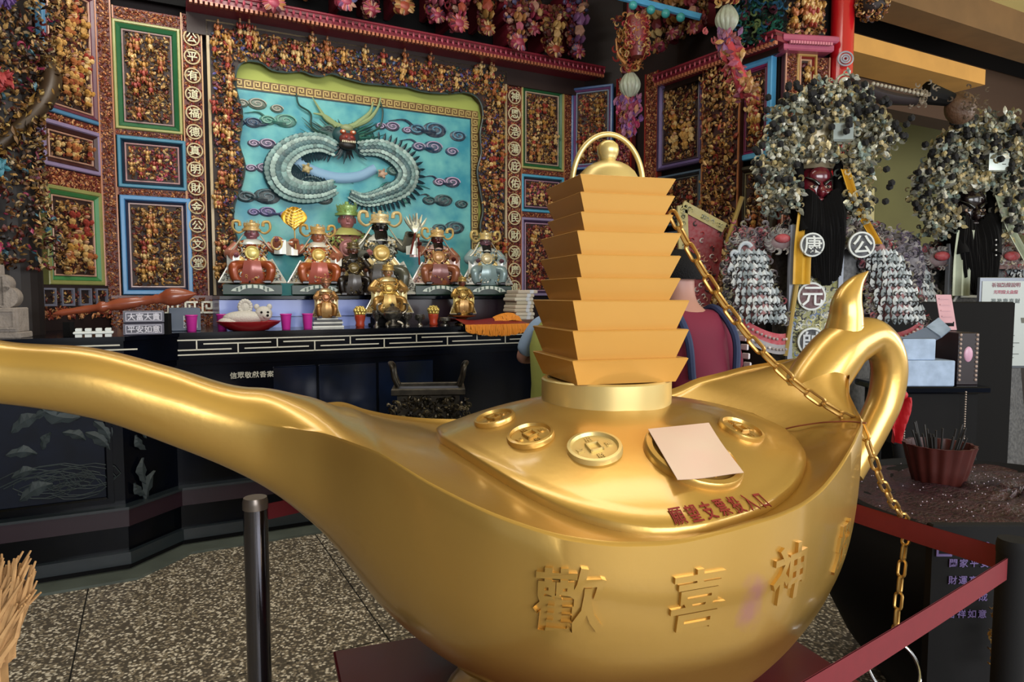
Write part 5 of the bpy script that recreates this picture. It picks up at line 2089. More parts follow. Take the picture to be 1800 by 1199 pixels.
# red bowl with white lion
c = on(438, 578, 4.78)
t = thing('red_bowl', 'wide shallow red bowl at the left front of the counter', 'bowl', tuple(c), A28)
m = M()
m.lathe([(.09, 0), (.12, .004), (.185, .045), (.20, .062), (.195, .064), (.175, .05), (.11, .015), (.001, .012)], c=c, n=40)
o = m.build('bowl_shell', mat('red_melamine', '#a01a22', rough=.3, coat=.4), t)
smooth_by_angle(o, 60)
c2 = c + np.array([0, 0, .05])
t = thing('white_lion_figure', 'white carved lion figure lying in the red bowl', 'figure', tuple(c2), A28)
WH = mat('white_plush', '#c4bfb6', rough=.85, bump=.6, bscale=120)
fr = (rot_z(A28), c2)
m = M(fr=fr)
m.ball((-.03, 0, .035), (.13, .07, .045), n=20, m=12)
m.ball((-.12, -.01, .01), (.07, .05, .03), n=16, m=10)
o = m.build('body', WH, t)
smooth_by_angle(o, 80)
m = M(fr=fr)
m.ball((.09, -.02, .06), (.055, .05, .05), n=20, m=12)
m.ball((.105, -.065, .045), (.028, .02, .02), n=12, m=8)
for k in (-1, 1):
    m.ball((.09 + k * .04, -.0, .105), (.018, .014, .02), n=10, m=7)
o = m.build('head', WH, t)
smooth_by_angle(o, 80)
m = M(fr=fr)
for k in (-1, 1):
    m.ball((.09 + k * .02, -.068, .07), .008, n=8, m=6)
m.ball((.105, -.087, .05), .009, n=8, m=6)
m.build('eyes_and_nose', BLACK, t)
m = M(fr=fr)
m.ball((-.02, .03, .105), (.04, .035, .045), n=16, m=10)
for k in range(16):
    a = k * .39
    m.ball((-.02 + math.cos(a) * .035, .03 - .02, .105 + math.sin(a) * .04), .014, n=8, m=6)
o = m.build('curled_tail', WH, t)
smooth_by_angle(o, 80)
# pink cups
PK = mat('magenta_plastic', '#c8329a', rough=.35, coat=.3)
for px, lab in ((337, 'magenta plastic cup left of the red bowl'), (391, 'magenta plastic cup half hidden behind the red bowl'), (503, 'magenta plastic cup right of the red bowl'), (541, 'magenta plastic cup beside the striped block')):
    c = on(px, 575, 4.86 if px != 391 else 4.98)
    t = thing('plastic_cup', lab, 'cup', tuple(c), 0)
    m = M()
    m.lathe([(.026, 0), (.028, .004), (.036, .10), (.0375, .104), (.035, .104), (.027, .008), (.001, .008)], c=c, n=28)
    o = m.build('cup_wall', PK, t)
    smooth_by_angle(o, 50)
    m = M()
    m.lathe([(.0375, .096), (.0395, .100), (.0375, .105)], c=c, n=28, cap=False)
    m.build('cup_rim', PK, t)
# red incense pots with gold flowers
for px, lab in ((633, 'red pot with gold flower in front of the blue riser'), (762, 'red pot with gold flower right of the silver censer')):
    c = on(px, 574, 4.95)
    t = thing('flower_pot', lab, 'pot', tuple(c), 0)
    m = M()
    m.lathe([(.028, 0), (.034, .01), (.03, .03), (.038, .06), (.04, .085), (.034, .09), (.02, .088)], c=c, n=24)
    o = m.build('pot', mat('orange_red_glaze', '#a83a22', rough=.3, coat=.4), t)
    smooth_by_angle(o, 50)
    m = M()
    for r_, z, n_ in ((.036, .12, 9), (.022, .135, 6), (.03, .10, 8)):
        for i in range(n_):
            a = i * 2 * math.pi / n_ + z * 9
            m.ball(c + (math.cos(a) * r_, math.sin(a) * r_, z), (.013, .013, .018), n=8, m=5)
    m.ball(c + (0, 0, .14), .016, n=8, m=6)
    m.build('gold_flower', mat('gold_foil', '#c9b060', rough=.3, metal=.6), t)
# silver censer and clutter
SIL = mat('tarnished_silver', '#9a958c', rough=.28, metal=.9, var=.6, vscale=40, color2='#2a2622')
c = on(690, 576, 4.86)
t = thing('silver_censer', 'ornate silver censer with domed lid at the middle of the counter', 'censer', tuple(c), A28)
m = M()
m.lathe([(.05, 0), (.055, .01), (.03, .03), (.045, .05), (.07, .075), (.075, .10), (.06, .115), (.065, .12), (.04, .14), (.015, .155), (.018, .165), (.002, .178)], c=c, n=28)
o = m.build('vessel', SIL, t)
smooth_by_angle(o, 50)
for k in (-1, 1):
    m = M(fr=(rot_z(A28), c))
    m.tube(spline([(k * .07, 0, .09), (k * .11, 0, .12), (k * .11, 0, .16), (k * .085, 0, .17)], 4), .008, n=6)
    m.build('handle', SIL, t)
    m = M(fr=(rot_z(A28), c))
    m.tube(spline([(k * .03, -.03, .04), (k * .06, -.05, .02), (k * .055, -.055, 0)], 4), np.linspace(.012, .009, 9), n=6)
    m.build('leg', SIL, t)
for px, lab, r_, h in ((715, 'tarnished cup with relief between silver censer and red pot', .035, .10), (738, 'second tarnished cup with relief, nearer the red pot', .032, .085), (662, 'dark silver goblet left of the silver censer', .03, .12), (782, 'low dark metal bowl right of the gold flower pot', .045, .06)):
    c = on(px, 574, 4.92)
    t = thing('metal_cup', lab, 'cup', tuple(c), 0)
    m = M()
    m.lathe([(r_ * .8, 0), (r_ * .8, .006), (r_ * .35, .02), (r_ * .4, h * .4), (r_, h * .6), (r_ * 1.05, h), (r_ * .95, h), (r_ * .8, h * .62), (.001, h * .6)], c=c, n=22)
    o = m.build('cup_wall', SIL, t)
    smooth_by_angle(o, 50)
    m = M()
    a = rng.uniform(0, 6.28, 30)
    m.scatter(SCR_V, SCR_F, c + np.stack([np.cos(a) * r_, np.sin(a) * r_, rng.uniform(h * .6, h * .95, 30)], 1), np.full((30, 3), .010), rng.uniform(0, 6, 30), np.full((30, 3), .5))
    m.build('cup_relief', SIL, t, kind='stuff')
# fringed cloth
x0, _ = wd(4.72, 812, 570)
x1, _ = wd(4.72, 925, 565)
t = thing('fringed_cloth', 'red altar cloth with orange fringe on the right end of the counter', 'cloth', tuple(main_wall(4.8).pt((x0 + x1) / 2, TOPZ)), A28)
m = M(fr=FR0)
n = 30
G = np.array([[(x0 + (x1 - x0) * u, y, TOPZ + .012 + .02 * math.sin(u * 9 + j) * .4 + (.03 if 0 < j < 3 else 0)) for u in np.linspace(0, 1, n)] for j, y in enumerate((5.08, 5.0, 4.85, 4.66))])
m.grid(G)
m.grid(np.stack([G[-1], G[-1] + (0, -.02, -.015)]))
o = m.build('cloth', mat('red_satin', '#8a1a1c', rough=.5, var=.3, vscale=20), t, smooth=True)
m = M(fr=FR0)
for i in range(150):
    u = i / 149
    x = x0 + (x1 - x0) * u
    L = .035 + .035 * math.sin(u * math.pi) + rng.uniform(0, .012)
    y = 4.635 + rng.uniform(-.008, .004)
    m.tube([(x, y + .01, TOPZ + .012), (x + rng.uniform(-.006, .006), y, TOPZ - L * .4), (x + rng.uniform(-.01, .01), y - .003, TOPZ - L)], .0045, n=4)
for i in range(90):
    u = .55 + .45 * i / 89
    x = x0 + (x1 - x0) * u
    b = np.array([x, 4.8 + .12 * (u - .5), TOPZ + .05 + .04 * math.sin((u - .5) * 5)])
    m.tube([b, b + (rng.uniform(-.01, .01), -.04, -.02), b + (rng.uniform(-.02, .02), -.06, -.055)], .0045, n=4)
m.build('fringe', mat('orange_fringe', '#d88a2a', rough=.7), t, kind='stuff')
# stacked white booklets
for i, (px, py, w, c_, dx) in enumerate(((918, 573, .17, '#b8b4a8', 0), (918, 566, .17, '#c0b8a8', .008), (915, 558, .17, '#b8ac98', -.006), (915, 551, .17, '#c4b8a4', .0), (917, 545, .165, '#b0a894', .01), (918, 538, .17, '#c2bcac', -.005), (919, 531, .165, '#b5aa98', .006), (926, 522, .18, '#b8ac9c', .03))):
    x, _ = wd(4.86, 918, 560)
    z = TOPZ + .03 * i + .035
    c = main_wall(4.92).pt(x + dx, z)
    t = thing('paper_packet', 'pale paper packet in the stack at the counter end, ' + words[i] + ' from the bottom', 'packet', tuple(c), A28, 'stacked paper packets')
    m = M(fr=(rot_z(A28), c))
    m.box(-w / 2, w / 2, -.10, .10, 0, .029, bev=.006)
    m.build('packet', mat('wrap_' + c_.lstrip('#'), c_, rough=.7), t)
    m = M(fr=(rot_z(A28), c))
    m.box(w * .1, w * .3, -.102, .102, -.0, .0296, bev=.003)
    m.build('paper_band', paint('#c8ccd4'), t)
m = M(fr=FR0)
x, _ = wd(4.86, 918, 560)
m.box(x - .11, x + .13, 4.81, 5.05, TOPZ, TOPZ + .035, bev=.004)
o = m.build('wooden_tray', mat('tray_wood', '#5a3626', rough=.5), loc=tuple(main_wall(4.92).pt(x, TOPZ)), rz=A28)
tag(o, 'low brown wooden tray under the stack of paper packets', 'tray')

# left end of the counter: baluster, boxes, sponge tray, carved house
a, b = at_plane(345, 516, main_wall(4.52).P0, N28), at_plane(92, 552, main_wall(4.62).P0, N28)
t = thing('wooden_baluster', 'turned reddish wooden baluster lying over the left end of the counter', 'baluster', tuple((a + b) / 2), A28)
d = (b - a) / np.linalg.norm(b - a)
L = np.linalg.norm(b - a)
up = np.array([0, 0, 1.0])
ax = np.cross(up, d)
ax /= np.linalg.norm(ax)
R = np.stack([ax, np.cross(d, ax), d], 1)
pr_ = [(.002, 0), (.016, .03), (.034, .07), (.048, .12), (.054, .17), (.050, .21), (.036, .24), (.026, .27), (.030, .29), (.024, .31), (.028, .36), (.022, .40), (.030, .42), (.032, .48), (.036, .54), (.030, .59), (.022, .63),
       (.032, .655), (.032, .68), (.020, .70), (.022, .78), (.018, .86), (.020, .93), (.012, .97), (.002, 1.0)]
m = M()
m.lathe([(r, z * L) for r, z in pr_], c=a, n=28, R=R)
o = m.build('turned_shaft', mat('reddish_wood', '#9a4f34', rough=.3, var=.5, vscale=5, color2='#6a2c1a', coat=.4), t)
smooth_by_angle(o, 50)
c = at_plane(292, 548, main_wall(4.54).P0, N28)
m = M()
m.box(-.02, .02, -.02, .02, TOPZ - c[2], -.01, t=c)
m.build('support_post', BLACK, t)
c = at_plane(120, 560, main_wall(4.6).P0, N28)
m = M()
m.box(-.02, .02, -.02, .02, TOPZ - c[2], -.02, t=c)
m.build('support_post', BLACK, t)
for k, (px0, px1, py0, py1, lab, txt) in enumerate(((216, 289, 551, 572, 'upper purple grey box with white lettering left on the counter', '大富大貴'), (216, 289, 573, 592, 'lower purple grey box with white lettering left on the counter', '平安如意'))):
    x0, z1 = wd(4.50, px0, py0)
    x1, z0 = wd(4.50, px1, py1)
    z0 = TOPZ if k else TOPZ + .072
    z1 = z0 + .070
    t = thing('lettered_box', lab, 'box', tuple(main_wall(4.55).pt((x0 + x1) / 2, z0)), A28)
    m = M(fr=FR0)
    m.box(x0, x1, 4.50, 4.64, z0, z1, bev=.004)
    m.build('case', mat('purple_grey_plastic', '#3c3848', rough=.35), t)
    m = M(fr=FR0)
    mitre_frame(m, x0 + .012, x1 - .012, z0 + .010, z1 - .010, [(0, 4.5), (0, 4.495), (.004, 4.495), (.005, 4.5)])
    m.build('label_border', paint('#b8b4c4'), t)
    for i, ch in enumerate(txt):
        V, F = glyphs(ch, .1)
        m = M(fr=FR0)
        m.raw(V * .042 + np.array([x0 + (x1 - x0) * (.2 + .2 * i), 4.494, (z0 + z1) / 2]), F)
        m.build('character', paint('#d8d4e0'), t)
x0, z1 = wd(4.6, 300, 555)
x1, _ = wd(4.6, 352, 555)
t = thing('slate_box', 'slate blue box behind the leftmost magenta cup', 'box', tuple(main_wall(4.95).pt((x0 + x1) / 2, TOPZ)), A28)
m = M(fr=FR0)
m.box(x0, x1 + .02, 4.90, 5.05, TOPZ, TOPZ + .15, bev=.004)
m.build('case', mat('slate_plastic', '#39465a', rough=.4), t)
m = M(fr=FR0)
m.box(x0 + .08, x1, 4.895, 4.90, TOPZ + .02, TOPZ + .10)
relief(m, x0 + .09, x1 - .01, TOPZ + .03, TOPZ + .09, .018, PAL_RED, y=4.895, depth=.004)
m.build('patterned_panel', CARVE, t, use_col=True, kind='stuff')
# sponge rack
c = at_plane(165, 590, main_wall(4.42).P0, N28)
c[2] = TOPZ
t = thing('white_rack', 'small white plastic rack near the left end of the counter', 'rack', tuple(c), A28)
fr = (rot_z(A28), c)
m = M(fr=fr)
m.box(-.095, .095, -.03, .04, .018, .032, bev=.004)
m.build('shelf', mat('white_plastic', '#cfd4d2', rough=.4), t)
for q in (-.07, -.025, .025, .07):
    m = M(fr=fr)
    m.box(q - .016, q + .016, -.025, .035, 0, .018, bev=.002)
    m.build('foot', MATS['white_plastic'], t)
    m = M(fr=fr)
    m.box(q - .015, q + .015, -.02, .03, .032, .05, bev=.003)
    m.build('slot', MATS['white_plastic'], t)
# carved pale stone house at the very left
P = at_y(0, 585, 3.68)
P[2] = TOPZ
STONE = mat('pale_carved_stone', '#9a8f86', rough=.8, var=.35, vscale=20, bump=.5, bscale=60)
t = thing('carved_stone_shrine', 'pale carved stone miniature shrine with scalloped gable at the left edge', 'shrine', (P[0], P[1], TOPZ), A28)
fr = (rot_z(A28 * .5) * 1.1, np.array([P[0] - .02, P[1], TOPZ]))
m = M(fr=fr)
m.box(-.13, .125, -.05, .08, 0, .03, bev=.004)
m.box(-.12, .115, -.045, .07, .03, .15, bev=.004)
m.build('base_block', STONE, t)
m = M(fr=fr)
mitre_frame(m, .01, .105, .045, .14, [(0, -.045), (0, -.056), (.010, -.056), (.012, -.045)])
mitre_frame(m, -.11, -.0, .045, .14, [(0, -.045), (0, -.056), (.010, -.056), (.012, -.045)])
m.build('base_panel', STONE, t)
for i, (xx, zz_, r_) in enumerate(((.06, .20, .052), (.035, .265, .048))):
    for q in (-1, 1):
        m = M(fr=fr)
        R9 = np.array([[1, 0, 0], [0, 0, 1], [0, -1, 0.0]])
        m.lathe([(r_, -.03), (r_, .03), (r_ * .85, .04), (r_ * .8, .032), (r_ * .5, .036), (r_ * .4, .044), (.001, .044)], c=(q * xx, 0, zz_), n=24, R=R9)
        o = m.build('scallop', STONE, t)
        smooth_by_angle(o, 40)
m = M(fr=fr)
m.box(-.06, .05, -.03, .05, .15, .31, bev=.01)
m.box(-.05, .03, -.025, .045, .31, .36, bev=.004)
m.build('gable_core', STONE, t)
# low rail with little black frames behind the rack (part of the screen base)
t = thing('screen_base_rail', 'low carved rail with small framed openings at the foot of the left wing', 'rail', tuple(WL.pt(-.5, TOPZ)), WL.a)
x0, zt = WL.sz(20, 520)
x1, zb = WL.sz(176, 575)
fr = (rot_z(WL.a), WL.P0)
m = M(fr=fr)
m.box(x0, -.0, -.05, .05, TOPZ, TOPZ + .30)
m.build('rail_board', DARKM, t)
nn = 5
for i in range(nn):
    a, b = x0 + (0 - x0) * i / nn, x0 + (0 - x0) * (i + 1) / nn
    m = M(fr=fr)
    mitre_frame(m, a + .02, b - .02, TOPZ + .16, TOPZ + .28, [(0, -.05), (0, -.065), (.012, -.065), (.015, -.05)])
    m.build('small_frame', paint('#6a6a78'), t)
m = M(fr=fr)
relief(m, x0, 0, TOPZ + .08, TOPZ + .15, .03, PAL_ORNG, y=-.05, depth=.01)
relief(m, x0, 0, TOPZ + .18, TOPZ + .26, .03, PAL_GOLD[3:], y=-.05, depth=.006, dens=.5)
m.build('carved_relief', CARVE, t, use_col=True, kind='stuff')

# main wall rail below the left panels
t = thing('screen_base_rail', 'low carved rail under the blue framed panel, behind the lettered boxes', 'rail', tuple(W.pt(wd(5.8, 260, 500)[0], TOPZ)), W.a)
x0, _ = wd(5.78, 196, 530)
x1, _ = wd(5.78, 380, 530)
m = M(fr=FR0)
m.box(x0, x1, 5.76, 5.80, TOPZ - .1, 1.60)
m.build('rail_board', paint('#5a2418'), t)
m = M(fr=FR0)
relief(m, x0, x1, TOPZ, 1.58, .02, PAL_ORNG, y=5.76, depth=.008)
m.build('carved_relief', CARVE, t, use_col=True, kind='stuff')
m = M(fr=FR0)
keys(m, x0 + .35, x1, TOPZ + .10, .10, y=5.75)
m.build('key_pattern', SILV, t, kind='stuff')

# gilded dragon pillar at the far left
P = at_y(6, 250, 3.98)
t = thing('dragon_pillar', 'carved stone pillar wrapped in gilt and coloured figures at the left edge', 'pillar', (P[0], P[1], TOPZ))
m = M()
m.lathe([(.16, TOPZ), (.16, 4.60)], c=(P[0], P[1], 0), n=20)
m.build('shaft', mat('dark_pillar_stone', '#1c1412', rough=.6), t)
m = M()
N = 5200
z = rng.uniform(1.75, 4.55, N)
a = rng.uniform(math.pi, 2 * math.pi + .6, N)
band = np.sin(a * 1.0 + z * 4.2)
r = .17 + np.clip(band, 0, 1) * .10 + rng.uniform(0, .03, N)
C = np.array(PAL_GOLD + PAL_GOLD + [lin('#a83a5c'), lin('#4a7a8a'), lin('#c8b08a'), lin('#2a1a14'), lin('#2a1a14')])
ci = rng.integers(0, len(C), N)
CC = C[ci] * rng.uniform(.25, .85, N)[:, None]
PP = np.stack([P[0] + r * np.cos(a), P[1] + r * np.sin(a), z], 1)
q = N // 2
m.scatter(SCR_V, SCR_F, PP[:q], rng.uniform(.012, .030, q)[:, None] * np.ones(3), rng.uniform(0, 6, q), CC[:q], tilt=a[:q] + math.pi / 2)
m.scatter(LEAF_V, LEAF_F, PP[q:], rng.uniform(.012, .028, N - q)[:, None] * np.ones(3), rng.uniform(0, 6, N - q), CC[q:], tilt=a[q:] + math.pi / 2)
m.build('carved_relief', CARVE, t, use_col=True, kind='stuff')
m = M()
tt = np.linspace(0, 1, 90)
aa = 3.4 + tt * 9
pts = np.stack([P[0] + .24 * np.cos(aa), P[1] + .24 * np.sin(aa), 1.9 + tt * 2.5], 1)
m.tube(pts, .045 + .012 * np.sin(tt * 20), n=10, col=lin('#3a2a18'))
N = 900
ii = rng.integers(0, 90, N)
d = rng.normal(size=(N, 3))
d /= np.linalg.norm(d, axis=1)[:, None]
m.scatter(LEAF_V, LEAF_F, pts[ii] + d * .05, rng.uniform(.015, .032, N)[:, None] * np.ones(3), rng.uniform(0, 6, N), np.array([lin('#9a7438'), lin('#6a4a22'), lin('#b89a5a'), lin('#2a1a12')])[rng.integers(0, 4, N)], tilt=rng.uniform(0, 6, N))
m.build('coiled_dragon', CARVE, t, use_col=True)
for k in range(5):
    m = M()
    c = np.array([P[0] + .22 * math.cos(5.0 + k * .3), P[1] - .24, 1.85 + k * .45])
    N = 40
    d = rng.normal(size=(N, 3))
    d /= np.linalg.norm(d, axis=1)[:, None]
    m.scatter(LEAF_V, LEAF_F, c + d * .05, np.full((N, 3), .035), rng.uniform(0, 6, N), np.tile(lin(('#b03a5c', '#4a8a9a', '#a83a3a', '#6a4a8a', '#2a7a5a')[k]), (N, 1)))
    m.build('coloured_plume', CARVE, t, use_col=True)

# bronze censer standing before the counter
BRZ = mat('dark_bronze', '#3f392f', rough=.38, metal=.7, var=.7, vscale=30, color2='#15120e')
c = at_y(752, 700, 3.7)
cx0, cx1 = at_y(692, 690, 3.7)[0], at_y(818, 690, 3.7)[0]
zr0 = at_y(752, 684, 3.6)[2]
w = (cx1 - cx0) / 2
t = thing('bronze_censer', 'rectangular dark bronze censer with two upright handles behind the lamp spout', 'censer', (c[0], 3.75, .0), math.radians(6))
fr = (rot_z(math.radians(6)), np.array([c[0], 3.75, 0]))
m = M(fr=fr)
for (a0, a1, b0_, b1) in ((-w, w, -.15, -.12), (-w, w, .12, .15), (-w, -w + .03, -.12, .12), (w - .03, w, -.12, .12)):
    m.box(a0, a1, b0_, b1, zr0 - .035, zr0, bev=.004)
m.build('rim', BRZ, t)
m = M(fr=fr)
m.box(-w + .03, w - .03, -.125, .125, zr0 - .24, zr0 - .03, bev=.01)
m.build('body', BRZ, t)
m = M(fr=fr)
m.box(-w + .03, w - .03, -.12, .12, zr0 - .04, zr0 - .02)
m.build('ash', mat('grey_ash', '#4a4c58', rough=.9), t)
m = M(fr=fr)
relief(m, -w + .05, w - .05, zr0 - .22, zr0 - .05, .028, [lin('#4a4234'), lin('#2a251e'), lin('#5c5240')], y=-.125, depth=.01)
for q in (-1, 1):
    relief(m, q * (w - .01) - .03, q * (w - .01) + .03, zr0 - .24, zr0 - .06, .026, [lin('#6a5f4c'), lin('#3a342a'), lin('#857a64')], y=-.12, depth=.05)
m.build('cast_relief', mat('bronze_relief', '#ffffff', rough=.35, metal=.7, attr=True), t, use_col=True, kind='stuff')
for q in (-1, 1):
    m = M(fr=fr)
    m.tube(spline([(q * (w - .03), -.06, zr0), (q * (w - .01), -.07, zr0 + .05), (q * (w + .0), -.07, zr0 + .11), (q * (w + .015), 0, zr0 + .125), (q * w, .07, zr0 + .11), (q * (w - .01), .07, zr0 + .05), (q * (w - .03), .06, zr0)], 4), .012, n=8)
    o = m.build('handle', BRZ, t)
    smooth_by_angle(o, 60)
    for yy in (-.1, .1):
        m = M(fr=fr)
        m.tube(spline([(q * (w - .07), yy, zr0 - .22), (q * (w - .05), yy * 1.1, zr0 - .32), (q * (w - .07), yy, zr0 - .42)], 5), np.linspace(.03, .02, 11), n=10)
        o = m.build('leg', BRZ, t)
        smooth_by_angle(o, 60)
zt_ = zr0 - .42
t = thing('censer_table', 'black square table under the bronze censer', 'table', (c[0], 3.75, 0), math.radians(6))
m = M(fr=fr)
m.box(-.26, .26, -.2, .2, zt_ - .04, zt_, bev=.005)
m.build('table_top', LACQ, t)
for sx in (-1, 1):
    for sy in (-1, 1):
        m = M(fr=fr)
        m.box(sx * .22 - .02, sx * .22 + .02, sy * .16 - .02, sy * .16 + .02, 0, zt_ - .04)
        m.build('leg', LACQ, t)
# ------------------------------------------------------------------ giant deity puppets on the right
CLOTH = mat('embroidered_cloth', '#ffffff', rough=.6, attr=True, var=.15, vscale=40)
SILVF = mat('silver_filigree', '#ffffff', rough=.3, metal=.35, attr=True)
POM = mat('black_pompom', '#08070a', rough=.8)
SIL_PAL = [lin('#b8b8a4'), lin('#9a9a88'), lin('#d8d8cc'), lin('#8a9a94'), lin('#c8b890'), lin('#6a6a62'), lin('#a89a70')]


def flowers(m, cx, cz, rx, rz, n, size, y, r_, yr=.08, pal=SIL_PAL, clear=None):
    P = []
    for i in range(n):
        a, q = r_.uniform(0, 6.28), math.sqrt(r_.random())
        P.append((cx + rx * q * math.cos(a), y - r_.uniform(0, yr), cz + rz * q * math.sin(a)))
    P = np.array(P)
    if clear is not None:
        P = P[~((np.abs(P[:, 0] - clear[0]) < clear[2]) & (P[:, 2] < clear[1] + clear[3]) & (P[:, 2] > clear[1] - 1))]
        n = len(P)
    if n == 0:
        return
    for k in range(6):
        a = k * math.pi / 3 + r_.uniform(0, 1, n)
        s = size * r_.uniform(.5, 1.0, n)
        Q = P + np.stack([np.cos(a) * s * .7, np.zeros(n), np.sin(a) * s * .7], 1)
        tv, tf = (LEAF_V, LEAF_F) if k % 2 else (SCR_V, SCR_F)
        m.scatter(tv, tf, Q, (s * (.48 if k % 2 else .42))[:, None] * np.ones(3), a - math.pi / 2, np.array(pal)[r_.integers(0, len(pal), n)] * r_.uniform(.3, 1.25, n)[:, None])
    m.scatter(ICO_V, ICO_F, P - (0, size * .2, 0), np.full((n, 3), size * .25), np.zeros(n), np.array(pal)[r_.integers(0, len(pal), n)])


def puppet(cpx, Y, label, face, T, ribbon, chars, seed, flags=True, turn=-.25):
    """T(px, py) -> local x, z in the picture of this figure"""
    r_ = np.random.default_rng(seed)
    X = (cpx - 900) / 1200 * Y
    root = thing('deity_puppet', label, 'puppet', (X, Y, 0), 0)
    fr = (np.eye(3), np.array([X, Y, 0.0]))

    def L(px, py, dy=-.28):
        P = at_y(px, py, Y + dy)
        return P[0] - X, P[2]
    sc = Y / 4.65

    # inner robe from the floor to the shoulders
    zsh = L(*T(1445, 388))[1]
    n = 40
    th_ = np.linspace(0, 2 * math.pi, n, endpoint=False)
    rows = []
    for k, rx, ry in ((0, .40, .30), (.1, .38, .28), (.5, .31, .24), (.75, .33, .24), (.9, .34, .22), (.97, .26, .17), (1.0, .12, .10)):
        fold = 1 + .04 * np.cos(th_ * 11) * (1 - k)
        rows.append(np.stack([rx * sc * fold * np.cos(th_), ry * sc * fold * np.sin(th_), np.full(n, k * zsh)], 1))
    m = M(fr=fr, col=lin('#3a3a3c'))
    m.grid(np.array(rows), closed_v=True, cap0=True, cap1=True)
    o = m.build('inner_robe', CLOTH, root, use_col=True)
    smooth_by_angle(o, 60)
    # long front panel with embroidered roundels
    x0, zt = L(*T(1393, 395))
    x1, _ = L(*T(1482, 395))
    m = M(fr=fr)
    yf = lambda x, z: -.255 * sc
    m.box(x0, x1, -.27 * sc, -.24 * sc, .35, zt, col=lin('#8a8758'), bev=.004)
    N = 900
    P = np.stack([r_.uniform(x0 + .02, x1 - .02, N), np.full(N, -.272 * sc), r_.uniform(.4, zt - .02, N)], 1)
    C = np.array([lin('#b8b078'), lin('#c8c8b8'), lin('#1c1c28'), lin('#6a7a9a'), lin('#8a8a4a'), lin('#a8a8a0'), lin('#4a4a30')])[r_.integers(0, 7, N)]
    m.scatter(SCR_V, SCR_F, P, r_.uniform(.014, .03, N)[:, None] * np.array([1, .3, 1]), r_.uniform(0, 6, N), C)
    m.build('front_panel', CLOTH, root, use_col=True)
    for a in (x0 - .012, x1 - .02):
        m = M(fr=fr)
        m.box(a, a + .03, -.285 * sc, -.25 * sc, .35, zt, bev=.004)
        m.build('silver_border', mat('pale_silver_trim', '#8f96a4', rough=.5), root)
    # shoulders cape
    m = M(fr=fr)
    rows = []
    xl, zl = L(*T(1300, 420))
    for k in np.linspace(0, 1, 8):
        rr = .12 + k * .36
        rows.append(np.stack([rr * sc * np.cos(th_), rr * .62 * sc * np.sin(th_), np.full(n, zsh + .05 - .22 * sc * k ** 1.8)], 1))
    m.grid(np.array(rows), closed_v=True, col=lin('#6a4a4c'))
    N = 700
    k = r_.uniform(0.1, 1, N)
    a = r_.uniform(math.pi, 2 * math.pi, N)
    P = np.stack([(.12 + k * .36) * sc * np.cos(a), (.12 + k * .36) * .64 * sc * np.sin(a), zsh + .06 - .22 * sc * k ** 1.8], 1)
    C = np.array([lin('#a8a8a8'), lin('#8a7a7c'), lin('#a03a44'), lin('#c8c0a8'), lin('#2a2426'), lin('#8a8a6a')])[r_.integers(0, 6, N)]
    m.scatter(SCR_V, SCR_F, P, r_.uniform(.018, .034, N)[:, None] * np.array([1, .6, 1]), r_.uniform(0, 6, N), C)
    m.build('shoulder_cape', CLOTH, root, use_col=True)
    # sleeves with scale pattern, red band, pale hem
    for side, path in ((-1, ((1330, 405), (1318, 470), (1335, 560))), (1, ((1540, 405), (1560, 470), (1575, 560)))):
        pts = spline([(L(*T(*p))[0], -.10 * sc - .12 * i * sc * .5, L(*T(*p))[1]) for i, p in enumerate(path)], 6)
        rad = np.interp(np.linspace(0, 1, len(pts)), [0, .4, 1], [.10, .13, .17]) * sc
        m = M(fr=fr)
        m.tube(pts, rad, n=24, flat=.62, col=lin('#8a5a5c'))
        o = m.build('sleeve', CLOTH, root, use_col=True)
        smooth_by_angle(o, 60)
        # scales: rows of pale leaves over the front of the sleeve
        m = M(fr=fr)
        c = pts[-1]
        cen = []
        for i in range(4, len(pts)):
            for q in np.linspace(-.8, .8, 9):
                x = pts[i][0] + q * rad[i] + (.5 if i % 2 else 0) * .03
                y = pts[i][1] - rad[i] * .98 * math.sqrt(max(.02, 1 - q * q * .9)) * .9 - .02
                cen.append((x, y, pts[i][2]))
        cen = np.array(cen)
        m.scatter(LEAF_V, LEAF_F, cen, np.full((len(cen), 3), .036 * sc), math.pi + r_.uniform(-.4, .4, len(cen)), np.array([lin('#a8b0b4'), lin('#7a8488'), lin('#c0c4c4')])[r_.integers(0, 3, len(cen))])
        m.scatter(SCR_V, SCR_F, cen - (0, .012, .012), np.full((len(cen), 3), .018 * sc), r_.uniform(0, 6, len(cen)), np.tile(lin('#22242a'), (len(cen), 1)))
        m.build('scale_embroidery', CLOTH, root, use_col=True)
        m = M(fr=fr)
        N = 260
        k_ = r_.integers(0, len(pts), N)
        u = r_.choice([-1, 1], N) * r_.uniform(.7, 1.15, N)
        P = np.stack([pts[k_, 0] + u * rad[k_], pts[k_, 1] - rad[k_] * .3 - .03, pts[k_, 2] + r_.uniform(-.03, .03, N)], 1)
        top_ = np.stack([pts[:4].mean(0)[0] + r_.normal(0, .07, 90) * sc, np.full(90, pts[2][1] - .11 * sc), pts[:4].mean(0)[2] + r_.normal(0, .05, 90) * sc], 1)
        P = np.concatenate([P, top_])
        N = len(P)
        m.scatter(SCR_V, SCR_F, P, np.full((N, 3), .026 * sc), r_.uniform(0, 6, N), np.array([lin('#8a8488'), lin('#2a2228'), lin('#a0505a'), lin('#b8b4ac'), lin('#6a5e66'), lin('#8a8468')])[r_.integers(0, 6, N)])
        m.build('edge_embroidery', CLOTH, root, use_col=True, kind='stuff')
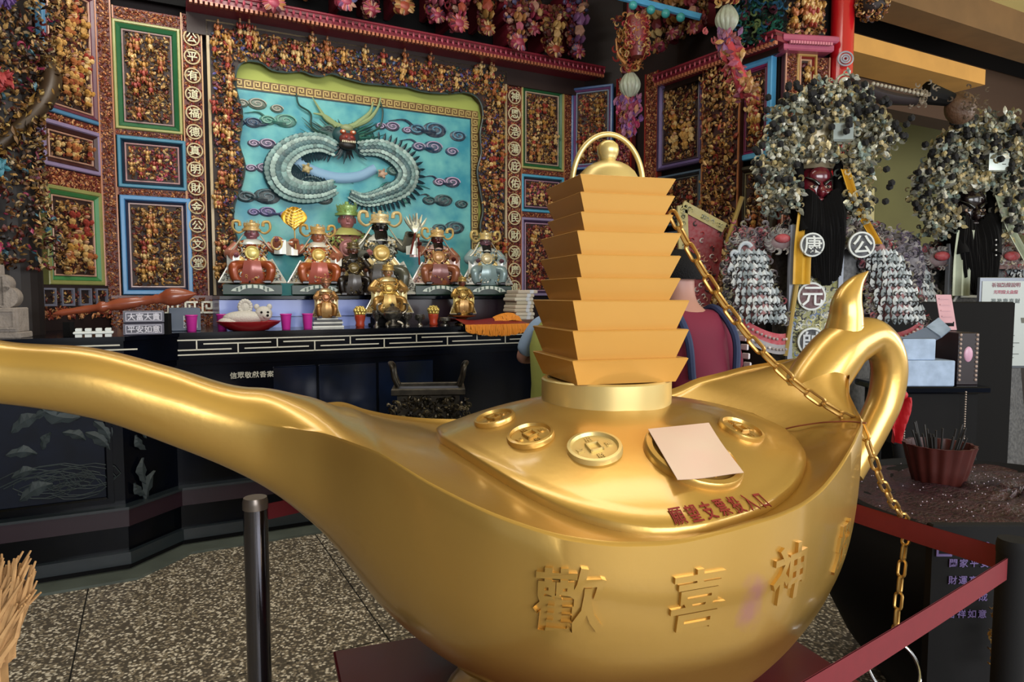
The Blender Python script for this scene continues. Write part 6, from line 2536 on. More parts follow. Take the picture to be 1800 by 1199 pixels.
        # hem: a deep curved red band and a silver fringe
        for col_, dz, hh, nm in (('#a83440', -.02, .07, 'red_band'), ('#8f8a8c', -.09, .06, 'pale_hem')):
            m = M(fr=fr)
            G = []
            for v in (0, 1):
                G.append([(c[0] + q * rad[-1] * 1.06, c[1] - rad[-1] * .8 * math.sqrt(max(0, 1 - q * q)) - .03, c[2] + dz * sc - v * hh * sc - .05 * sc * (1 - q * q) + side * q * .07) for q in np.linspace(-1, 1, 15)])
            m.grid(np.array(G), col=lin(col_))
            G2 = np.array(G)
            N = 40
            u = r_.integers(0, 15, N)
            m.scatter(ICO_V, ICO_F, (G2[0][u] + G2[1][u]) / 2 - (0, .01, 0), np.full((N, 3), .010), np.zeros(N), np.tile(lin('#d0c4c0'), (N, 1)))
            m.build(nm, CLOTH, root, use_col=True)
        # lion mask on the shoulder
        sx, sz = L(*T(*((1375, 425) if side < 0 else (1515, 425))))
        m = M(fr=fr)
        m.ball((sx, -.24 * sc, sz), (.085 * sc, .05, .055 * sc), col=lin('#7a6466'))
        m.ball((sx, -.285 * sc, sz + .02), (.05 * sc, .03, .03 * sc), col=lin('#a03038'))
        N = 60
        a = r_.uniform(0, 6.28, N)
        m.scatter(SCR_V, SCR_F, np.stack([sx + np.cos(a) * .085 * sc, np.full(N, -.27 * sc), sz + np.sin(a) * .06 * sc], 1), np.full((N, 3), .026), a, np.array([lin('#b0aca8'), lin('#6a5a5c'), lin('#8c8c8c')])[r_.integers(0, 3, N)])
        m.build('lion_mask', CLOTH, root, use_col=True)
    # outer shoulder roll on the right, dark hanging cloth on the left
    m = M(fr=fr)
    x, z = L(*T(1612, 470))
    m.ball((x, -.05, z), (.15 * sc, .12 * sc, .24 * sc), n=20, m=12, col=lin('#4a444c'))
    N = 240
    a, q = r_.uniform(math.pi, 2 * math.pi, N), r_.uniform(-1, 1, N)
    w = np.sqrt(1 - q * q)
    m.scatter(SCR_V, SCR_F, np.stack([x + .15 * sc * np.cos(a) * w, -.05 + .125 * sc * np.sin(a) * w, z + .24 * sc * q], 1), np.full((N, 3), .028 * sc), r_.uniform(0, 6, N), np.array([lin('#8a8490'), lin('#2a2630'), lin('#b0acb0'), lin('#6a5e76')])[r_.integers(0, 4, N)])
    m.build('outer_shoulder', CLOTH, root, use_col=True)
    m = M(fr=fr)
    x, z = L(*T(1300, 500))
    m.box(x - .06, x + .06, -.16, -.13, z - .16, z + .16, col=lin('#141216'), bev=.01)
    m.build('black_drape', CLOTH, root, use_col=True)
    # roundels with characters
    for ch, px, py, rr, bgc, fg in chars:
        x, z = L(*T(px, py))
        yy = -.30 * sc if py > 480 else -.36 * sc
        m = M(fr=fr)
        R9 = np.array([[1, 0, 0], [0, 0, 1], [0, -1, 0.0]]) @ np.diag([1, 1, -1.0])
        m.lathe([(rr * sc, -.01), (rr * sc, .006), (.001, .006)], c=(x, yy, z), n=28, R=R9, col=lin('#c8ccc8'))
        m.lathe([(rr * .86 * sc, -.01), (rr * .86 * sc, .009), (.001, .009)], c=(x, yy, z), n=28, R=R9, col=lin(bgc))
        V, F = glyphs(ch, .08)
        m.raw(V * rr * 1.55 * sc + np.array([x, yy - .013, z]), F, col=lin(fg))
        m.build('character_roundel', CLOTH, root, use_col=True)
    # head
    hx, hz = L(*T(1443, 328))
    yh = -.17 * sc
    m = M(fr=fr)
    F_ = np.array(lin(face))
    hc = np.array([hx, yh, hz])
    m.ball(hc, (.115 * sc, .11 * sc, .165 * sc), n=28, m=18, col=F_)
    m.ball(hc + (0, -.09 * sc, .07 * sc), (.07 * sc, .035 * sc, .06 * sc), n=16, m=10, col=F_)
    m.ball(hc + (0, -.12 * sc, -.03 * sc), (.024 * sc, .03 * sc, .04 * sc), n=12, m=8, col=F_ * 1.1)
    m.tube([hc + (0, -.105 * sc, .03 * sc), hc + (0, -.135 * sc, -.04 * sc)], [.012 * sc, .02 * sc], n=8, col=F_ * 1.1)
    for k in (-1, 1):
        m.ball(hc + (k * .055 * sc, -.085 * sc, -.035 * sc), (.04 * sc, .03 * sc, .03 * sc), n=12, m=8, col=F_ * 1.15)
        m.ball(hc + (k * .045 * sc, -.105 * sc, .0), (.022 * sc, .010 * sc, .011 * sc), n=12, m=8, col=lin('#c8a890'))
        m.ball(hc + (k * .045 * sc, -.114 * sc, .0), (.010 * sc, .006 * sc, .010 * sc), n=8, m=6, col=lin('#080808'))
        m.tube(spline([hc + (k * .018 * sc, -.12 * sc, .012 * sc), hc + (k * .05 * sc, -.118 * sc, .038 * sc), hc + (k * .09 * sc, -.09 * sc, .060 * sc)], 4), np.linspace(.014, .006, 9) * sc, n=6, col=lin('#060505'))
        m.ball(hc + (k * .115 * sc, 0, -.01), (.02 * sc, .03 * sc, .05 * sc), n=10, m=8, col=F_)
    m.tube(spline([hc + (-.04 * sc, -.105 * sc, -.085 * sc), hc + (0, -.115 * sc, -.082 * sc), hc + (.04 * sc, -.105 * sc, -.085 * sc)], 4), .010 * sc, n=6, col=F_ * 1.3 + .02)
    o = m.build('head', mat('lacquered_face', '#ffffff', rough=.22, attr=True, coat=.6), root, use_col=True)
    smooth_by_angle(o, 70)
    # beard: broad black fall of hair, plus side locks
    m = M(fr=fr)
    zb = L(*T(1450, 505))[1]
    for i in range(150):
        q = r_.uniform(-1, 1)
        y0 = yh - .09 * sc - r_.uniform(0, .04)
        top = hc[2] - .125 * sc + abs(q) * .10 * sc
        pts = spline([(hx + q * .085 * sc, y0, top), (hx + q * .11 * sc, y0 - .05, top - .15), (hx + .012 * sc + q * .115 * sc, -.31 * sc - r_.uniform(0, .03), (top + zb) / 2), (hx + .04 * sc + q * .085 * sc, -.31 * sc, zb + abs(q) * .06 + r_.uniform(0, .08))], 4)
        m.tube(pts, np.linspace(.026, .012, len(pts)) * sc, n=5)
    m.build('black_beard', mat('black_hair', '#050405', rough=.8, spec=.15), root)
    m = M(fr=fr)
    m.ball(hc + (0, .04, -.03), (.155 * sc, .12 * sc, .24 * sc), n=20, m=14)
    for k in (-1, 1):
        m.tube([hc + (k * .125 * sc, -.06 * sc, .16 * sc), hc + (k * .135 * sc, -.09 * sc, -.05 * sc), hc + (k * .10 * sc, -.14 * sc, -.28 * sc)], [.03 * sc, .04 * sc, .05 * sc], n=10)
    m.build('hair_cap', MATS['black_hair'], root)
    # crown
    m = M(fr=fr, col=lin('#8a8068'))
    m.lathe([(.125 * sc, .12 * sc), (.14 * sc, .14 * sc), (.15 * sc, .18 * sc), (.13 * sc, .20 * sc), (.15 * sc, .30 * sc), (.17 * sc, .42 * sc), (.12 * sc, .52 * sc), (.03 * sc, .56 * sc)], c=hc, n=32, sy=.8)
    for k in range(22):
        a = math.pi + k * math.pi / 21
        m.ball(hc + (math.cos(a) * .15 * sc, math.sin(a) * .12 * sc, .165 * sc), .016 * sc, n=8, m=6, col=lin('#d8d4c4'))
    m.build('crown_frame', SILVF, root, use_col=True)
    xr_, zr__ = L(*T(1472, 236))
    m = M(fr=fr)
    m.box(xr_ - .062 * sc, xr_ + .062 * sc, -.36 * sc, -.33 * sc, zr__ - .06 * sc, zr__ + .06 * sc, bev=.012)
    m.build('crown_mirror', mat('pale_mirror', '#b8c0b8', rough=.15, metal=.7), root)
    m = M(fr=fr)
    for (px, py, rx, rz, nn) in ((1448, 215, .34, .20, 210), (1470, 175, .26, .13, 110), (1400, 215, .15, .15, 60), (1362, 290, .12, .22, 130), (1370, 350, .11, .09, 60), (1500, 300, .09, .17, 80), (1530, 245, .14, .12, 70), (1505, 355, .07, .11, 40), (1445, 268, .2, .04, 70)):
        x, z = L(*T(px, py))
        flowers(m, x, z, rx * sc * .95, rz * sc * .95, int(nn * .42), .070 * sc, -.20 * sc, r_, yr=.16 * sc, clear=(hx, hz, .135 * sc, .15 * sc))
    m.build('silver_flowers', SILVF, root, use_col=True, kind='stuff')
    m = M(fr=fr)
    for (px, py, rx, rz, nn) in ((1400, 200, .22, .16, 26), (1530, 225, .22, .16, 36), (1360, 290, .17, .22, 18), (1520, 330, .12, .16, 12), (1450, 170, .3, .10, 22)):
        x, z = L(*T(px, py))
        for i in range(nn):
            a, q = r_.uniform(0, 6.28), r_.uniform(.45, 1.05)
            b = np.array([x + rx * sc * q * math.cos(a), -.30 * sc - r_.uniform(0, .10), z + rz * sc * q * math.sin(a)])
            m.scatter(ICO_V, ICO_F, [b], [(.024 * sc,) * 3], np.zeros(1), [(0, 0, 0)])
    m.build('black_pompoms', POM, root, kind='stuff')
    # ribbons
    rb = mat('ribbon_' + ribbon.lstrip('#'), ribbon, rough=.5, var=.25, vscale=12)
    for path, w_ in ((((1412, 370), (1405, 430), (1402, 500)), .055), (((1478, 300), (1500, 365), (1535, 430)), .028)):
        pts = [L(*T(*p)) for p in path]
        m = M(fr=fr)
        P3 = spline([(x, -.33 * sc, z) for x, z in pts], 8)
        G = np.array([[p + np.array([q * w_ * sc, -.012 * math.cos(q * 7), 0]) for q in np.linspace(-1, 1, 9)] for p in P3])
        m.grid(G)
        m.grid((G + np.array([0, .006, 0]))[::-1])
        o = m.build('ribbon', rb, root)
        smooth_by_angle(o, 60)
    # flags on the back
    if flags:
        for poly in (((1232, 344), (1314, 388), (1306, 470), (1262, 610), (1240, 600)), ((1520, 366), (1596, 310), (1594, 452), (1560, 470))):
            q = [L(*T(*p)) for p in poly]
            m = M(fr=fr)
            m.prism(q, .20, .215, col=lin('#8a1c26'))
            cx_, cz_ = np.mean([a for a, b in q]), np.mean([b for a, b in q])
            N = 46
            ww = r_.dirichlet(np.ones(len(q)), N)
            P = ww @ np.array(q)
            m.scatter(SCR_V, SCR_F, np.stack([P[:, 0], np.full(N, .195), P[:, 1]], 1), np.full((N, 3), .022), r_.uniform(0, 6, N), np.array([lin('#c8c4c0'), lin('#b03038'), lin('#1a1014'), lin('#c8907a')])[r_.integers(0, 4, N)])
            m.build('red_flag', CLOTH, root, use_col=True)
            m = M(fr=fr)
            for i in range(len(q)):
                a, b = np.array(q[i]), np.array(q[(i + 1) % len(q)])
                if i in (0, len(q) - 1) or (len(q) == 4 and i == 1):
                    d = (b - a) / np.linalg.norm(b - a)
                    nn_ = np.array([-d[1], d[0]]) * .035
                    m.prism([tuple(a - nn_), tuple(b - nn_), tuple(b + nn_), tuple(a + nn_)], .185, .22, col=lin('#a89a5c'))
                    kk = int(np.linalg.norm(b - a) / .02)
                    u = r_.random(kk)
                    PP = a + (b - a) * u[:, None]
                    m.scatter(SCR_V, SCR_F, np.stack([PP[:, 0], np.full(kk, .182), PP[:, 1]], 1), np.full((kk, 3), .018), r_.uniform(0, 6, kk), np.array([lin('#d0c890'), lin('#6a6a4a'), lin('#b8b8a0')])[r_.integers(0, 3, kk)])
            m.build('flag_border', CLOTH, root, use_col=True)
        for (a, b) in (((1342, 330), (1312, 420)), ((1398, 500), (1378, 625))):
            p, q = L(*T(*a)), L(*T(*b))
            m = M(fr=fr)
            m.tube([(p[0], .12 if a[0] == 1342 else -.30, p[1]), (q[0], .12 if a[0] == 1342 else -.30, q[1])], .016, n=8)
            m.build('gilt_rod', mat('old_gilt', '#9a8040', rough=.5, metal=.3), root)
        # pale claws and tassels at the left shoulder
        m = M(fr=fr)
        for (px, py, rr) in ((1312, 440, .04), (1322, 470, .035), (1300, 498, .02), (1292, 448, .018), (1288, 476, .02)):
            x, z = L(*T(px, py))
            sp = [(x + rr * math.cos(a), -.26, z + rr * 1.2 * math.sin(a)) for a in np.linspace(.5, 3.6, 8)]
            m.tube(sp, np.linspace(.018, .008, 8), n=8, col=lin('#a8b0b8'))
        m.build('pale_claw', CLOTH, root, use_col=True)
    else:
        # striped dark rods of the beard and pale beads
        m = M(fr=fr)
        for py in range(430, 470, 10):
            x, z = L(*T(1466, py - 40))
            m.ball((x, -.36 * sc, z), .008, n=8, m=6)
        m.build('bead', paint('#c8c8c8'), root)
    return root


puppet(1445, 4.65, 'giant deity puppet with dark red face, yellow ribbons and red back flags', '#5c1420', lambda a, b: (a, b), '#c89a2c',
       (('康', 1418, 432, .075, '#22242c', '#c8ccc8'), ('公', 1503, 432, .082, '#22242c', '#c8ccc8'), ('元', 1424, 521, .09, '#4a1018', '#d0d4d4'), ('帥', 1424, 600, .09, '#22242c', '#b8bcc0')), 11)
puppet(1702, 6.5, 'giant deity puppet with black face, long black beard and white ribbons, at the right edge', '#1a0e10', lambda a, b: (1702 + (a - 1445) * .86, 372 + (b - 328) * .86), '#a8b09a',
       (('元', 1424, 521, .105, '#22242c', '#c8ccc8'),), 12, flags=False)
# striped white tail fan at the right edge above the second puppet
P = at_y(1795, 285, 6.2)
t = thing('striped_banner', 'brown and white striped hanging at the right edge above the black faced puppet', 'banner', tuple(P))
for i in range(9):
    m = M()
    m.box(-.22, .35, -.02, .02, .16 - i * .05, .19 - i * .05, t=P, bev=.004)
    m.build('stripe', paint(('#9a8a72', '#b8785a')[i % 2]), t)
m = M()
m.box(-.22, .35, 0, .015, -.26, .20, t=P)
m.build('cloth', paint('#4a3a2c'), t)
# hanging drum-like lamp and dark arm under the beam
P = at_y(1688, 190, 5.6)
t = thing('hanging_ornament', 'small brown carved ornament hanging on a dark arm under the beam', 'ornament', tuple(P))
m = M()
m.ball(P, (.12, .10, .13), n=20, m=12)
m.build('ball', mat('brown_carving', '#5c4230', rough=.5, bump=.8, bscale=40), t)
m = M()
m.tube([P + (-.30, 0, .12), P + (-.05, 0, .06)], [.09, .05], n=12)
m.build('dark_arm', BLACK, t)
m = M()
m.scatter(SCR_V, SCR_F, P + rng.normal(0, .05, (40, 3)) + (0, -.09, 0), np.full((40, 3), .025), rng.uniform(0, 6, 40), np.tile(lin('#7a6a5a'), (40, 1)))
m.build('carved_relief', CARVE, t, use_col=True, kind='stuff')
P = at_y(1575, 178, 4.9)
t = thing('carved_beam_end', 'dark bracket with pale studded edge right of the red column', 'bracket', tuple(P))
m = M()
m.tube(spline([P + (-.35, .0, .10), P + (-.1, 0, .03), P + (.14, 0, .0)], 5), np.linspace(.10, .05, 11), n=10, flat=.6)
m.build('arm', mat('dark_grey_wood', '#2c2428', rough=.5), t)
m = M()
for k in range(14):
    m.ball(P + (-.2 + k * .028, -.07, .10 - k * .006), .013, n=8, m=5)
m.build('stud_row', paint('#a8a090'), t, kind='stuff')
m = M()
m.scatter(SCR_V, SCR_F, P + (.16, -.03, .03) + rng.normal(0, .035, (50, 3)), np.full((50, 3), .022), rng.uniform(0, 6, 50), np.tile(lin('#a89c8a'), (50, 1)))
m.build('carved_tip', CARVE, t, use_col=True, kind='stuff')

# ------------------------------------------------------------------ people
SKIN = mat('skin', '#a87a6c', rough=.5, var=.15, vscale=6)


def skin_mesh(verts, edges, radii, name, mt, parent, sub=2, root_i=0):
    me = bpy.data.meshes.new(name + '_base')
    me.from_pydata([tuple(v) for v in verts], edges, [])
    o = bpy.data.objects.new(name + '_base', me)
    COL.objects.link(o)
    o.modifiers.new('skin', 'SKIN')
    sv = me.skin_vertices[0].data
    for i, r in enumerate(radii):
        sv[i].radius = (r, r) if np.isscalar(r) else r
        sv[i].use_root = (i == root_i)
    s = o.modifiers.new('sub', 'SUBSURF')
    s.levels = sub
    dg = bpy.context.evaluated_depsgraph_get()
    dg.update()
    new = bpy.data.meshes.new_from_object(o.evaluated_get(dg))
    bpy.data.objects.remove(o)
    bpy.data.meshes.remove(me)
    new.materials.clear()
    new.materials.append(mt)
    for p in new.polygons:
        p.use_smooth = True
    new.name = name
    q = bpy.data.objects.new(name, new)
    COL.objects.link(q)
    q.parent = parent
    return q


def person(label, X, Y, rz, k, arms, lean, shirt, trousers, hairc, extra=None, head_tilt=0):
    """arms: for each side elbow and wrist positions in body coordinates (front is -y)"""
    root = thing('person', label, 'person', (X, Y, 0), rz)

    def S(p):
        p = np.array(p, float)
        if p[2] > .95:
            p = p + np.array([0, -lean * (p[2] - .95), 0])
        return p * k
    V, E, R = [], [], []

    def add(p, r, par=None):
        V.append(S(p))
        R.append(r * k if np.isscalar(r) else (r[0] * k, r[1] * k))
        if par is not None:
            E.append((par, len(V) - 1))
        return len(V) - 1
    pel = add((0, 0, .95), (.15, .11))
    sp = add((0, 0, 1.13), (.135, .10), pel)
    ch = add((0, 0, 1.32), (.16, .11), sp)
    nk0 = add((0, 0, 1.43), (.075, .07), ch)
    nk = add((0, -.01, 1.50), .052, nk0)
    hb = add((0, -.03, 1.575), .070, nk)
    hm = add((0, -.035, 1.645), .088, hb)
    ht = add((0, -.025, 1.715), .068, hm)
    for s_, (el, wr) in zip((-1, 1), arms):
        sh = add((s_ * .17, 0, 1.41), .060, ch if False else nk0)
        e = add(el, .042, sh)
        w = add(wr, .028, e)
        d = np.array(wr) - np.array(el)
        d /= np.linalg.norm(d)
        pm = add(np.array(wr) + d * .06, (.036, .020), w)
        up = np.array([0, 0, 1.0])
        sd = np.cross(d, up)
        sd = sd / (np.linalg.norm(sd) + 1e-6)
        for j, L_ in enumerate((.070, .080, .075, .060)):
            o_ = sd * (-.027 + j * .018)
            a = add(np.array(wr) + d * .095 + o_, .0095, pm)
            b = add(np.array(wr) + d * (.095 + L_ * .5) + o_ * 1.1 + up * -.006, .0085, a)
            add(np.array(wr) + d * (.095 + L_ * .9) + o_ * 1.1 + up * -.022, .007, b)
        a = add(np.array(wr) + d * .04 - sd * .035, .011, pm)
        add(np.array(wr) + d * .085 - sd * .055, .008, a)
    for s_ in (-1, 1):
        hp_ = add((s_ * .09, 0, .88), .088, pel)
        kn = add((s_ * .10, -.01, .50), .058, hp_)
        an = add((s_ * .10, .01, .09), .040, kn)
        add((s_ * .11, -.12, .04), (.038, .028), an)
    skin_mesh(V, E, R, 'body', SKIN, root)
    # face
    m = M()
    c = S((0, -.035, 1.635))
    m.ball(c + np.array([0, -.088, -.005]) * k, np.array([.013, .016, .022]) * k, n=10, m=8)
    for s_ in (-1, 1):
        m.ball(c + np.array([s_ * .083, .0, 0]) * k, np.array([.010, .020, .030]) * k, n=10, m=8)
    V2 = M(fr=(rot_z(rz), np.array([X, Y, 0.0])))
    V2.merge(m)
    o = V2.build('nose_and_ears', SKIN, root)
    smooth_by_angle(o, 80)
    V2 = M(fr=(rot_z(rz), np.array([X, Y, 0.0])))
    for s_ in (-1, 1):
        V2.ball(c + np.array([s_ * .030, -.080, .018]) * k, .0095 * k, n=8, m=6)
    V2.build('eyes', BLACK, root)
    V2 = M(fr=(rot_z(rz), np.array([X, Y, 0.0])))
    V2.ball(c + np.array([0, -.080, -.045]) * k, np.array([.024, .008, .006]) * k, n=10, m=6)
    V2.build('mouth', mat('lips', '#8a4a44', rough=.5), root)
    # shirt
    V, E, R = [], [], []
    a0 = add((0, 0, .90), (.175, .135))
    a1 = add((0, 0, 1.10), (.165, .125), a0)
    a2 = add((0, 0, 1.30), (.185, .135), a1)
    a3 = add((0, 0, 1.44), (.10, .085), a2)
    for s_, (el, wr) in zip((-1, 1), arms):
        b0 = add((s_ * .17, 0, 1.40), .082, a3)
        e = np.array(el) * .85 + np.array((s_ * .17, 0, 1.40)) * .15
        b1 = add((e + np.array((s_ * .17, 0, 1.40))) / 2, .074, b0)
        add(e, .068, b1)
    skin_mesh(V, E, R, 'shirt', shirt, root)
    V, E, R = [], [], []
    a0 = add((0, 0, .98), (.16, .125))
    a1 = add((0, 0, .86), (.165, .12), a0)
    for s_ in (-1, 1):
        b = add((s_ * .095, 0, .78), .100, a1)
        b = add((s_ * .10, -.01, .48), .078, b)
        add((s_ * .10, .01, .10), .066, b)
    skin_mesh(V, E, R, 'trousers', trousers, root)
    # hair
    V2 = M(fr=(rot_z(rz), np.array([X, Y, 0.0])))
    hc = S((0, -.012, 1.66))
    th_ = np.linspace(0, 2 * math.pi, 24, endpoint=False)
    rows = []
    for t_ in np.linspace(0.02, 1, 9):
        ang = t_ * 1.9
        lim = 1 - .42 * np.clip(-np.sin(th_), 0, 1)
        a_ = ang * lim
        rows.append(np.stack([np.sin(a_) * np.cos(th_) * .102, np.sin(a_) * np.sin(th_) * .112, np.cos(a_) * .105], 1) * k + hc)
    V2.grid(np.array(rows), closed_v=True)
    o = V2.build('hair', mat('hair_' + hairc.lstrip('#'), hairc, rough=.75, spec=.2, bump=.6, bscale=150), root)
    smooth_by_angle(o, 80)
    for s_ in (-1, 1):
        V2 = M(fr=(rot_z(rz), np.array([X, Y, 0.0])))
        V2.tube(np.array([(s_ * .10, .06, .035), (s_ * .10, .0, .045), (s_ * .11, -.10, .035), (s_ * .11, -.17, .03)]) * k, np.array([.042, .05, .045, .03]) * k, n=12, flat=.75)
        V2.build('shoe', BLACK, root)
    return root, (rot_z(rz), np.array([X, Y, 0.0])), S


r1, frp, S_ = person('person in maroon shirt with dark backpack strap, seen from behind right of the tower', .87, 3.05, math.radians(205), 1.03,
                     (((-.27, -.06, 1.14), (-.24, -.22, .93)), ((.26, -.02, 1.15), (.22, -.20, .96))), .25, mat('maroon_shirt', '#6e0f30', rough=.8, var=.2, vscale=6), mat('dark_trousers', '#15161c', rough=.85), '#0c0a0c')
m = M(fr=frp)
for s_ in (-1, 1):
    m.tube(spline([S_((s_ * .12, .12, 1.20)), S_((s_ * .13, .14, 1.38)), S_((s_ * .12, .04, 1.50)), S_((s_ * .12, -.12, 1.40)), S_((s_ * .12, -.13, 1.20))], 6), .017, n=8)
m.build('backpack_strap', mat('navy_webbing', '#1c2a50', rough=.7), r1)
m = M(fr=frp)
for i in range(5):
    c = S_((-.245, .065, 1.36 - i * .04))
    m.box(c[0] - .006, c[0] + .004, c[1] - .02, c[1] + .02, c[2] - .014, c[2] + .014, bev=.003)
m.build('white_sleeve_print', paint('#c8c0c4'), r1)
r2, frp2, S2 = person('person in light blue shirt and yellow green apron, mostly hidden left behind the tower', .32, 4.25, math.radians(150), 1.0,
                      (((-.27, .02, 1.13), (-.20, -.18, 1.05)), ((.34, -.04, 1.18), (.16, -.22, 1.20))), .02, mat('light_blue_shirt', '#8fa6c4', rough=.8, var=.2, vscale=6), mat('grey_trousers', '#2a2c30', rough=.85), '#101010')
m = M(fr=frp2)
rows = []
th_ = np.linspace(0, 2 * math.pi, 32, endpoint=False)
for z, rx, ry in ((.55, .235, .20), (.80, .225, .185), (1.05, .21, .17), (1.28, .225, .175), (1.38, .20, .155), (1.44, .14, .12)):
    rows.append(np.stack([rx * (1 + .03 * np.cos(th_ * 8)) * np.cos(th_), ry * np.sin(th_), np.full(32, z)], 1))
m.grid(np.array(rows), closed_v=True)
o = m.build('apron', mat('yellow_green_cloth', '#8f9348', rough=.8, var=.3, vscale=5), r2)
smooth_by_angle(o, 60)

# ------------------------------------------------------------------ crowd barrier
POST = mat('dark_chrome', '#6a6a72', rough=.14, metal=.98)
BELT = mat('red_webbing', '#640a16', rough=.75, var=.15, vscale=40)


def post(x, y, label, h=.985, dark=True):
    t = thing('barrier_post', label, 'post', (x, y, 0))
    m = M()
    m.lathe([(.17, 0), (.17, .012), (.15, .022), (.05, .03), (.036, .034), (.036, h - .03)], c=(x, y, 0), n=40)
    o = m.build('pole', POST if dark else BLACK, t)
    smooth_by_angle(o, 40)
    m = M()
    m.lathe([(.0375, h - .035), (.0375, h - .02), (.037, h - .012), (.034, h), (.001, h)], c=(x, y, 0), n=40)
    o = m.build('cap', mat('brushed_cap', '#8a8078', rough=.35, metal=.8) if dark else BLACK, t)
    smooth_by_angle(o, 40)
    return t


post(-.785, 2.05, 'chrome barrier post standing left under the lamp spout')
post(-.16, 2.78, 'chrome barrier post hidden behind the middle of the lamp')
post(.86, 2.62, 'chrome barrier post hidden behind the lamp handle')
post(1.27, 1.69, 'dark barrier post at the right edge of the picture', dark=False)
post(-.2, .63, 'dark barrier post at the near end of the front red belt', dark=False)


def belt(a, b, z0, z1, label, sag=.01, za=None):
    a, b = np.array([*a, 0.0]), np.array([*b, 0.0])
    d = (b - a) / np.linalg.norm(b - a)
    a, b = a + d * .04, b - d * .04
    m = M()
    n = 24
    nn = np.array([-d[1], d[0], 0]) * .0015
    for s_ in (1, -1):
        G = []
        for z in (z0, (z0 + z1) / 2, z1):
            G.append([a + (b - a) * u + np.array([0, 0, z - sag * 4 * u * (1 - u)]) + nn * s_ for u in np.linspace(0, 1, n)])
        m.grid(np.array(G)[::s_])
    c = (a + b) / 2 + np.array([0, 0, z0])
    o = m.build('barrier_belt', BELT, loc=tuple(c), rz=math.atan2(d[1], d[0]))
    tag(o, label, 'belt')


belt((-.785, 2.05), (-.16, 2.78), .905, .955, 'bright red barrier belt from the left post, passing behind the spout')
belt((-.16, 2.78), (.86, 2.62), .905, .955, 'red barrier belt hidden behind the lamp body')
belt((.86, 2.62), (1.27, 1.69), .895, .955, 'dark red barrier belt crossing the cauldron behind the chain')
belt((1.27, 1.69), (-.2, .63), .890, .945, 'bright red barrier belt crossing the lower right corner, nearest the camera')

# ------------------------------------------------------------------ cauldron and clutter on the right
CX, CY = 1.98, 2.62
t = thing('dark_cauldron', 'big rounded black cauldron with glittering dark red sand, right of the lamp', 'cauldron', (CX, CY, 0))
m = M()
m.lathe([(.30, 0), (.46, .04), (.60, .22), (.72, .45), (.74, .58), (.70, .72), (.66, .78), (.665, .81), (.64, .815), (.62, .79)], c=(CX, CY, 0), n=64)
o = m.build('vessel', mat('sooty_iron', '#060506', rough=.75, spec=.2), t)
smooth_by_angle(o, 50)
m = M()
th_ = np.linspace(0, 2 * math.pi, 72, endpoint=False)
rows = []
for r in np.linspace(.63, .02, 26):
    rows.append(np.stack([CX + r * np.cos(th_), CY + r * np.sin(th_), .79 + .05 * (1 - r / .63) + .008 * np.sin(th_ * 7 + r * 30) + rng.uniform(-.006, .006, 72)], 1))
m.grid(np.array(rows), closed_v=True, cap1=True)
m.build('glitter_sand', mat('dark_red_sand', '#1c0a0e', rough=.4, var=.7, vscale=60, color2='#43202c', bump=1.0, bscale=90), t)
m = M()
N = 160
a, r = rng.uniform(0, 6.28, N), .60 * np.sqrt(rng.random(N))
m.scatter(ICO_V, ICO_F, np.stack([CX + r * np.cos(a), CY + r * np.sin(a), .80 + .05 * (1 - r / .63)], 1), np.full((N, 3), .0028), np.zeros(N), np.tile(lin('#9a8a94'), (N, 1)))
m.build('sparkles', CARVE, t, use_col=True, kind='stuff')
# lettered board in front of it
P = at_y(1668, 1040, 1.93)
t = thing('lettered_board', 'black board with rows of faint purple lettering leaning on the cauldron', 'board', (P[0], P[1] - .0, 0))
m = M()
m.box(P[0] - .06, P[0] + .22, P[1] - .01, P[1] + .02, 0, P[2] + .20, bev=.004)
m.build('board', BLACK, t)
for r, row in enumerate(('點光明燈', '闔家平安', '財運亨通', '心想事成', '吉祥如意')):
    for i, ch in enumerate(row):
        V, F = glyphs(ch, .1)
        m = M()
        m.raw(V * .026 + np.array([P[0] - .0 + i * .03, P[1] - .013, P[2] + .14 - r * .05]), F)
        m.build('character', mat('faint_purple_print', '#5a4a7a', rough=.5), t)
m = M(fr=(np.eye(3), np.array([P[0] - .05, P[1] - .012, P[2] + .11])))
mitre_frame(m, 0, .045, 0, .05, [(0, 0), (0, -.003), (.006, -.003), (.007, 0)])
m.build('emblem_frame', MATS['faint_purple_print'], t)
# gilt tassel at the right
P = at_y(1756, 1065, 1.86)
t = thing('gilt_tassel', 'small brown and gold carved hanging right of the lettered board', 'ornament', tuple(P))
m = M()
N = 70
k = rng.random(N)
m.scatter(SCR_V, SCR_F, P + np.stack([rng.uniform(-.02, .02, N) * (1 - .3 * k), rng.uniform(-.02, .01, N), -k * .17], 1), np.full((N, 3), .012), rng.uniform(0, 6, N), np.array([lin('#8a6428'), lin('#5a4222'), lin('#a88a50')])[rng.integers(0, 3, N)])
m.build('carving', CARVE, t, use_col=True)
m = M()
m.tube([P + (0, 0, .12), P], .004, n=6)
m.build('cord', BLACK, t)
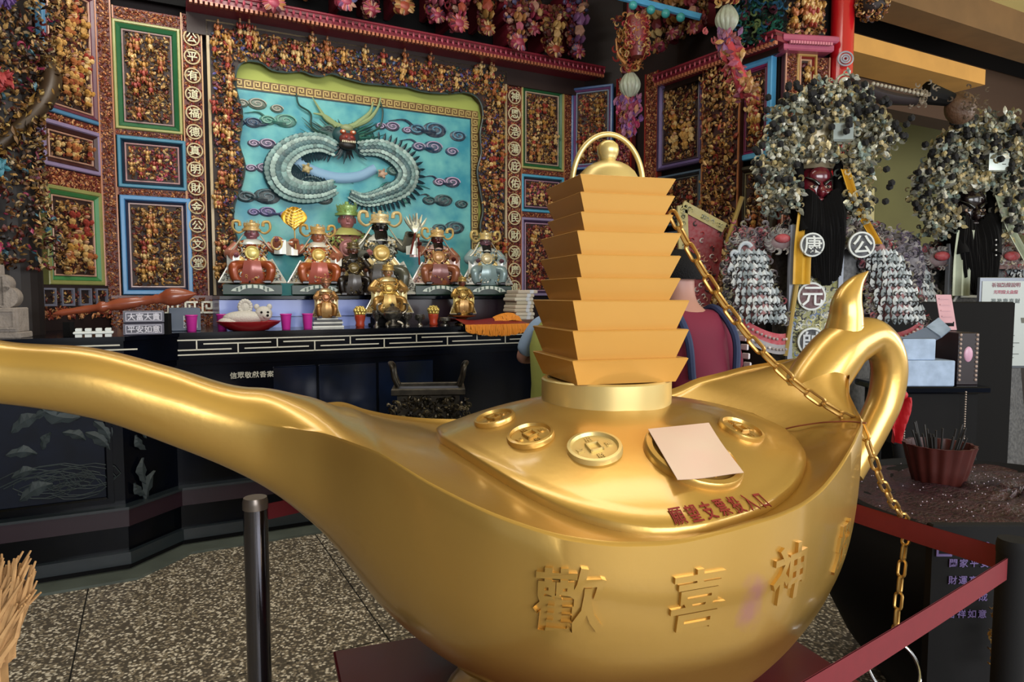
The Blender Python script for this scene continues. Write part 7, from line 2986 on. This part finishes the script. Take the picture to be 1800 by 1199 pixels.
# terracotta pot with pleated wall
P = at_y(1648, 858, 2.85)
t = thing('pleated_pot', 'reddish brown pleated pot standing on the dark sand', 'pot', (P[0], P[1], .80))
n = 96
th_ = np.linspace(0, 2 * math.pi, n, endpoint=False)
ple = 1 + .035 * np.cos(th_ * 16)
m = M()
m.grid(np.array([np.stack([P[0] + r * ple * np.cos(th_), P[1] + r * ple * np.sin(th_), np.full(n, z)], 1) for r, z in ((.085, .80), (.092, .805), (.112, .88), (.132, .965), (.136, .975), (.124, .975), (.10, .86), (.02, .85))]), closed_v=True, cap0=True, cap1=True)
o = m.build('pot_wall', mat('terracotta', '#45160f', rough=.5, var=.4, vscale=12), t)
smooth_by_angle(o, 60)
m = M()
for i in range(26):
    a = rng.uniform(0, 6.28)
    b = np.array([P[0] + .05 * math.cos(a), P[1] + .05 * math.sin(a), .86])
    m.tube([b, b + (.05 * math.cos(a), .05 * math.sin(a), .15 + .05 * rng.random())], .004, n=5)
m.build('incense_sticks', mat('dark_stick', '#1c1816', rough=.7), t, kind='stuff')

# black side table with boxes
Y0 = 3.85
tl, tr_ = at_y(1580, 680, Y0), at_y(1742, 672, Y0)
t = thing('side_table', 'black lacquered side table with beaded edge carrying the pale boxes', 'table', ((tl[0] + tr_[0]) / 2, Y0 + .25, 0))
tz0 = tl[2]
m = M()
m.box(tl[0] - .05, tr_[0], Y0, Y0 + .4, tz0 - .04, tz0, bev=.008)
m.build('table_top', LACQ, t)
m = M()
m.box(tl[0], tr_[0] - .05, Y0 + .03, Y0 + .37, tz0 - .34, tz0 - .04, bev=.005)
m.build('apron_box', BLACK, t)
for sx in (tl[0] + .03, tr_[0] - .08):
    for sy in (Y0 + .06, Y0 + .34):
        m = M()
        m.tube(spline([(sx, sy, tz0 - .3), (sx + .02, sy - .02, tz0 - .55), (sx - .02, sy, .2), (sx, sy - .02, 0)], 4), .03, n=10)
        m.build('leg', BLACK, t)
m = M()
for i in range(20):
    m.ball((tr_[0] - .14, Y0 - .002, tz0 - .03 - i * .014), .005, n=6, m=5)
    m.ball((tl[0] + .04, Y0 - .002, tz0 - .03 - i * .014), .005, n=6, m=5)
m.build('bead_string', paint('#a8988c'), t, kind='stuff')
BOXM = mat('pale_marbled_carton', '#9fb2cc', rough=.6, var=.5, vscale=14, color2='#6f8096')


def pxbox(name, label, cat, x0, x1, y0, y1, Y, dep, mt, zb=None, bev=.004, rz=0):
    a, b = at_y(x0, y1, Y), at_y(x1, y0, Y)
    z0 = a[2] if zb is None else zb
    m = M()
    m.box(a[0], b[0], Y, Y + dep, z0, b[2], bev=bev)
    o = m.build(name, mt, loc=((a[0] + b[0]) / 2, Y + dep / 2, z0))
    tag(o, label, cat)
    return o, a, b


pxbox('carton', 'long pale blue carton lying on the black side table', 'box', 1588, 1679, 634, 674, Y0 + .02, .3, BOXM, zb=tz0)
zmid = at_y(1600, 634, Y0 + .02)[2] + .001
bx, a, b = pxbox('carton', 'smaller open pale blue carton on top of the long carton', 'box', 1586, 1645, 596, 634, Y0 + .04, .22, BOXM, zb=zmid)
t = thing('folded_carton', 'loose folded pale blue lid standing open over the upper carton', 'box', tuple(at_y(1630, 596, Y0 + .1)))
q = [at_y(1583, 595, Y0 + .05), at_y(1628, 575, Y0 + .2), at_y(1655, 592, Y0 + .1), at_y(1645, 597, Y0 + .05)]
m = M()
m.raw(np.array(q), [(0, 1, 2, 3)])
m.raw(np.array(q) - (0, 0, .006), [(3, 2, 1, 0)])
m.build('shaded_flap', mat('shaded_carton', '#5c6a80', rough=.6), t)  # shade on this flap is put into a darker carton colour
q = [at_y(1628, 574, Y0 + .2), at_y(1650, 558, Y0 + .25), at_y(1672, 578, Y0 + .12), at_y(1655, 592, Y0 + .08)]
m = M()
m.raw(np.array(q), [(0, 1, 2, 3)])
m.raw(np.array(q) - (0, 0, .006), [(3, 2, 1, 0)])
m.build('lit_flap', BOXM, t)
# pink paper slip
q = np.array([at_y(1645, 518, Y0 + .35), at_y(1672, 518, Y0 + .35), at_y(1682, 580, Y0 + .33), at_y(1655, 580, Y0 + .33)])
m = M()
m.grid(np.array([q[[0, 1]], q[[3, 2]]]))
m.grid(np.array([q[[0, 1]], q[[3, 2]]])[::-1] + (0, .004, 0))
for i in range(5):
    c = q[0] * (1 - (i + .7) / 6) + q[3] * ((i + .7) / 6)
    m.box(.015, .075, -.004, -.001, -.004, .004, t=c)
o = m.build('pink_notice', mat('pink_paper', '#c89aa0', rough=.7, var=.25, vscale=10), loc=tuple(q.mean(0)))
tag(o, 'tall faded pink paper notice standing above the pale cartons', 'notice')
m = M()
c = (q[2] + q[3]) / 2
m.box(-.03, .03, .002, .05, tz0 - c[2], .05, t=c)
o = m.build('notice_stand', BLACK, loc=(c[0], c[1], tz0))
tag(o, 'small black stand behind the pink notice', 'stand')
# dark cabinet with beaded edges and pink oval
a, b = at_y(1682, 668, Y0 + .08), at_y(1722, 585, Y0 + .08)
t = thing('beaded_cabinet', 'dark maroon box with beaded edges and a small pink oval badge', 'cabinet', ((a[0] + b[0]) / 2, Y0 + .15, tz0))
m = M()
m.box(a[0], b[0], Y0 + .08, Y0 + .3, tz0, b[2], bev=.004)
m.build('case', mat('maroon_black', '#1c0c10', rough=.4), t)
for i in range(11):
    for xx in (a[0] + .012, b[0] - .012):
        m = M()
        m.ball((xx, Y0 + .078, tz0 + .03 + i * .026), (.008, .006, .009), n=8, m=6)
        m.build('bead', paint('#9a8478'), t)
m = M()
m.ball(((a[0] + b[0]) / 2, Y0 + .08, at_y(1700, 625, Y0)[2]), (.026, .008, .045), n=20, m=12)
m.build('oval_badge', paint('#c090a8'), t)
# red cloth bow behind the lamp handle
P = at_y(1580, 735, 3.78)
t = thing('red_cloth', 'bright red cloth hanging on the table corner behind the lamp handle', 'cloth', tuple(P))
m = M()
G = np.array([[P + (u * .05 * (1 + .3 * math.sin(v * 5)), .03 * math.sin(u * 5 + v * 4), .12 - v * .26) for u in np.linspace(-1, 1, 13)] for v in np.linspace(0, 1, 12)])
m.grid(G)
m.grid((G + (0, .006, 0))[::-1])
o = m.build('hanging_fold', mat('red_cloth_mat', '#a8101c', rough=.6), t)
smooth_by_angle(o, 70)
m = M()
m.ball(P + (0, 0, .13), (.045, .03, .03), n=14, m=8)
m.build('knot', MATS['red_cloth_mat'], t)
pxbox('carton', 'dull grey carton under the side table', 'box', 1592, 1642, 745, 786, 4.15, .3, mat('grey_carton', '#4a5058', rough=.7), zb=None)
m = M()
ab = at_y(1617, 786, 4.15)
m.box(ab[0] - .1, ab[0] + .1, 4.16, 4.4, 0, ab[2] - .001, bev=.004)
o = m.build('low_crate', BLACK, loc=(ab[0], 4.28, 0))
tag(o, 'black crate under the dull grey carton', 'crate')

# information sign on a post
YS = 5.7
a, b = at_y(1718, 645, YS), at_y(1812, 490, YS)
cx = at_y(1748, 700, YS)[0]
t = thing('sign_stand', 'white information board on a chrome stand with a round base', 'sign', (cx, YS + .05, 0))
m = M()
m.box(a[0] - .01, b[0] + .012, YS, YS + .03, a[2] - .012, b[2] + .012, bev=.004)
m.build('frame', mat('grey_metal', '#6a6e74', rough=.3, metal=.8), t)
m = M()
m.box(a[0] + .008, b[0] - .006, YS - .004, YS + .002, a[2] + .01, b[2] - .02)
m.build('poster', mat('white_poster', '#b4bcbc', rough=.4), t)
INK = mat('poster_ink', '#ffffff', rough=.5, attr=True)
pw = b[0] - a[0]
ph_ = b[2] - a[2]


def pstr(txt, u, v, s, c, sp=1.0):
    for i, ch in enumerate(txt):
        V, F = glyphs(ch, .05)
        m = M()
        m.raw(V * s + np.array([a[0] + pw * u + (i - (len(txt) - 1) / 2) * s * sp, YS - .006, a[2] + ph_ * v]), F, col=lin(c))
        m.build('poster_character', INK, t, use_col=True)


pstr('祈福點燈說明', .5, .93, .040, '#8a5a64')
pstr('光明燈太歲燈', .5, .85, .034, '#b06a7a')
pstr('福祿壽喜財', .5, .75, .042, '#5a6464', 1.2)
for r in range(8):
    m = M()
    m.box(a[0] + pw * .14, a[0] + pw * (.62 + .3 * ((r * 7) % 3) / 3), YS - .0065, YS - .004, a[2] + ph_ * (.06 + r * .042), a[2] + ph_ * (.06 + r * .042) + .006, col=lin('#5a605c'))
    m.build('text_line', INK, t, use_col=True)
for u, w_, c_ in ((.22, .05, '#a07a72'), (.55, .09, '#6a3a40'), (.88, .05, '#5a5a50')):
    m = M()
    m.prism([(a[0] + pw * (u - w_), a[2] + ph_ * .56), (a[0] + pw * (u + w_), a[2] + ph_ * .56), (a[0] + pw * (u + w_ * .6), a[2] + ph_ * .50), (a[0] + pw * (u - w_ * .6), a[2] + ph_ * .50)], YS - .007, YS - .004, col=lin(c_))
    m.build('pictogram', INK, t, use_col=True)
m = M()
m.box(a[0] + pw * .42, a[0] + pw * .68, YS - .007, YS - .004, a[2] + ph_ * .45, a[2] + ph_ * .47, col=lin('#101014'))
m.build('caption_bar', INK, t, use_col=True)
m = M()
m.lathe([(.19, 0), (.19, .012), (.16, .03), (.03, .045), (.018, .05), (.018, a[2] + .1)], c=(cx, YS + .06, 0), n=40)
o = m.build('pole_and_base', mat('chrome', '#8a8c8e', rough=.2, metal=.95), t)
smooth_by_angle(o, 40)
# dim cabinets beyond, at the right end
for X0, X1, Y1, h, lab in ((3.2, 3.9, 6.9, 1.25, 'dark cabinet standing beyond the side table'), (5.1, 6.2, 8.2, 1.05, 'dark low cabinet far behind the sign stand')):
    t = thing('dark_cabinet', lab, 'cabinet', ((X0 + X1) / 2, Y1 + .3, 0))
    m = M()
    m.box(X0, X1, Y1, Y1 + .6, 0, h, bev=.01)
    m.build('case', mat('dark_brown_wood', '#1c1412', rough=.5), t)
    for q in (0, 1):
        m = M()
        w_ = (X1 - X0) / 2
        m.box(X0 + q * w_ + .02, X0 + (q + 1) * w_ - .02, Y1 - .02, Y1, .05, h - .05, bev=.006)
        m.build('door', mat('dark_brown_door', '#241a16', rough=.45), t)
# low black sill behind the deity puppets
m = M()
m.box(2.75, 3.9, 5.3, 5.6, 0, 1.55, bev=.01)
o = m.build('dark_screen', BLACK, loc=(3.3, 5.45, 0))
tag(o, 'tall black screen behind the cartons and the red faced puppet', 'screen')

# ------------------------------------------------------------------ splintered bundle at the lower left
P = at_y(2, 1040, 1.05)
t = thing('straw_broom', 'frayed pale brown straw broom head poking in at the lower left corner', 'broom', (P[0] - .10, P[1] + .05, 0))
STR = mat('pale_straw', '#b98f5e', rough=.75, var=.5, vscale=30, color2='#7a5632')
m = M()
for i in range(150):
    u = rng.random()
    b = P + (rng.uniform(-.06, .0), rng.uniform(-.02, .02), -.12 + rng.uniform(0, .03))
    tip = P + (rng.uniform(-.03, .055), rng.uniform(-.03, .02), .03 + rng.uniform(-.05, .035))
    m.tube([b, (b + tip) / 2 + rng.normal(0, .004, 3), tip], [.006, .005, .0015], n=5)
m.build('bristles', STR, t, kind='stuff')
m = M()
m.tube([P + (-.04, .01, -.2), P + (-.03, .0, -.05), P + (-.012, -.01, .085)], [.03, .028, .012], n=7)
m.build('split_core', STR, t)
m = M()
m.tube([(P[0] - .10, P[1] + .05, .0), P + (-.04, .01, -.19)], .014, n=10)
m.build('handle', STR, t)
